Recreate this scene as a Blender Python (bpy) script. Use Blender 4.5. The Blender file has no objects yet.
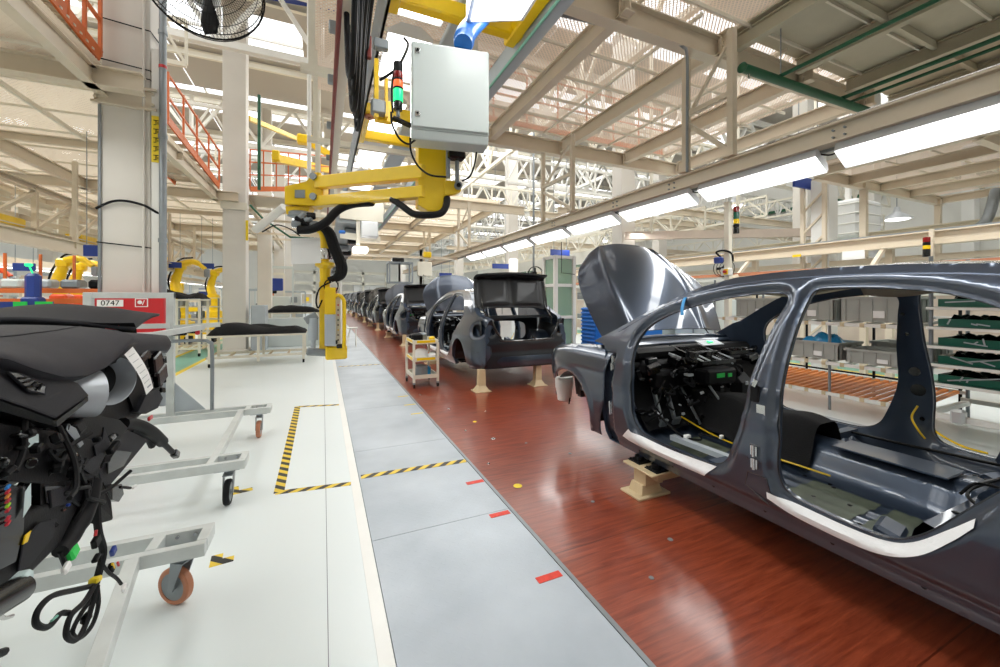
import bpy, math, random
from mathutils import Vector, Matrix, geometry
import numpy as np
random.seed(7)
PI = math.pi
scene = bpy.context.scene
COL = scene.collection

# ------------------------------------------------------------ camera, world, light, exposure
cam_data = bpy.data.cameras.new('camera')
cam = bpy.data.objects.new('camera', cam_data)
COL.objects.link(cam)
cam.location = (0, 0, 1.45)
cam.rotation_euler = (PI / 2, 0, -math.atan2(177, 396))
cam_data.sensor_width = 36
cam_data.lens = 36 * 396 / 1000
cam_data.shift_y = -0.0355
cam_data.clip_start = 0.02
cam_data.clip_end = 400
scene.camera = cam

world = bpy.data.worlds.new('overcast_sky')
scene.world = world
world.use_nodes = True
world.node_tree.nodes['Background'].inputs[0].default_value = (0.96, 0.98, 1.0, 1)
world.node_tree.nodes['Background'].inputs[1].default_value = 4.6

vs = scene.view_settings
vs.view_transform = 'Standard'
vs.look = 'None'
vs.gamma = 1
vs.use_curve_mapping = False
vs.exposure = -0.8
scene.cycles.max_bounces = 7
scene.cycles.diffuse_bounces = 4
scene.cycles.glossy_bounces = 3
scene.cycles.transparent_max_bounces = 10
scene.cycles.use_denoising = True
scene.cycles.sample_clamp_indirect = 6
scene.cycles.caustics_reflective = False
scene.cycles.caustics_refractive = False


def area(name, loc, sx, sy, power, col=(0.98, 1.0, 0.99), rot=(0, 0, 0)):
    l = bpy.data.lights.new(name, 'AREA')
    l.shape = 'RECTANGLE'
    l.size = sx
    l.size_y = sy
    l.energy = power
    l.color = col
    o = bpy.data.objects.new(name, l)
    o.location = loc
    o.rotation_euler = rot
    COL.objects.link(o)
    return o


# rows of tube light under the beams and high roof, plus broad added fills
area('light_right_beam', (4.42, 9.0, 2.70), 0.2, 24, 200, rot=(0, math.radians(38), 0))
area('light_walkway', (0.75, 12.0, 3.42), 0.3, 22, 300)
area('light_near_walkway', (1.15, 1.6, 3.3), 0.25, 1.6, 40)
area('light_left_hall', (-7.0, 14.0, 3.9), 0.3, 24, 620)
area('light_left_bay', (-2.9, 2.6, 3.6), 0.3, 7.0, 130)
area('light_right_hall', (8.2, 8.0, 3.3), 0.3, 24, 420)
area('light_right_rack', (6.4, 1.5, 3.2), 0.3, 6, 130)
area('fill_far_hall', (3.0, 40.0, 4.6), 8, 20, 1500)  # broad fill added to brighten the far end, no fixture of its own
area('light_roof_left', (-7, 12, 9.0), 6, 24, 1500)
area('light_roof_right', (9, 12, 9.0), 8, 24, 2300)
area('fill_over_mezzanine', (2.8, 22, 8.6), 6, 22, 1900)  # broad fill added above the mesh deck to make its underside brighter


# ------------------------------------------------------------ materials
def lin(c):
    return tuple((x / 12.92 if x <= 0.04045 else ((x + 0.055) / 1.055) ** 2.4) for x in c)


def rgb(r, g, b):
    return lin((r / 255, g / 255, b / 255)) + (1,)


def mat(name, col, rough=0.5, metal=0.0, coat=0.0, emit=None, estr=0.0, noise=0.0, nscale=6.0, bump=0.0, bscale=60.0,
        alpha=1.0, trans=0.0, spec=0.5, stretch=None, vary_rough=0.0):
    m = bpy.data.materials.new(name)
    m.use_nodes = True
    nt = m.node_tree
    b = nt.nodes['Principled BSDF']
    b.inputs['Base Color'].default_value = col
    b.inputs['Roughness'].default_value = rough
    b.inputs['Metallic'].default_value = metal
    b.inputs['Coat Weight'].default_value = coat
    b.inputs['Coat Roughness'].default_value = 0.04
    b.inputs['Specular IOR Level'].default_value = spec
    if trans:
        b.inputs['Transmission Weight'].default_value = trans
    if alpha < 1:
        b.inputs['Alpha'].default_value = alpha
    if emit:
        b.inputs['Emission Color'].default_value = emit
        b.inputs['Emission Strength'].default_value = estr
    if noise or bump or vary_rough:
        tc = nt.nodes.new('ShaderNodeTexCoord')
        mp = nt.nodes.new('ShaderNodeMapping')
        nt.links.new(tc.outputs['Object'], mp.inputs[0])
        if stretch:
            mp.inputs['Scale'].default_value = stretch
        if noise or vary_rough:
            n = nt.nodes.new('ShaderNodeTexNoise')
            n.inputs['Scale'].default_value = nscale
            n.inputs['Detail'].default_value = 5
            nt.links.new(mp.outputs[0], n.inputs['Vector'])
            if noise:
                r = nt.nodes.new('ShaderNodeValToRGB')
                r.color_ramp.elements[0].position = 0.3
                r.color_ramp.elements[1].position = 0.7
                r.color_ramp.elements[0].color = tuple(max(0, c * (1 - noise)) for c in col[:3]) + (1,)
                r.color_ramp.elements[1].color = tuple(min(1, c * (1 + noise * 0.6)) for c in col[:3]) + (1,)
                nt.links.new(n.outputs[0], r.inputs[0])
                nt.links.new(r.outputs[0], b.inputs['Base Color'])
            if vary_rough:
                mr = nt.nodes.new('ShaderNodeMapRange')
                mr.inputs[3].default_value = max(0, rough - vary_rough)
                mr.inputs[4].default_value = rough + vary_rough
                nt.links.new(n.outputs[0], mr.inputs[0])
                nt.links.new(mr.outputs[0], b.inputs['Roughness'])
        if bump:
            n2 = nt.nodes.new('ShaderNodeTexNoise')
            n2.inputs['Scale'].default_value = bscale
            n2.inputs['Detail'].default_value = 2
            nt.links.new(mp.outputs[0], n2.inputs['Vector'])
            bp = nt.nodes.new('ShaderNodeBump')
            bp.inputs['Strength'].default_value = bump
            bp.inputs['Distance'].default_value = 0.01
            nt.links.new(n2.outputs[0], bp.inputs['Height'])
            nt.links.new(bp.outputs[0], b.inputs['Normal'])
    return m


M = {}
M['epoxy'] = mat('white_epoxy', rgb(226, 233, 233), 0.3, noise=0.03, nscale=0.5)
M['curb'] = mat('curb_paint', rgb(236, 236, 232), 0.3, noise=0.04, nscale=3)
M['cream'] = mat('cream_steel', rgb(216, 203, 182), 0.45, noise=0.05, nscale=2)
M['cream_light'] = mat('pale_cream_steel', rgb(226, 220, 204), 0.45, noise=0.04, nscale=2)
M['white_steel'] = mat('white_steel', rgb(232, 230, 224), 0.45, noise=0.04, nscale=2)
M['column'] = mat('column_paint', rgb(216, 211, 203), 0.5, noise=0.05, nscale=1.5, bump=0.05, bscale=20)
M['frame_grey'] = mat('frame_grey_paint', rgb(204, 208, 206), 0.35, noise=0.12, nscale=7)
M['orange'] = mat('orange_paint', rgb(214, 108, 48), 0.4, noise=0.06)
M['yellow'] = mat('yellow_paint', rgb(240, 200, 8), 0.35, noise=0.06, nscale=9, coat=0.2)
M['yellow2'] = mat('safety_yellow', rgb(238, 208, 40), 0.5)
M['black'] = mat('black_plastic', rgb(13, 13, 15), 0.5, spec=.18, noise=0.2, nscale=20, bump=0.1, bscale=180)
M['black_gloss'] = mat('gloss_black', rgb(8, 8, 10), 0.25, spec=.4, coat=0.12)
M['rubber'] = mat('black_rubber', rgb(18, 18, 20), 0.62, spec=.25)
M['fabric_black'] = mat('black_felt', rgb(20, 20, 22), 0.95, bump=0.5, bscale=120, noise=0.2, nscale=12)
M['dashpad'] = mat('soft_dash_skin', rgb(50, 49, 54), 0.62, spec=.2, noise=0.05, nscale=30, bump=0.35, bscale=500)
M['dashdark'] = mat('dark_dash_skin', rgb(34, 34, 39), 0.55, spec=.2, bump=0.3, bscale=500)
M['silver'] = mat('satin_silver', rgb(182, 187, 193), 0.36, metal=0.2)
M['chrome'] = mat('zinc_metal', rgb(205, 205, 205), 0.22, metal=1.0)
M['steel'] = mat('grey_steel', rgb(140, 146, 150), 0.38, metal=0.4, noise=0.08)
M['steel_paint'] = mat('grey_blue_paint', rgb(176, 184, 190), 0.4, noise=0.05)
M['cabinet'] = mat('cabinet_paint', rgb(204, 212, 210), 0.28, noise=0.03, nscale=3, coat=0.25)
M['paper'] = mat('paper', rgb(240, 240, 238), 0.8)
M['tape_white'] = mat('white_masking_film', rgb(238, 240, 242), 0.55, bump=0.4, bscale=40)
M['red'] = mat('red_paint', rgb(196, 24, 34), 0.35, coat=0.3)
M['red_tape'] = mat('red_tape', rgb(222, 62, 44), 0.5, noise=0.15, nscale=30)
M['blue'] = mat('blue_sign', rgb(34, 60, 140), 0.4)
M['blue_tape'] = mat('blue_tape', rgb(60, 150, 215), 0.5)
M['blue_bag'] = mat('blue_film', rgb(50, 150, 205), 0.2, coat=0.4, bump=0.8, bscale=25)
M['blue_crate'] = mat('blue_crate', rgb(24, 108, 196), 0.4)
M['green'] = mat('green_pipe', rgb(10, 84, 52), 0.4)
M['teal'] = mat('teal_floor_paint', rgb(120, 178, 160), 0.4, noise=0.05)
M['grey_bin'] = mat('grey_bin_plastic', rgb(164, 166, 160), 0.45, noise=0.06)
M['green_rack'] = mat('green_tray_plastic', rgb(24, 92, 74), 0.3, coat=0.4)
M['alu'] = mat('aluminium_profile', rgb(205, 208, 208), 0.3, metal=0.5)
M['beige'] = mat('beige_headliner', rgb(168, 158, 138), 0.9, bump=0.2)
M['olive'] = mat('sealer_pad', rgb(92, 100, 84), 0.6, noise=0.25, nscale=12)
M['red_tail'] = mat('dark_red_hose', rgb(120, 40, 34), 0.5)
M['stone'] = mat('stand_paint', rgb(204, 184, 148), 0.5, noise=0.08, nscale=6)
M['wheel'] = mat('orange_polyurethane', rgb(186, 122, 90), 0.45, noise=0.1)
M['lens_green'] = mat('green_lens', rgb(20, 150, 90), 0.2, emit=rgb(40, 255, 150), estr=2.2)
M['lens_green_off'] = mat('green_lens_dark', rgb(12, 80, 62), 0.2)
M['lens_red'] = mat('red_lens', rgb(130, 22, 22), 0.2)
M['lens_orange'] = mat('orange_lens', rgb(240, 90, 40), 0.2, emit=rgb(255, 110, 60), estr=1.6)
M['lens_yellow'] = mat('yellow_lens', rgb(230, 190, 20), 0.2)
M['diffuser'] = mat('tube_diffuser', (1, 1, 1, 1), 0.4, emit=(1, 0.99, 0.97, 1), estr=7.0)
M['lamp_house'] = mat('lamp_housing', rgb(214, 216, 218), 0.3, metal=0.2)
M['glass'] = mat('skylight_glass', (1, 1, 1, 1), 0.1, alpha=0.12, spec=0.3)
M['window_green'] = mat('booth_glass', rgb(150, 185, 160), 0.1, alpha=0.6)
M['roof_sheet'] = mat('roof_sheet', rgb(176, 168, 158), 0.6)
M['wall'] = mat('wall_panel', rgb(224, 222, 214), 0.6, noise=0.04, nscale=0.6)
M['deck_solid'] = mat('deck_panel', rgb(186, 180, 158), 0.55, noise=0.04)
M['conc'] = mat('duct_white', rgb(222, 222, 220), 0.4)
M['skin_label'] = mat('label_pale', rgb(196, 214, 214), 0.5)
M['fan_grey'] = mat('fan_wire', rgb(70, 66, 62), 0.4, metal=0.3)
M['orange_roller'] = mat('orange_roller', rgb(220, 128, 50), 0.4)


def car_paint(name, base, metal, rough, coat):
    m = mat(name, base, rough, metal=metal, coat=coat)
    return m


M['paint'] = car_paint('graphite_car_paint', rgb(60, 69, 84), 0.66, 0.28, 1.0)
M['paint_in'] = car_paint('graphite_primer', rgb(62, 74, 92), 0.35, 0.34, 0.6)
M['paint_dark'] = car_paint('inner_paint_and_dark_reflection', rgb(34, 38, 44), 0.3, 0.35, 0.5)  # inner parts; on the rear panel it stands for dark reflections
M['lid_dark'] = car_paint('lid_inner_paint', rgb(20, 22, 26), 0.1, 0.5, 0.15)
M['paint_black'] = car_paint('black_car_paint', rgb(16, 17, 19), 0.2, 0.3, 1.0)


def wood_red():
    m = bpy.data.materials.new('red_deck_laminate')
    m.use_nodes = True
    nt = m.node_tree
    N, L = nt.nodes, nt.links
    b = N['Principled BSDF']
    tc = N.new('ShaderNodeTexCoord')
    mp = N.new('ShaderNodeMapping')
    mp.inputs['Scale'].default_value = (1.2, 14, 1)
    L.new(tc.outputs['Object'], mp.inputs[0])
    n = N.new('ShaderNodeTexNoise')
    n.inputs['Scale'].default_value = 2.6
    n.inputs['Detail'].default_value = 8
    n.inputs['Roughness'].default_value = 0.62
    n.inputs['Distortion'].default_value = 0.5
    L.new(mp.outputs[0], n.inputs['Vector'])
    r = N.new('ShaderNodeValToRGB')
    e = r.color_ramp.elements
    e[0].position = 0.3
    e[0].color = rgb(110, 42, 24)
    e[1].position = 0.72
    e[1].color = rgb(164, 78, 50)
    L.new(n.outputs[0], r.inputs[0])
    br = N.new('ShaderNodeTexBrick')
    br.offset = 0.0
    br.inputs['Scale'].default_value = 1
    br.inputs['Brick Width'].default_value = 2.36
    br.inputs['Row Height'].default_value = 1.17
    br.inputs['Mortar Size'].default_value = 0.004
    br.inputs['Color1'].default_value = (1, 1, 1, 1)
    br.inputs['Color2'].default_value = (0.9, 0.9, 0.9, 1)
    br.inputs['Mortar'].default_value = (0.5, 0.45, 0.42, 1)
    mp2 = N.new('ShaderNodeMapping')
    mp2.inputs['Location'].default_value = (-1.19, 0.42, 0)
    L.new(tc.outputs['Object'], mp2.inputs[0])
    L.new(mp2.outputs[0], br.inputs['Vector'])
    mx = N.new('ShaderNodeMix')
    mx.data_type = 'RGBA'
    mx.blend_type = 'MULTIPLY'
    mx.inputs[0].default_value = 1
    L.new(r.outputs[0], mx.inputs[6])
    L.new(br.outputs['Color'], mx.inputs[7])
    L.new(mx.outputs[2], b.inputs['Base Color'])
    n3 = N.new('ShaderNodeTexNoise')
    n3.inputs['Scale'].default_value = 1.6
    L.new(tc.outputs['Object'], n3.inputs['Vector'])
    mr = N.new('ShaderNodeMapRange')
    mr.inputs[3].default_value = 0.24
    mr.inputs[4].default_value = 0.4
    b.inputs['Coat Weight'].default_value = 0.6
    b.inputs['Coat Roughness'].default_value = 0.14
    L.new(n3.outputs[0], mr.inputs[0])
    L.new(mr.outputs[0], b.inputs['Roughness'])
    bp = N.new('ShaderNodeBump')
    bp.inputs['Strength'].default_value = 0.12
    bp.inputs['Distance'].default_value = 0.01
    L.new(n.outputs[0], bp.inputs['Height'])
    L.new(bp.outputs[0], b.inputs['Normal'])
    return m


M['wood'] = wood_red()


def tread():
    """painted steel checker plate: raised lozenges in a procedural bump"""
    m = bpy.data.materials.new('checker_plate_paint')
    m.use_nodes = True
    nt = m.node_tree
    N, L = nt.nodes, nt.links
    b = N['Principled BSDF']
    b.inputs['Roughness'].default_value = 0.38
    b.inputs['Metallic'].default_value = 0.1
    tc = N.new('ShaderNodeTexCoord')
    n = N.new('ShaderNodeTexNoise')
    n.inputs['Scale'].default_value = 1.4
    n.inputs['Detail'].default_value = 6
    L.new(tc.outputs['Object'], n.inputs['Vector'])
    r = N.new('ShaderNodeValToRGB')
    r.color_ramp.elements[0].position = 0.3
    r.color_ramp.elements[0].color = rgb(160, 169, 178)
    r.color_ramp.elements[1].position = 0.7
    r.color_ramp.elements[1].color = rgb(190, 198, 206)
    L.new(n.outputs[0], r.inputs[0])
    mp = N.new('ShaderNodeMapping')
    mp.inputs['Rotation'].default_value = (0, 0, PI / 4)
    mp.inputs['Scale'].default_value = (26, 26, 26)
    L.new(tc.outputs['Object'], mp.inputs[0])
    ck = N.new('ShaderNodeTexChecker')
    ck.inputs['Scale'].default_value = 1
    L.new(mp.outputs[0], ck.inputs['Vector'])
    sx = N.new('ShaderNodeSeparateXYZ')
    L.new(mp.outputs[0], sx.inputs[0])

    def band(axis):
        f = N.new('ShaderNodeMath'); f.operation = 'FRACT'
        L.new(sx.outputs[axis], f.inputs[0])
        s = N.new('ShaderNodeMath'); s.operation = 'SUBTRACT'
        L.new(f.outputs[0], s.inputs[0]); s.inputs[1].default_value = 0.5
        a = N.new('ShaderNodeMath'); a.operation = 'ABSOLUTE'
        L.new(s.outputs[0], a.inputs[0])
        return a
    ax, ay = band(0), band(1)

    def loz(u, v):
        p = N.new('ShaderNodeMath'); p.operation = 'MULTIPLY'; L.new(u.outputs[0], p.inputs[0]); p.inputs[1].default_value = 4.5
        q = N.new('ShaderNodeMath'); q.operation = 'MULTIPLY'; L.new(v.outputs[0], q.inputs[0]); q.inputs[1].default_value = 1.7
        s = N.new('ShaderNodeMath'); s.operation = 'ADD'; L.new(p.outputs[0], s.inputs[0]); L.new(q.outputs[0], s.inputs[1])
        t = N.new('ShaderNodeMath'); t.operation = 'LESS_THAN'; L.new(s.outputs[0], t.inputs[0]); t.inputs[1].default_value = 0.75
        return t
    l1, l2 = loz(ax, ay), loz(ay, ax)
    mx = N.new('ShaderNodeMix')
    mx.data_type = 'FLOAT'
    L.new(ck.outputs['Fac'], mx.inputs[0])
    L.new(l1.outputs[0], mx.inputs[2])
    L.new(l2.outputs[0], mx.inputs[3])
    bp = N.new('ShaderNodeBump')
    bp.inputs['Strength'].default_value = 0.35
    bp.inputs['Distance'].default_value = 0.004
    L.new(mx.outputs[0], bp.inputs['Height'])
    L.new(bp.outputs[0], b.inputs['Normal'])
    L.new(r.outputs[0], b.inputs['Base Color'])
    return m


M['tread'] = tread()


def stripes(name, c1, c2, width, ang=PI / 4):
    m = bpy.data.materials.new(name)
    m.use_nodes = True
    nt = m.node_tree
    N, L = nt.nodes, nt.links
    b = N['Principled BSDF']
    b.inputs['Roughness'].default_value = 0.5
    tc = N.new('ShaderNodeTexCoord')
    mp = N.new('ShaderNodeMapping')
    mp.inputs['Rotation'].default_value = (0, 0, ang)
    L.new(tc.outputs['Object'], mp.inputs[0])
    sx = N.new('ShaderNodeSeparateXYZ')
    L.new(mp.outputs[0], sx.inputs[0])
    d = N.new('ShaderNodeMath'); d.operation = 'DIVIDE'; d.inputs[1].default_value = width
    L.new(sx.outputs[0], d.inputs[0])
    f = N.new('ShaderNodeMath'); f.operation = 'FRACT'
    L.new(d.outputs[0], f.inputs[0])
    g = N.new('ShaderNodeMath'); g.operation = 'GREATER_THAN'; g.inputs[1].default_value = 0.5
    L.new(f.outputs[0], g.inputs[0])
    mx = N.new('ShaderNodeMix'); mx.data_type = 'RGBA'
    L.new(g.outputs[0], mx.inputs[0])
    mx.inputs[6].default_value = c1
    mx.inputs[7].default_value = c2
    L.new(mx.outputs[2], b.inputs['Base Color'])
    return m


M['hazard'] = stripes('hazard_tape', rgb(232, 200, 60), rgb(40, 40, 38), 0.085)


def mesh_mat(name, col, pitch, wire, through=0.0):
    """expanded-metal deck: diamonds cut out of the sheet"""
    m = bpy.data.materials.new(name)
    m.use_nodes = True
    nt = m.node_tree
    N, L = nt.nodes, nt.links
    b = N['Principled BSDF']
    b.inputs['Base Color'].default_value = col
    b.inputs['Roughness'].default_value = 0.6
    tc = N.new('ShaderNodeTexCoord')
    mp = N.new('ShaderNodeMapping')
    mp.inputs['Rotation'].default_value = (0, 0, PI / 4)
    mp.inputs['Scale'].default_value = (1 / pitch,) * 3
    L.new(tc.outputs['Object'], mp.inputs[0])
    sx = N.new('ShaderNodeSeparateXYZ')
    L.new(mp.outputs[0], sx.inputs[0])
    res = []
    for ax in (0, 1):
        f = N.new('ShaderNodeMath'); f.operation = 'FRACT'
        L.new(sx.outputs[ax], f.inputs[0])
        g = N.new('ShaderNodeMath'); g.operation = 'LESS_THAN'; g.inputs[1].default_value = wire
        L.new(f.outputs[0], g.inputs[0])
        res.append(g)
    mxm = N.new('ShaderNodeMath'); mxm.operation = 'MAXIMUM'
    L.new(res[0].outputs[0], mxm.inputs[0])
    L.new(res[1].outputs[0], mxm.inputs[1])
    if through:                      # thin pale sheet: daylight glows through it
        tb = N.new('ShaderNodeBsdfTranslucent')
        tb.inputs[0].default_value = col
        tr = N.new('ShaderNodeBsdfTransparent')
        m1 = N.new('ShaderNodeMixShader')
        m1.inputs[0].default_value = through
        m2 = N.new('ShaderNodeMixShader')
        L.new(b.outputs[0], m1.inputs[1])
        L.new(tb.outputs[0], m1.inputs[2])
        L.new(mxm.outputs[0], m2.inputs[0])
        L.new(tr.outputs[0], m2.inputs[1])
        L.new(m1.outputs[0], m2.inputs[2])
        L.new(m2.outputs[0], N['Material Output'].inputs[0])
    else:
        L.new(mxm.outputs[0], b.inputs['Alpha'])
    return m


M['mesh'] = mesh_mat('expanded_mesh', rgb(226, 208, 190), 0.04, 0.27, 0.35)
M['mesh_dense'] = mesh_mat('dense_mesh', rgb(232, 222, 206), 0.04, 0.46, 0.6)


# ------------------------------------------------------------ mesh helpers
def rotm(rx=0, ry=0, rz=0):
    return Matrix.Rotation(rz, 3, 'Z') @ Matrix.Rotation(ry, 3, 'Y') @ Matrix.Rotation(rx, 3, 'X')


def crom(pts, n=6, closed=False):
    """Catmull-Rom through the points"""
    P = [Vector(p) for p in pts]
    out = []
    m = len(P)
    rng = m if closed else m - 1
    for i in range(rng):
        if closed:
            a, b, c, d = P[i - 1], P[i], P[(i + 1) % m], P[(i + 2) % m]
        else:
            b, c = P[i], P[i + 1]
            a = P[i - 1] if i else b + (b - c)
            d = P[i + 2] if i + 2 < m else c + (c - b)
        for k in range(n):
            t = k / n
            out.append(0.5 * ((2 * b) + (-a + c) * t + (2 * a - 5 * b + 4 * c - d) * t * t + (-a + 3 * b - 3 * c + d) * t ** 3))
    if not closed:
        out.append(P[-1])
    return out


class MB:
    def __init__(s):
        s.v, s.f, s.mi = [], [], []

    def add(s, vs_, fs, mi=0):
        n = len(s.v)
        s.v += [tuple(v) for v in vs_]
        s.f += [tuple(i + n for i in f) for f in fs]
        s.mi += [mi] * len(fs)
        return s

    def box(s, c, d, r=(0, 0, 0), mi=0, taper=1.0):
        R = rotm(*r)
        c = Vector(c)
        x, y, z = d[0] / 2, d[1] / 2, d[2] / 2
        vv = []
        for k, (a, b, e) in enumerate([(-1, -1, -1), (1, -1, -1), (1, 1, -1), (-1, 1, -1), (-1, -1, 1), (1, -1, 1), (1, 1, 1), (-1, 1, 1)]):
            tp = taper if e > 0 else 1
            vv.append(c + R @ Vector((a * x * tp, b * y * tp, e * z)))
        return s.add(vv, [(0, 3, 2, 1), (4, 5, 6, 7), (0, 1, 5, 4), (1, 2, 6, 5), (2, 3, 7, 6), (3, 0, 4, 7)], mi)

    def rbox(s, c, d, b=0.01, r=(0, 0, 0), mi=0):
        """box with its twelve edges chamfered"""
        R = rotm(*r)
        c = Vector(c)
        h = [d[0] / 2, d[1] / 2, d[2] / 2]
        b = min(b, min(h) * 0.9)
        vv, idx = [], {}
        for sx in (-1, 1):
            for sy in (-1, 1):
                for sz in (-1, 1):
                    sg = (sx, sy, sz)
                    for ax in range(3):
                        p = [sg[k] * (h[k] - (0 if k == ax else b)) for k in range(3)]
                        idx[(sx, sy, sz, ax)] = len(vv)
                        vv.append(c + R @ Vector(p))
        fs = []
        for ax in range(3):
            o = [k for k in range(3) if k != ax]
            for sg in (-1, 1):
                q = []
                for a, e in ((-1, -1), (1, -1), (1, 1), (-1, 1)):
                    k = [0, 0, 0]
                    k[ax] = sg; k[o[0]] = a; k[o[1]] = e
                    q.append(idx[(k[0], k[1], k[2], ax)])
                fs.append(tuple(q))
            for a in (-1, 1):
                for e in (-1, 1):
                    k1 = [0, 0, 0]; k2 = [0, 0, 0]
                    k1[o[0]] = k2[o[0]] = a
                    k1[o[1]] = k2[o[1]] = e
                    k1[ax] = -1; k2[ax] = 1
                    fs.append((idx[(*k1, o[0])], idx[(*k2, o[0])], idx[(*k2, o[1])], idx[(*k1, o[1])]))
        for sx in (-1, 1):
            for sy in (-1, 1):
                for sz in (-1, 1):
                    fs.append(tuple(idx[(sx, sy, sz, a)] for a in range(3)))
        return s.add(vv, fs, mi)

    def bar(s, p, q, w, h=None, mi=0, up=(0, 0, 1)):
        """square bar from p to q, w across, h up"""
        h = h or w
        p, q = Vector(p), Vector(q)
        d = (q - p).normalized()
        u = Vector(up)
        if abs(d.dot(u)) > 0.99:
            u = Vector((0, 1, 0))
        r = d.cross(u).normalized()
        u = r.cross(d).normalized()
        vv = []
        for e in (p, q):
            for a, b in ((-1, -1), (1, -1), (1, 1), (-1, 1)):
                vv.append(e + r * (a * w / 2) + u * (b * h / 2))
        return s.add(vv, [(3, 2, 1, 0), (4, 5, 6, 7), (0, 1, 5, 4), (1, 2, 6, 5), (2, 3, 7, 6), (3, 0, 4, 7)], mi)

    def ibeam(s, p, q, w, h, t=0.018, mi=0):
        p, q = Vector(p), Vector(q)
        z = Vector((0, 0, 1))
        s.bar(p + z * (h / 2 - t / 2), q + z * (h / 2 - t / 2), w, t, mi)
        s.bar(p - z * (h / 2 - t / 2), q - z * (h / 2 - t / 2), w, t, mi)
        s.bar(p, q, t, h - 2 * t, mi)
        return s

    def tube(s, pts, r, n=8, mi=0, curve=0, closed=False, cap=True):
        if curve:
            pts = crom(pts, curve, closed)
        P = [Vector(p) for p in pts]
        m = len(P)
        rr = r if isinstance(r, (list, tuple)) else None
        vv = []
        prev = None
        for i, p in enumerate(P):
            if closed:
                d = P[(i + 1) % m] - P[i - 1]
            else:
                d = P[min(i + 1, m - 1)] - P[max(i - 1, 0)]
            if d.length < 1e-9:
                d = Vector((0, 0, 1))
            d.normalize()
            if prev is None:
                a = Vector((0, 0, 1)) if abs(d.z) < 0.9 else Vector((1, 0, 0))
                prev = d.cross(a).normalized()
            u = (prev - d * prev.dot(d))
            if u.length < 1e-6:
                u = d.orthogonal()
            u.normalize()
            prev = u
            w = d.cross(u)
            ri = rr[min(int(i * len(rr) / m), len(rr) - 1)] if rr else r
            for k in range(n):
                a = 2 * PI * k / n
                vv.append(p + (u * math.cos(a) + w * math.sin(a)) * ri)
        fs = []
        for i in range(m if closed else m - 1):
            j = (i + 1) % m
            for k in range(n):
                l = (k + 1) % n
                fs.append((i * n + k, i * n + l, j * n + l, j * n + k))
        if cap and not closed:
            fs.append(tuple(range(n - 1, -1, -1)))
            fs.append(tuple((m - 1) * n + k for k in range(n)))
        return s.add(vv, fs, mi)

    def lathe(s, prof, c=(0, 0, 0), axis=(0, 0, 1), n=20, mi=0, cap=True):
        """prof: list of (radius, height along the axis)"""
        ax = Vector(axis).normalized()
        u = ax.orthogonal().normalized()
        w = ax.cross(u)
        c = Vector(c)
        vv = []
        for r, h in prof:
            for k in range(n):
                a = 2 * PI * k / n
                vv.append(c + ax * h + (u * math.cos(a) + w * math.sin(a)) * r)
        fs = []
        for i in range(len(prof) - 1):
            for k in range(n):
                l = (k + 1) % n
                fs.append((i * n + k, i * n + l, (i + 1) * n + l, (i + 1) * n + k))
        if cap:
            fs.append(tuple(range(n - 1, -1, -1)))
            fs.append(tuple((len(prof) - 1) * n + k for k in range(n)))
        return s.add(vv, fs, mi)

    def cyl(s, p, q, r, n=14, mi=0):
        p, q = Vector(p), Vector(q)
        return s.lathe([(r, 0), (r, (q - p).length)], p, (q - p), n, mi)

    def grid(s, fn, nu, nv, mi=0):
        vv = [fn(i / nu, j / nv) for i in range(nu + 1) for j in range(nv + 1)]
        fs = [(i * (nv + 1) + j, (i + 1) * (nv + 1) + j, (i + 1) * (nv + 1) + j + 1, i * (nv + 1) + j + 1) for i in range(nu) for j in range(nv)]
        return s.add(vv, fs, mi)

    def prism(s, poly, a, b, axis='y', mi=0):
        """poly in the two other axes, pushed from a to b along the axis"""
        def P(u, v, w):
            return {'x': (w, u, v), 'y': (u, w, v), 'z': (u, v, w)}[axis]
        n = len(poly)
        vv = [P(u, v, a) for u, v in poly] + [P(u, v, b) for u, v in poly]
        fs = [tuple(range(n)), tuple(range(2 * n - 1, n - 1, -1))]
        fs += [(i, i + n, (i + 1) % n + n, (i + 1) % n) for i in range(n)]
        return s.add(vv, fs, mi)

    def islands(s):
        par = list(range(len(s.v)))

        def find(a):
            while par[a] != a:
                par[a] = par[par[a]]
                a = par[a]
            return a
        for f in s.f:
            r0 = find(f[0])
            for i in f[1:]:
                par[find(i)] = r0
        groups = {}
        for f in s.f:
            groups.setdefault(find(f[0]), []).append(f)
        out = []
        for fs in groups.values():
            ids = sorted({i for f in fs for i in f})
            mp = {j: k for k, j in enumerate(ids)}
            b = MB()
            b.v = [s.v[j] for j in ids]
            b.f = [tuple(mp[i] for i in f) for f in fs]
            b.mi = [0] * len(b.f)
            out.append(b)
        return out

    def each(s, *a, **k):
        """every loose piece becomes a part of its own"""
        return [b.build(*a, **k) for b in s.islands()]

    def build(s, name, m, parent=None, smooth=False, bevel=0, solid=0, world=True, sub=0):
        off = Vector((0, 0, 0))
        if parent is not None and world:
            q = parent
            while q is not None:
                off += q.location
                q = q.parent
        me = bpy.data.meshes.new(name)
        me.from_pydata([(v[0] - off.x, v[1] - off.y, v[2] - off.z) for v in s.v], [], s.f)
        ms = m if isinstance(m, (list, tuple)) else [m]
        for k in ms:
            me.materials.append(M[k])
        if len(ms) > 1:
            me.polygons.foreach_set('material_index', s.mi)
        if smooth:
            me.polygons.foreach_set('use_smooth', [True] * len(me.polygons))
        me.validate()
        import bmesh
        bm = bmesh.new()
        bm.from_mesh(me)
        bmesh.ops.recalc_face_normals(bm, faces=bm.faces)
        bm.to_mesh(me)
        bm.free()
        me.update()
        if smooth:
            try:
                me.set_sharp_from_angle(angle=math.radians(40 if smooth is True else smooth))
            except Exception:
                pass
        o = bpy.data.objects.new(name, me)
        COL.objects.link(o)
        if parent is not None:
            o.parent = parent
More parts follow.
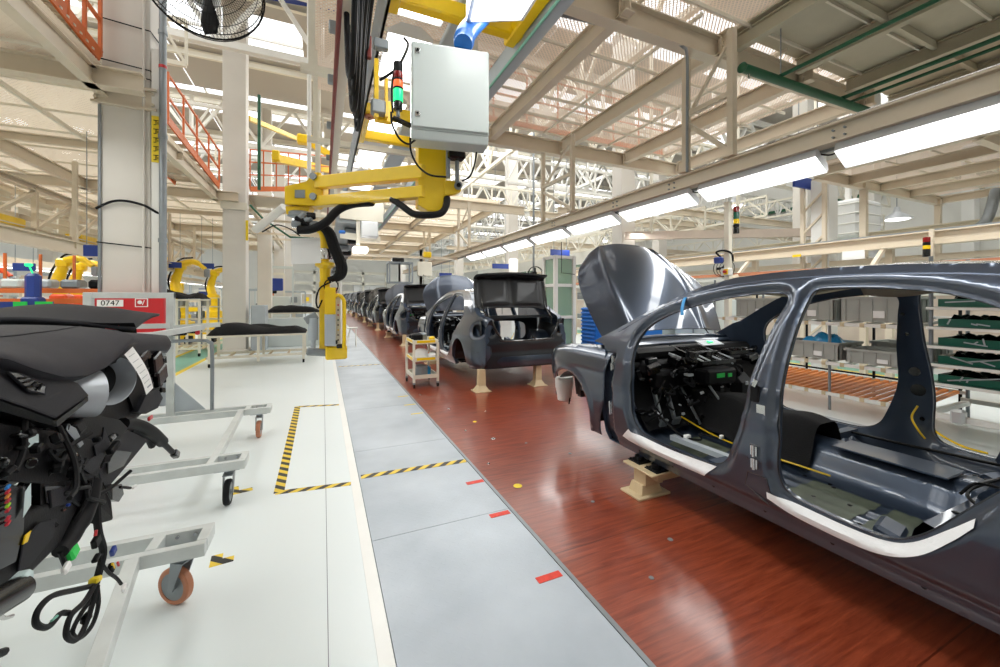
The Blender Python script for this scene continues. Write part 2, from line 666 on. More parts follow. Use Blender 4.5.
        if solid:
            md = o.modifiers.new('solid', 'SOLIDIFY')
            md.thickness = abs(solid)
            md.offset = 1 if solid < 0 else -1
        if bevel:
            md = o.modifiers.new('bevel', 'BEVEL')
            md.width = bevel
            md.segments = 2
            md.limit_method = 'ANGLE'
        return o


def root(name, loc, label, cat, group=None, rz=0):
    o = bpy.data.objects.new(name, None)
    o.empty_display_size = 0.1
    o.location = loc
    o.rotation_euler = (0, 0, rz)
    COL.objects.link(o)
    o['label'] = label
    o['category'] = cat
    if group:
        o['group'] = group
    return o


def tag(o, label, cat, group=None):
    o['label'] = label
    o['category'] = cat
    if group:
        o['group'] = group
    return o


def struct(o):
    o['kind'] = 'structure'
    return o


def copy_tree(o, parent=None):
    c = o.copy()
    COL.objects.link(c)
    c.parent = parent
    for ch in list(o.children):
        copy_tree(ch, c)
    return c


def text_mesh(body, size, name, m, parent, loc, rot, depth=0.0008, align='CENTER', world=True):
    cu = bpy.data.curves.new(name, 'FONT')
    cu.body = body
    cu.size = size
    cu.extrude = depth
    cu.align_x = align
    cu.align_y = 'CENTER'
    o = bpy.data.objects.new(name, cu)
    COL.objects.link(o)
    bpy.context.view_layer.update()
    me = bpy.data.meshes.new_from_object(o)
    bpy.data.objects.remove(o)
    me.materials.clear()
    me.materials.append(M[m])
    o = bpy.data.objects.new(name, me)
    COL.objects.link(o)
    off = Vector((0, 0, 0))
    if parent is not None and world:
        q = parent
        while q is not None:
            off += q.location
            q = q.parent
    o.parent = parent
    o.location = Vector(loc) - off
    o.rotation_euler = rot
    return o


def seg_dist(P, A, B):
    """least distance of points P (n,2) to segments A->B (m,2)"""
    out = np.full(len(P), 1e9)
    for a, b in zip(A, B):
        ab = b - a
        L2 = (ab ** 2).sum() + 1e-12
        t = np.clip(((P - a) @ ab) / L2, 0, 1)
        d = np.sqrt((((a + t[:, None] * ab) - P) ** 2).sum(1))
        out = np.minimum(out, d)
    return out


def inside(P, poly):
    x, y = P[:, 0], P[:, 1]
    r = np.zeros(len(P), bool)
    n = len(poly)
    for i in range(n):
        x1, y1 = poly[i]
        x2, y2 = poly[(i + 1) % n]
        if y1 == y2:
            continue
        c = ((y1 > y) != (y2 > y)) & (x < (x2 - x1) * (y - y1) / (y2 - y1) + x1)
        r ^= c
    return r


def resample(poly, step):
    out = []
    n = len(poly)
    for i in range(n):
        a, b = np.array(poly[i], float), np.array(poly[(i + 1) % n], float)
        k = max(1, int(round(np.linalg.norm(b - a) / step)))
        for j in range(k):
            out.append(a + (b - a) * j / k)
    return np.array(out)


def sheet(mb, outer, holes, fmap, step=0.03, mi=0):
    """a curved sheet: the flat outline with holes, filled with a fine triangle net and mapped by fmap(u, v, dist_to_holes)"""
    O = resample(outer, step)
    Hs = [resample(h, step) for h in holes]
    pts = [tuple(p) for p in O]
    edges = [(i, (i + 1) % len(O)) for i in range(len(O))]
    for h in Hs:
        b = len(pts)
        pts += [tuple(p) for p in h]
        edges += [(b + i, b + (i + 1) % len(h)) for i in range(len(h))]
    mn, mx = O.min(0), O.max(0)
    gx = np.arange(mn[0] + step / 2, mx[0], step)
    gy = np.arange(mn[1] + step / 2, mx[1], step)
    G = np.array([(x + (step / 2 if j % 2 else 0), y) for j, y in enumerate(gy) for x in gx])
    keep = inside(G, O)
    A = [O]
    for h in Hs:
        keep &= ~inside(G, h)
        A.append(h)
    G = G[keep]
    S = np.concatenate(A)
    E = np.concatenate([np.roll(a, -1, 0) for a in A])
    G = G[seg_dist(G, S, E) > step * 0.45]
    pts += [tuple(p) for p in G]
    res = geometry.delaunay_2d_cdt([Vector(p) for p in pts], edges, [], 0, 1e-6)
    V = np.array([tuple(v) for v in res[0]])
    F = [tuple(f) for f in res[2]]
    C = np.array([V[list(f)].mean(0) for f in F])
    ok = inside(C, O)
    for h in Hs:
        ok &= ~inside(C, h)
    if Hs:
        HS = np.concatenate(Hs)
        HE = np.concatenate([np.roll(h, -1, 0) for h in Hs])
        D = seg_dist(V, HS, HE)
    else:
        D = np.full(len(V), 9.0)
    mb.add([fmap(p[0], p[1], d) for p, d in zip(V, D)], [f for f, k in zip(F, ok) if k], mi)
    return mb


def smooth2(pts, n=5):
    return [(p[0], p[1]) for p in crom([(a, b, 0) for a, b in pts], n, True)]


def at(px, py, X=None, Y=None, Z=None):
    """point of the hall on the sight line of a photo pixel, on the plane X, Y or Z"""
    t = (px - 500) / 396
    d = Vector((.4083 + .9128 * t, .9128 - .4083 * t, -(py - 298) / 396))
    if X is not None:
        s = X / d.x
    elif Y is not None:
        s = Y / d.y
    else:
        s = (Z - 1.45) / d.z
    return Vector((0, 0, 1.45)) + d * s



# ============================================================ THE SETTING
def slab(name, x0, x1, y0, y1, z0, z1, m, bevel=0):
    return struct(MB().box(((x0 + x1) / 2, (y0 + y1) / 2, (z0 + z1) / 2), (x1 - x0, y1 - y0, z1 - z0)).build(name, m, bevel=bevel))


slab('floor', -24, 0.2, -6, 62, -0.3, 0.0, 'epoxy')
slab('floor', 4.98, 24, -6, 62, -0.3, 0.0, 'epoxy')
slab('trim_1', 0.2, 0.262, -6, 62, -0.3, 0.004, 'curb')
# walkway plates, each with its seam
y = -3.5
k = 0
while y < 40:
    L_ = 1.49
    slab('floor_plate', 0.266, 1.165, y + 0.004, y + L_, -0.3, 0.003, 'tread')
    y += L_
    k += 1
slab('trim_2', 1.168, 1.192, -6, 62, -0.3, 0.006, 'steel')
slab('conveyor_deck', 1.195, 4.9, -6, 40, -0.3, 0.002, 'wood')
slab('trim_3', 4.9, 4.94, -6, 62, -0.3, 0.006, 'steel')
slab('trim_4', 4.94, 5.62, -6, 62, -0.29, 0.0045, 'steel_paint')
slab('conveyor_deck_end', 0.27, 4.9, 40.2, 62, -0.3, 0.0, 'epoxy')
# expansion joint in the white floor
struct(MB().box((0.02, 20, 0.0006), (0.004, 52, 0.0012)).build('floor_joint', 'steel'))
# green walkway far left with yellow borders
slab('floor_lane', -3.25, -2.6, 4, 60, -0.1, 0.002, 'teal')
slab('floor_lane_border', -2.6, -2.5, 4, 60, -0.1, 0.0024, 'yellow2')
slab('floor_lane_border', -3.35, -3.25, 4, 60, -0.1, 0.0024, 'yellow2')
slab('floor_lane', 9.6, 10.6, -4, 60, -0.1, 0.002, 'teal')
slab('floor_lane_border', 9.5, 9.6, -4, 60, -0.1, 0.0024, 'yellow2')


def tape(name, x0, y0, x1, y1, w, z, m, label, cat, group=None):
    a, b = Vector((x0, y0, z)), Vector((x1, y1, z))
    d = (b - a)
    L_ = d.length
    o = MB().box((L_ / 2, 0, 0), (L_, w, 0.0016)).build(name, m)
    o.location = a
    o.rotation_euler = (0, 0, math.atan2(d.y, d.x))
    return tag(o, label, cat, group)


tape('floor_tape', -0.32, 3.37, 0.2, 3.3, 0.06, 0.001, 'hazard', 'black and yellow tape on the white floor, near edge of the marked bay', 'floor tape', 'hazard tapes')
tape('floor_tape', -0.3, 3.36, -0.31, 5.93, 0.07, 0.0012, 'hazard', 'long black and yellow tape running away along the white floor', 'floor tape', 'hazard tapes')
tape('floor_tape', -0.3, 5.92, 0.2, 5.8, 0.06, 0.001, 'hazard', 'short black and yellow tape closing the far end of the floor bay', 'floor tape', 'hazard tapes')
tape('floor_tape', 0.28, 3.38, 1.16, 3.34, 0.07, 0.0045, 'hazard', 'black and yellow tape across the grey checker plates', 'floor tape', 'hazard tapes')
tape('floor_tape', 0.3, 9.0, 1.16, 8.96, 0.06, 0.0045, 'hazard', 'distant pale striped tape across the grey plates', 'floor tape', 'hazard tapes')
for (px, py, rz, s, lb) in ((-0.56, 2.58, 0.1, 0.11, 'beside the nearest cart wheel'), (-0.62, 3.46, 0.2, 0.14, 'beside the middle cart caster')):
    o = MB().prism([(0, 0), (s, 0), (s, -0.055), (0.055, -0.055), (0.055, -s), (0, -s)], 0, 0.0014, 'z').build('corner_mark', 'hazard')
    o.location = (px, py, 0.0005)
    o.rotation_euler = (0, 0, rz + PI / 2)
    tag(o, 'small black and yellow corner mark on the white floor ' + lb, 'floor tape', 'corner marks')
for i, (x, y, lb) in enumerate(((1.08, 2.92, 'farthest of the three'), (1.07, 2.42, 'middle one of three'), (1.06, 1.77, 'nearest of the three'))):
    tape('red_mark', x - 0.06, y, x + 0.08, y + 0.0, 0.045, 0.0045, 'red_tape', 'red tape strip at the edge of the grey plates, ' + lb, 'floor mark', 'red tape marks')
for i, y in enumerate((4.95, 5.4, 5.9)):
    tape('yellow_mark', 1.0, y, 1.15, y, 0.03, 0.0045, 'yellow2', 'thin yellow dash on the grey plate edge, %s of three' % ('nearest', 'middle', 'farthest')[i], 'floor mark', 'yellow dashes')
# round anchors and screw heads in the red deck
anc = [(1.37, 2.73, 0.03, 'yellow2'), (1.6, 3.75, 0.022, 'chrome'), (1.62, 4.35, 0.02, 'yellow2'), (1.5, 5.0, 0.016, 'chrome'), (2.1, 3.1, 0.014, 'steel'), (1.9, 1.75, 0.014, 'steel'), (1.33, 5.9, 0.018, 'chrome'),
       (1.55, 1.55, 0.012, 'steel'), (1.75, 2.3, 0.012, 'steel'), (1.32, 3.2, 0.012, 'chrome'), (1.42, 4.1, 0.012, 'chrome'), (1.9, 4.7, 0.012, 'chrome'), (1.85, 3.5, 0.012, 'steel')]
rank = ['nearest to the camera', 'second nearest', 'third nearest', 'fourth nearest', 'fifth nearest', 'sixth nearest', 'seventh nearest', 'eighth nearest', 'ninth nearest', 'tenth nearest', 'third from the far end', 'second from the far end', 'farthest']
for i, (x, y, s, c) in enumerate(sorted(anc, key=lambda q: q[1])):
    b = MB().lathe([(s * 0.5, 0.0), (s * 1.15, 0.001), (s, 0.004), (s * 0.45, 0.004), (s * 0.4, 0.0025), (0.001, 0.0025)], (x, y, 0.002), n=20)
    tag(b.build('deck_anchor', c, smooth=True), 'small round %s anchor cap in the red deck, %s' % ('yellow' if c == 'yellow2' else 'metal', rank[i]), 'floor anchor', 'deck anchors')

# ---- walls of the hall, far away
slab('wall_back', -24, 24, 61.8, 62, 0, 11, 'wall')
slab('wall_left', -24.2, -24, -6, 62, 0, 11, 'wall')
slab('wall_right', 24, 24.2, -6, 62, 0, 11, 'wall')
slab('wall_near', -24, 24, -6.2, -6, 0, 11, 'wall')
# upper wall panels on the right, pale green-white, with posts
for i in range(12):
    y0 = -4 + i * 5.4
    struct(MB().box((23.7, y0, 5.5), (0.5, 0.35, 11)).build('wall_pier', 'white_steel'))
struct(MB().box((23.8, 28, 6.4), (0.3, 66, 0.12)).build('wall_rail', 'green'))

# ---- high roof: sheets with glazed strips between them
RZ = 9.6
yy = -6
n = 0
while yy < 62:
    for (xa, xb) in ((-24, -4.5), (-4.5, 6.5), (6.5, 24)):
        slab('ceiling_sheet', xa, xb - 0.05, yy, yy + 3.1, RZ, RZ + 0.06, 'roof_sheet')
    for (xa, xb) in ((-24, -12), (-12, 0), (0, 12), (12, 24)):
        o = slab('window_roof', xa + 0.6, xb - 0.6, yy + 3.1, yy + 5.4, RZ + 0.02, RZ + 0.04, 'glass')
        struct(MB().box((xa, yy + 4.25, RZ + 0.03), (1.2, 2.3, 0.06)).build('ceiling_sheet', 'roof_sheet'))
        fr = MB()
        for q in range(1, 6):
            fr.box((xa + 0.6 + q * (xb - xa - 1.2) / 6, yy + 4.25, RZ), (0.07, 2.3, 0.08))
        fr.box(((xa + xb) / 2, yy + 4.25, RZ), (xb - xa - 1.2, 0.06, 0.08))
        struct(fr.build('window_bars', 'white_steel'))
    yy += 5.4
    n += 1


def truss(p, q, h, nb, w, m, name='roof_truss'):
    """plane truss between p and q (top chord), height h, nb bays"""
    p, q = Vector(p), Vector(q)
    b = MB()
    dz = Vector((0, 0, h))
    b.bar(p, q, w, w)
    b.bar(p - dz, q - dz, w, w)
    for i in range(nb + 1):
        a = p.lerp(q, i / nb)
        if i % 2 == 0 or True:
            b.bar(a, a - dz, w * 0.55, w * 0.55)
        if i < nb:
            c = p.lerp(q, (i + 0.5) / nb)
            d = p.lerp(q, (i + 1) / nb)
            b.bar(a - dz, c, w * 0.6, w * 0.6)
            b.bar(c, d - dz, w * 0.6, w * 0.6)
    return struct(b.build(name, m))


for i in range(8):
    yb = 4.3 + i * 7.2
    truss((-23, yb, 9.3), (23, yb, 9.3), 1.7, 20, 0.17, 'white_steel')
for i, xb in enumerate((-13, -7.6, 2.0, 7.2, 13.0)):
    truss((xb, -5, 9.1), (xb, 60, 9.1), 1.5, 26, 0.15, 'cream_light' if i % 2 else 'white_steel')
for i in range(11):
    yb = 1.5 + i * 3.6
    struct(MB().ibeam((-23, yb, 9.45), (23, yb, 9.45), 0.12, 0.2).build('roof_purlin', 'cream_light'))

# ---- columns
def column(x, y, w, h, label, kind=0):
    r = root('column', (x, y, 0), label, 'column', 'building columns')
    b = MB().box((x, y, h / 2), (w, w * 0.86, h))
    b.box((x, y, 0.02), (w * 1.3, w * 1.2, 0.04))
    b.build('shaft', 'column', r, bevel=0.012)
    return r


c1 = column(-2.37, 7.0, 0.5, 9.3, 'large near beige square column at left with conduits and black wires, behind the dashboards')
X0, Y0 = -2.37, 6.77
BZ = 4.10
for zz in (BZ, 5.75):
    MB().box((X0, Y0, zz), (0.62, 0.035, 0.26)).box((X0, Y0 - .02, zz + .13), (0.66, 0.07, 0.03)).box((X0, Y0 - .02, zz - .13), (0.66, 0.07, 0.03)).build('clamp_band', 'cream', c1)
    for sx in (-.29, .29):
        for sz in (-.07, .07):
            MB().cyl((X0 + sx, Y0 - .01, zz + sz), (X0 + sx, Y0 - .05, zz + sz), .02, 6).build('bolt', 'cream', c1)
for zz in (2.15, 4.40, 4.52, 5.05):
    MB().tube([(X0 - .28, Y0 - .02, zz + .02), (X0 + .26, Y0 - .02, zz - 0.03), (X0 + .28, Y0 + .4, zz - .03)], 0.008).build('wire', 'black', c1)
MB().tube([(X0 - .29, Y0 - .02, 2.60), (X0 - .13, Y0 - .03, 2.70), (X0 + .02, Y0 - .04, 2.72), (X0 + .2, Y0 - .03, 2.68), (X0 + .33, Y0 - .02, 2.60), (X0 + .41, Y0 + .05, 2.57)], 0.016, curve=5).build('cable', 'rubber', c1, smooth=True)
MB().cyl((X0 + .19, Y0 - .02, 0.9), (X0 + .19, Y0 - .02, 6.5), 0.016).build('thin_conduit', 'column', c1, smooth=True)
MB().cyl((X0 - .26, Y0, 1.5), (X0 - .26, Y0, BZ - .15), 0.018).build('thin_conduit', 'steel', c1, smooth=True)
MB().box((X0 + .325, Y0 + .05, 2.4), (0.11, 0.14, 4.8)).build('side_channel', 'white_steel', c1, bevel=0.005)
cx_ = at(163, 200, Y=Y0 - .03).x
cn = MB().cyl((cx_, Y0 - .04, 0), (cx_, Y0 - .04, 9), 0.042)
for zz in (1.0, 2.2, 3.6, 5.0):
    cn.cyl((cx_, Y0 - .04, zz), (cx_, Y0 - .04, zz + 0.05), 0.052)
cn.build('grey_conduit', 'steel', c1, smooth=True)
rr0 = at(163, 69, Y=Y0 - .03).z
MB().cyl((cx_, Y0 - .04, rr0), (cx_, Y0 - .04, rr0 + .04), 0.046).build('red_ring', 'red', c1, smooth=True)
za, zb2 = at(156, 117, Y=Y0).z, at(156, 163, Y=Y0).z
sg = MB().box((X0 + .325, Y0 - .03, (za + zb2) / 2), (0.10, 0.012, za - zb2)).build('yellow_sign', 'yellow2', c1)
for k in range(5):
    z9 = za - .06 - k * (za - zb2) / 5.3
    MB().box((X0 + .325, Y0 - .038, z9), (0.055, 0.003, 0.010)).box((X0 + .325, Y0 - .038, z9 - .03), (0.010, 0.003, 0.06)).box((X0 + .31, Y0 - .038, z9 - .06), (0.02, 0.003, 0.010)).box((X0 + .345, Y0 - .038, z9 - .035), (0.008, 0.003, 0.03)).build('sign_character', 'black', sg)
c2 = column(-2.2, 13.0, 0.54, 9.3, 'white square column beside the orange railing, second from the left')
MB().box((-2.2, 12.72, 3.95), (0.6, 0.03, 0.2)).build('clamp_band', 'cream_light', c2)
MB().box((-1.9, 12.72, 3.3), (0.06, 0.02, 0.55)).build('yellow_sign', 'yellow2', c2)
for i, (x, y) in enumerate(((-2.2, 19.0), (-2.2, 25.0), (-2.2, 31), (-11.5, 13), (-11.5, 19), (-11.5, 25), (8.2, 9.3), (8.2, 17), (8.2, 25), (13.9, 7.5), (14.5, 14), (14.5, 24), (-6.6, 36), (6.6, 36.5), (19, 8), (19, 20))):
    lb = {0: 'third beige column of the left row, above the black carpets', 1: 'fourth column of the left row, in the distance', 2: 'fifth column of the left row, in the distance',
          3: 'nearest column of the far left row', 4: 'second column of the far left row', 5: 'third column of the far left row',
          6: 'white column behind the open hood of the near car', 7: 'distant white column just right of the far cars', 8: 'farthest white column right of the car line', 9: 'white column at right behind the neighbouring beam',
          10: 'pale column deep in the right hall behind the pinkish beam', 11: 'farther pale column deep in the right hall', 12: 'far column at the end of the left hall', 13: 'far column at the end of the car line',
          14: 'outermost right column near the heater box', 15: 'outermost right column far away'}[i]
    column(x, y, 0.5, 9.3, lb)

# ---- left mezzanine: mesh deck with its beams
LZ = 4.18
MB().box((-7.1, 13.1, LZ + 0.16), (9.2, 30, 0.01)).build('ceiling_mesh_left', 'mesh_dense')['kind'] = 'structure'
for yb in (0.4, 3.4, 6.5, 9.6, 12.7, 15.8, 18.9, 22, 25.1):
    w = 0.24 if yb in (0.4, 6.5, 12.7, 18.9, 25.1) else 0.14
    zz = LZ + (0 if w > 0.2 else 0.05)
    struct(MB().ibeam((-11.6, yb, zz), (-2.1 if w > .2 else -2.5, yb, zz), w * 0.7, w).build('ceiling_beam', 'cream'))
for xb in (-11.5, -9.4, -7.3, -5.2, -2.6):
    struct(MB().ibeam((xb, -1.5, LZ), (xb, 28, LZ), 0.12, 0.24).build('ceiling_beam', 'cream'))
for xb in (-10.4, -8.3, -6.2, -3.9):
    struct(MB().bar((xb, -1.5, LZ + 0.12), (xb, 28, LZ + 0.12), 0.05, 0.06).build('ceiling_joist', 'cream_light'))
for yb in np.arange(-1, 28, 1.033):
    struct(MB().bar((-11.5, float(yb), LZ + 0.13), (-2.6, float(yb), LZ + 0.13), 0.025, 0.035).build('ceiling_joist', 'cream_light'))

# ---- walkway mezzanine in the middle distance (pale panels, seen past the yellow arm)
MZ = 4.75
MB().box((2.8, 24.2, MZ + 0.2), (6.2, 22.4, 0.01)).build('ceiling_mesh_middle', 'mesh_dense')['kind'] = 'structure'
# ---- right mezzanine: open mesh
MB().box((3.85, 3.2, MZ + 0.2), (7.9, 8.2, 0.01)).build('ceiling_mesh_right', 'mesh')['kind'] = 'structure'
SZ = 3.65
MB().box((10.3, .6, SZ + 0.14), (4.9, 7.2, 0.01)).build('ceiling_mesh_side', 'mesh')['kind'] = 'structure'
for xb in (7.9, 9.0, 10.1, 11.3, 12.7):
    struct(MB().ibeam((xb, -3, SZ), (xb, 4.1, SZ), 0.09, 0.16).build('ceiling_beam', 'cream'))
for yb in (-1.6, .3, 2.2, 4.1):
    struct(MB().ibeam((7.9, yb, SZ - .02), (12.75, yb, SZ - .02), 0.1, 0.2).build('ceiling_beam', 'cream'))
for yb in np.arange(-2.6, 4, .55):
    struct(MB().bar((7.9, float(yb), SZ + 0.11), (12.7, float(yb), SZ + 0.11), 0.02, 0.03).build('ceiling_joist', 'cream_light'))
for xx in (9.5, 12.6):
    struct(MB().bar((xx, 4.1, 0), (xx, 4.1, SZ), .1, .1, up=(0, 1, 0)).build('ceiling_post', 'cream'))
for xb in (3.1, 4.75, 6.5, 8.2):
    struct(MB().ibeam((xb, 3.4, MZ), (xb, 7.3, MZ), 0.13, 0.26).build('ceiling_beam', 'cream'))
for xb in (0.2, 1.7, 3.7, 5.8):
    struct(MB().ibeam((xb, 13.2, MZ), (xb, 35, MZ), 0.13, 0.26).build('ceiling_beam', 'cream'))
for yb in (3.6, 7.4, 13.2, 18.4, 22.2, 26, 30, 34):
    x1 = 8.3 if yb < 8 else (6.9 if yb < 14 else 5.9)
    struct(MB().ibeam((-0.6 if yb > 8 else 1.6, yb, MZ - 0.04), (x1, yb, MZ - 0.04), 0.15, 0.3).build('ceiling_beam', 'cream'))
for yb in (3.6, 7.4):
    b = MB()
    for xb in (3.1, 4.75, 6.5, 8.2):
        b.box((xb, yb - 0.09, MZ - 0.04), (0.12, 0.02, 0.22))
        for sx in (-0.035, 0.035):
            for sz in (-0.07, 0, 0.07):
                b.cyl((xb + sx, yb - 0.1, MZ - 0.04 + sz), (xb + sx, yb - 0.125, MZ - 0.04 + sz), 0.012, 6)
    struct(b.build('ceiling_bolts', 'cream'))
for yb in np.arange(-0.6, 7.3, 0.65):
    struct(MB().bar((0.2 if yb > 3 else 1.4, float(yb), MZ + 0.16), (7.9, float(yb), MZ + 0.16), 0.025, 0.045).build('ceiling_joist', 'cream_light'))
for xb in np.arange(1.7, 8.0, 0.84):
    struct(MB().bar((float(xb), 3.4, MZ + 0.16), (float(xb), 7.3, MZ + 0.16), 0.025, 0.045).build('ceiling_joist', 'cream_light'))
for yb in np.arange(13.4, 34, 1.2):
    struct(MB().bar((-0.2, float(yb), MZ + 0.16), (5.8, float(yb), MZ + 0.16), 0.025, 0.045).build('ceiling_joist', 'cream_light'))
# solid panelled deck near the camera on the right
slab('ceiling_panel', 4.9, 9.0, -3.0, 3.5, MZ + 0.18, MZ + 0.24, 'deck_solid')
for i, xb in enumerate((5.0, 6.3, 7.6, 8.9)):
    struct(MB().ibeam((xb, -3, MZ + 0.03), (xb, 3.5, MZ + 0.06), 0.10, 0.2).build('ceiling_beam', 'deck_solid'))
for yb in (-2.2, -1.0, 0.2, 1.4, 2.5):
    struct(MB().bar((5.0, yb, MZ + 0.12), (8.9, yb, MZ + 0.12), 0.05, 0.1).build('ceiling_joist', 'deck_solid'))
# mezzanine railing and upper floor kit seen through the mesh
rl = root('orange_railing', (1.6, 7.25, MZ + 0.2), 'orange pipe railing on the mezzanine above the yellow arm, right of the cabinet', 'railing')
b = MB()
for k in range(9):
    b.cyl((1.6 + k * 0.75, 7.25, MZ + 0.2), (1.6 + k * 0.75, 7.25, MZ + 1.3), 0.02, 8)
b.each('post', 'orange', rl)
b = MB()
for zz in (0.5, 0.8, 1.3):
    b.cyl((1.6, 7.25, MZ + zz), (7.6, 7.25, MZ + zz), 0.018, 8)
b.box((4.6, 7.25, MZ + 0.26), (6, 0.02, 0.12))
b.each('rail', 'orange', rl)

# hanging ladder frames from deck to the light beam
for i, yb in enumerate((3.72, 7.4, 13.2, 18.4)):
    r = root('beam_hanger', (4.3, yb, MZ), 'cream ladder hanger between mezzanine and light beam, %s from the camera' % ('first', 'second', 'third', 'fourth', 'fifth')[i], 'hanger', 'hanger frames')
    y2 = yb - 0.63 if i == 0 else yb - 1.1
    ztop, zb = MZ - 0.19, 3.09
    for q in (yb, y2):
        MB().box((4.32, q, (ztop + zb) / 2), (0.075, 0.075, ztop - zb)).box((4.32, q, zb), (0.16, 0.14, 0.02)).build('post', 'cream', r)
    mz_ = (ztop + zb) / 2
    MB().bar((4.32, yb, mz_), (4.32, y2, mz_), 0.06, 0.06).build('rung', 'cream', r)
    MB().bar((4.32, yb, ztop - 0.9 + 0.1), (4.32, y2, ztop - 0.08), 0.035, 0.035).build('brace', 'cream', r)
    MB().bar((4.32, yb, mz_ - 0.1), (4.32, y2, zb + 0.05), 0.05, 0.05).build('brace', 'cream', r)

# the long light beam right of the car line
lb_ = root('light_beam', (4.38, 9, 2.95), 'long cream steel beam carrying the fluorescent lights above the car line', 'beam')
MB().ibeam((4.38, -3, 2.985), (4.38, 24, 2.985), 0.15, 0.18, 0.02).build('web', 'cream', lb_)
b = MB()
for yb in (2.02, 3.95, 5.1, 7.0, 9.5, 12.0):
    for dy in (0, 0.09):
        for dz in (-0.035, 0.03):
            b.cyl((4.375, yb + dy, 2.985 + dz), (4.345, yb + dy, 2.985 + dz), 0.010, 6)
b.each('bolt', 'steel', lb_)
MB().bar((4.5, -3, 2.885), (4.5, 24, 2.885), 0.05, 0.03).build('cable_tray', 'steel', lb_)
MB().tube([(4.36, -3, 3.09), (4.36, 1.6, 3.095), (4.36, 24, 3.09)], 0.012, 6).build('cable', 'chrome', lb_)

ordn = ['nearest, cut by the right edge', 'second', 'third', 'fourth', 'fifth', 'sixth', 'seventh', 'eighth', 'ninth', 'tenth', 'eleventh', 'twelfth', 'thirteenth']


def fixture(x, y0, y1, z, w, label, group, m='lamp_house', tilt=0.0):
    r = root('fluorescent_fixture', (x, (y0 + y1) / 2, z), label, 'light fixture', group)
    yc = (y0 + y1) / 2
    L_ = y1 - y0
    R = rotm(0, tilt, 0)
    c = Vector((x, 0, z))

    def P(a, y, h):
        q = R @ Vector((a, 0, h))
        return (c.x + q.x, y, c.z + q.z)
    b = MB()
    sec = [(-w / 2, -.01), (w / 2, -.01), (w / 2, .03), (w * .3, .07), (-w * .60, .075), (-w / 2 - .01, .03)] if tilt else [(-w / 2, -.01), (w / 2, -.01), (w / 2, .03), (w * .22, .11), (-w * .22, .11), (-w / 2, .03)]
    n = len(sec)
    b.add([P(a, y0, h) for a, h in sec] + [P(a, y1, h) for a, h in sec], [tuple(range(n)), tuple(range(2 * n - 1, n - 1, -1))] + [(i, (i + 1) % n, (i + 1) % n + n, i + n) for i in range(1, n)])
    b.build('housing', m, r)
    b = MB()
    q = [(-w / 2 + .012, -.004), (w / 2 - .012, -.004), (w / 2 - .012, .006), (-w / 2 + .012, .006)]
    b.add([P(a, y0 + .012, h) for a, h in q] + [P(a, y1 - .012, h) for a, h in q], [(0, 1, 2, 3), (7, 6, 5, 4), (0, 4, 5, 1), (1, 5, 6, 2), (2, 6, 7, 3), (3, 7, 4, 0)])
    b.build('diffuser', 'diffuser', r)
    return r


# far ends measured along the beam
ends = [2.10, 3.58, 5.05, 6.55, 8.03, 9.55, 11.05, 12.5]
for i, ye in enumerate(ends):
    q = fixture(4.45, ye - 1.33, ye, 2.76, 0.235, 'white fluorescent fixture under the cream beam, %s of the row' % ordn[i], 'lights under the right beam', tilt=math.radians(34))
    if i < 4:
        MB().tube([(4.44, ye - 0.05, 2.86), (4.44, ye + 0.06, 2.82), (4.44, ye + 0.17, 2.86)], 0.008, curve=4).build('cable', 'black', q, smooth=True)

# blue aisle signs hanging beyond the beam
for i, (x, y, z, w) in enumerate(((at(808, 184, Y=5.0).x, 5.0, at(808, 184, Y=5.0).z, 1.0), (7.9, 12.3, 3.1, 0.8), (7.4, 16.5, 2.9, 0.8), (7.0, 24, 2.9, 0.8))):
    r = root('blue_sign', (x, y, z), 'blue hanging aisle sign, %s' % ('right of the beam near the boxed column', 'left of the open hood', 'above the second car trunk', 'far down the hall')[i], 'sign', 'blue aisle signs')
    MB().box((x, y, z), (w, 0.05, 0.22)).build('board', 'blue', r)
    MB().cyl((x - w / 3, y, z + 0.1), (x - w / 3, y, 9.5), 0.01, 6).cyl((x + w / 3, y, z + 0.1), (x + w / 3, y, 9.5), 0.01, 6).each('rod', 'steel', r)

# green pipework under the solid deck
gp = root('green_pipework', (5.6, 2.8, 4.2), 'dark green sprinkler pipes under the solid deck at upper right', 'pipes')
PA, PB = at(743, 68, Z=4.12), at(872, 110, Z=4.12)
PB = Vector((PB.x, PA.y - .02, 4.12))
b = MB().cyl(PA, PB, 0.052)
b.lathe([(0.052, 0), (0.06, -0.02), (0.045, -0.04), (0.01, -0.05)], PA, (1, 0, 0))
b.build('main_pipe', 'green', gp, smooth=True)
for (px, py, z, r_) in ((780, 76, 4.16, 0.022), (845, 97, 4.16, 0.026), (853, 101, 4.14, 0.02)):
    q = at(px, py, Z=z)
    MB().cyl((q.x, PA.y, z), (q.x, -2.8, z), r_).build('branch_pipe', 'green', gp, smooth=True)
    MB().cyl((q.x, 1.6, z), (q.x, 1.6, z + .07), .012, 8).build('sprinkler_head', 'chrome', gp)
    MB().cyl((q.x, .9, z), (q.x, .9, MZ + .18), .008, 6).build('hanger_rod', 'steel', gp)
MB().cyl((PA.x + .1, PA.y, 4.02), (PA.x + .1, PA.y, 4.08), .014, 8).build('sprinkler_head', 'chrome', gp)
MB().cyl((PA.x + .7, PA.y, 4.12), (PA.x + .7, PA.y, MZ + .18), .008, 6).build('hanger_rod', 'steel', gp)
tag(MB().cyl((7.6, 1.9, 3.75), (12, 1.6, 3.75), 0.05).build('green_pipe', 'green', smooth=True), 'dark green pipe crossing behind the nearest light fixture', 'pipe')
cd = [at(485, 0, Z=4.58), at(560, 15, Z=4.58), at(640, 34, Z=4.58), at(672, 42, Z=4.58)]
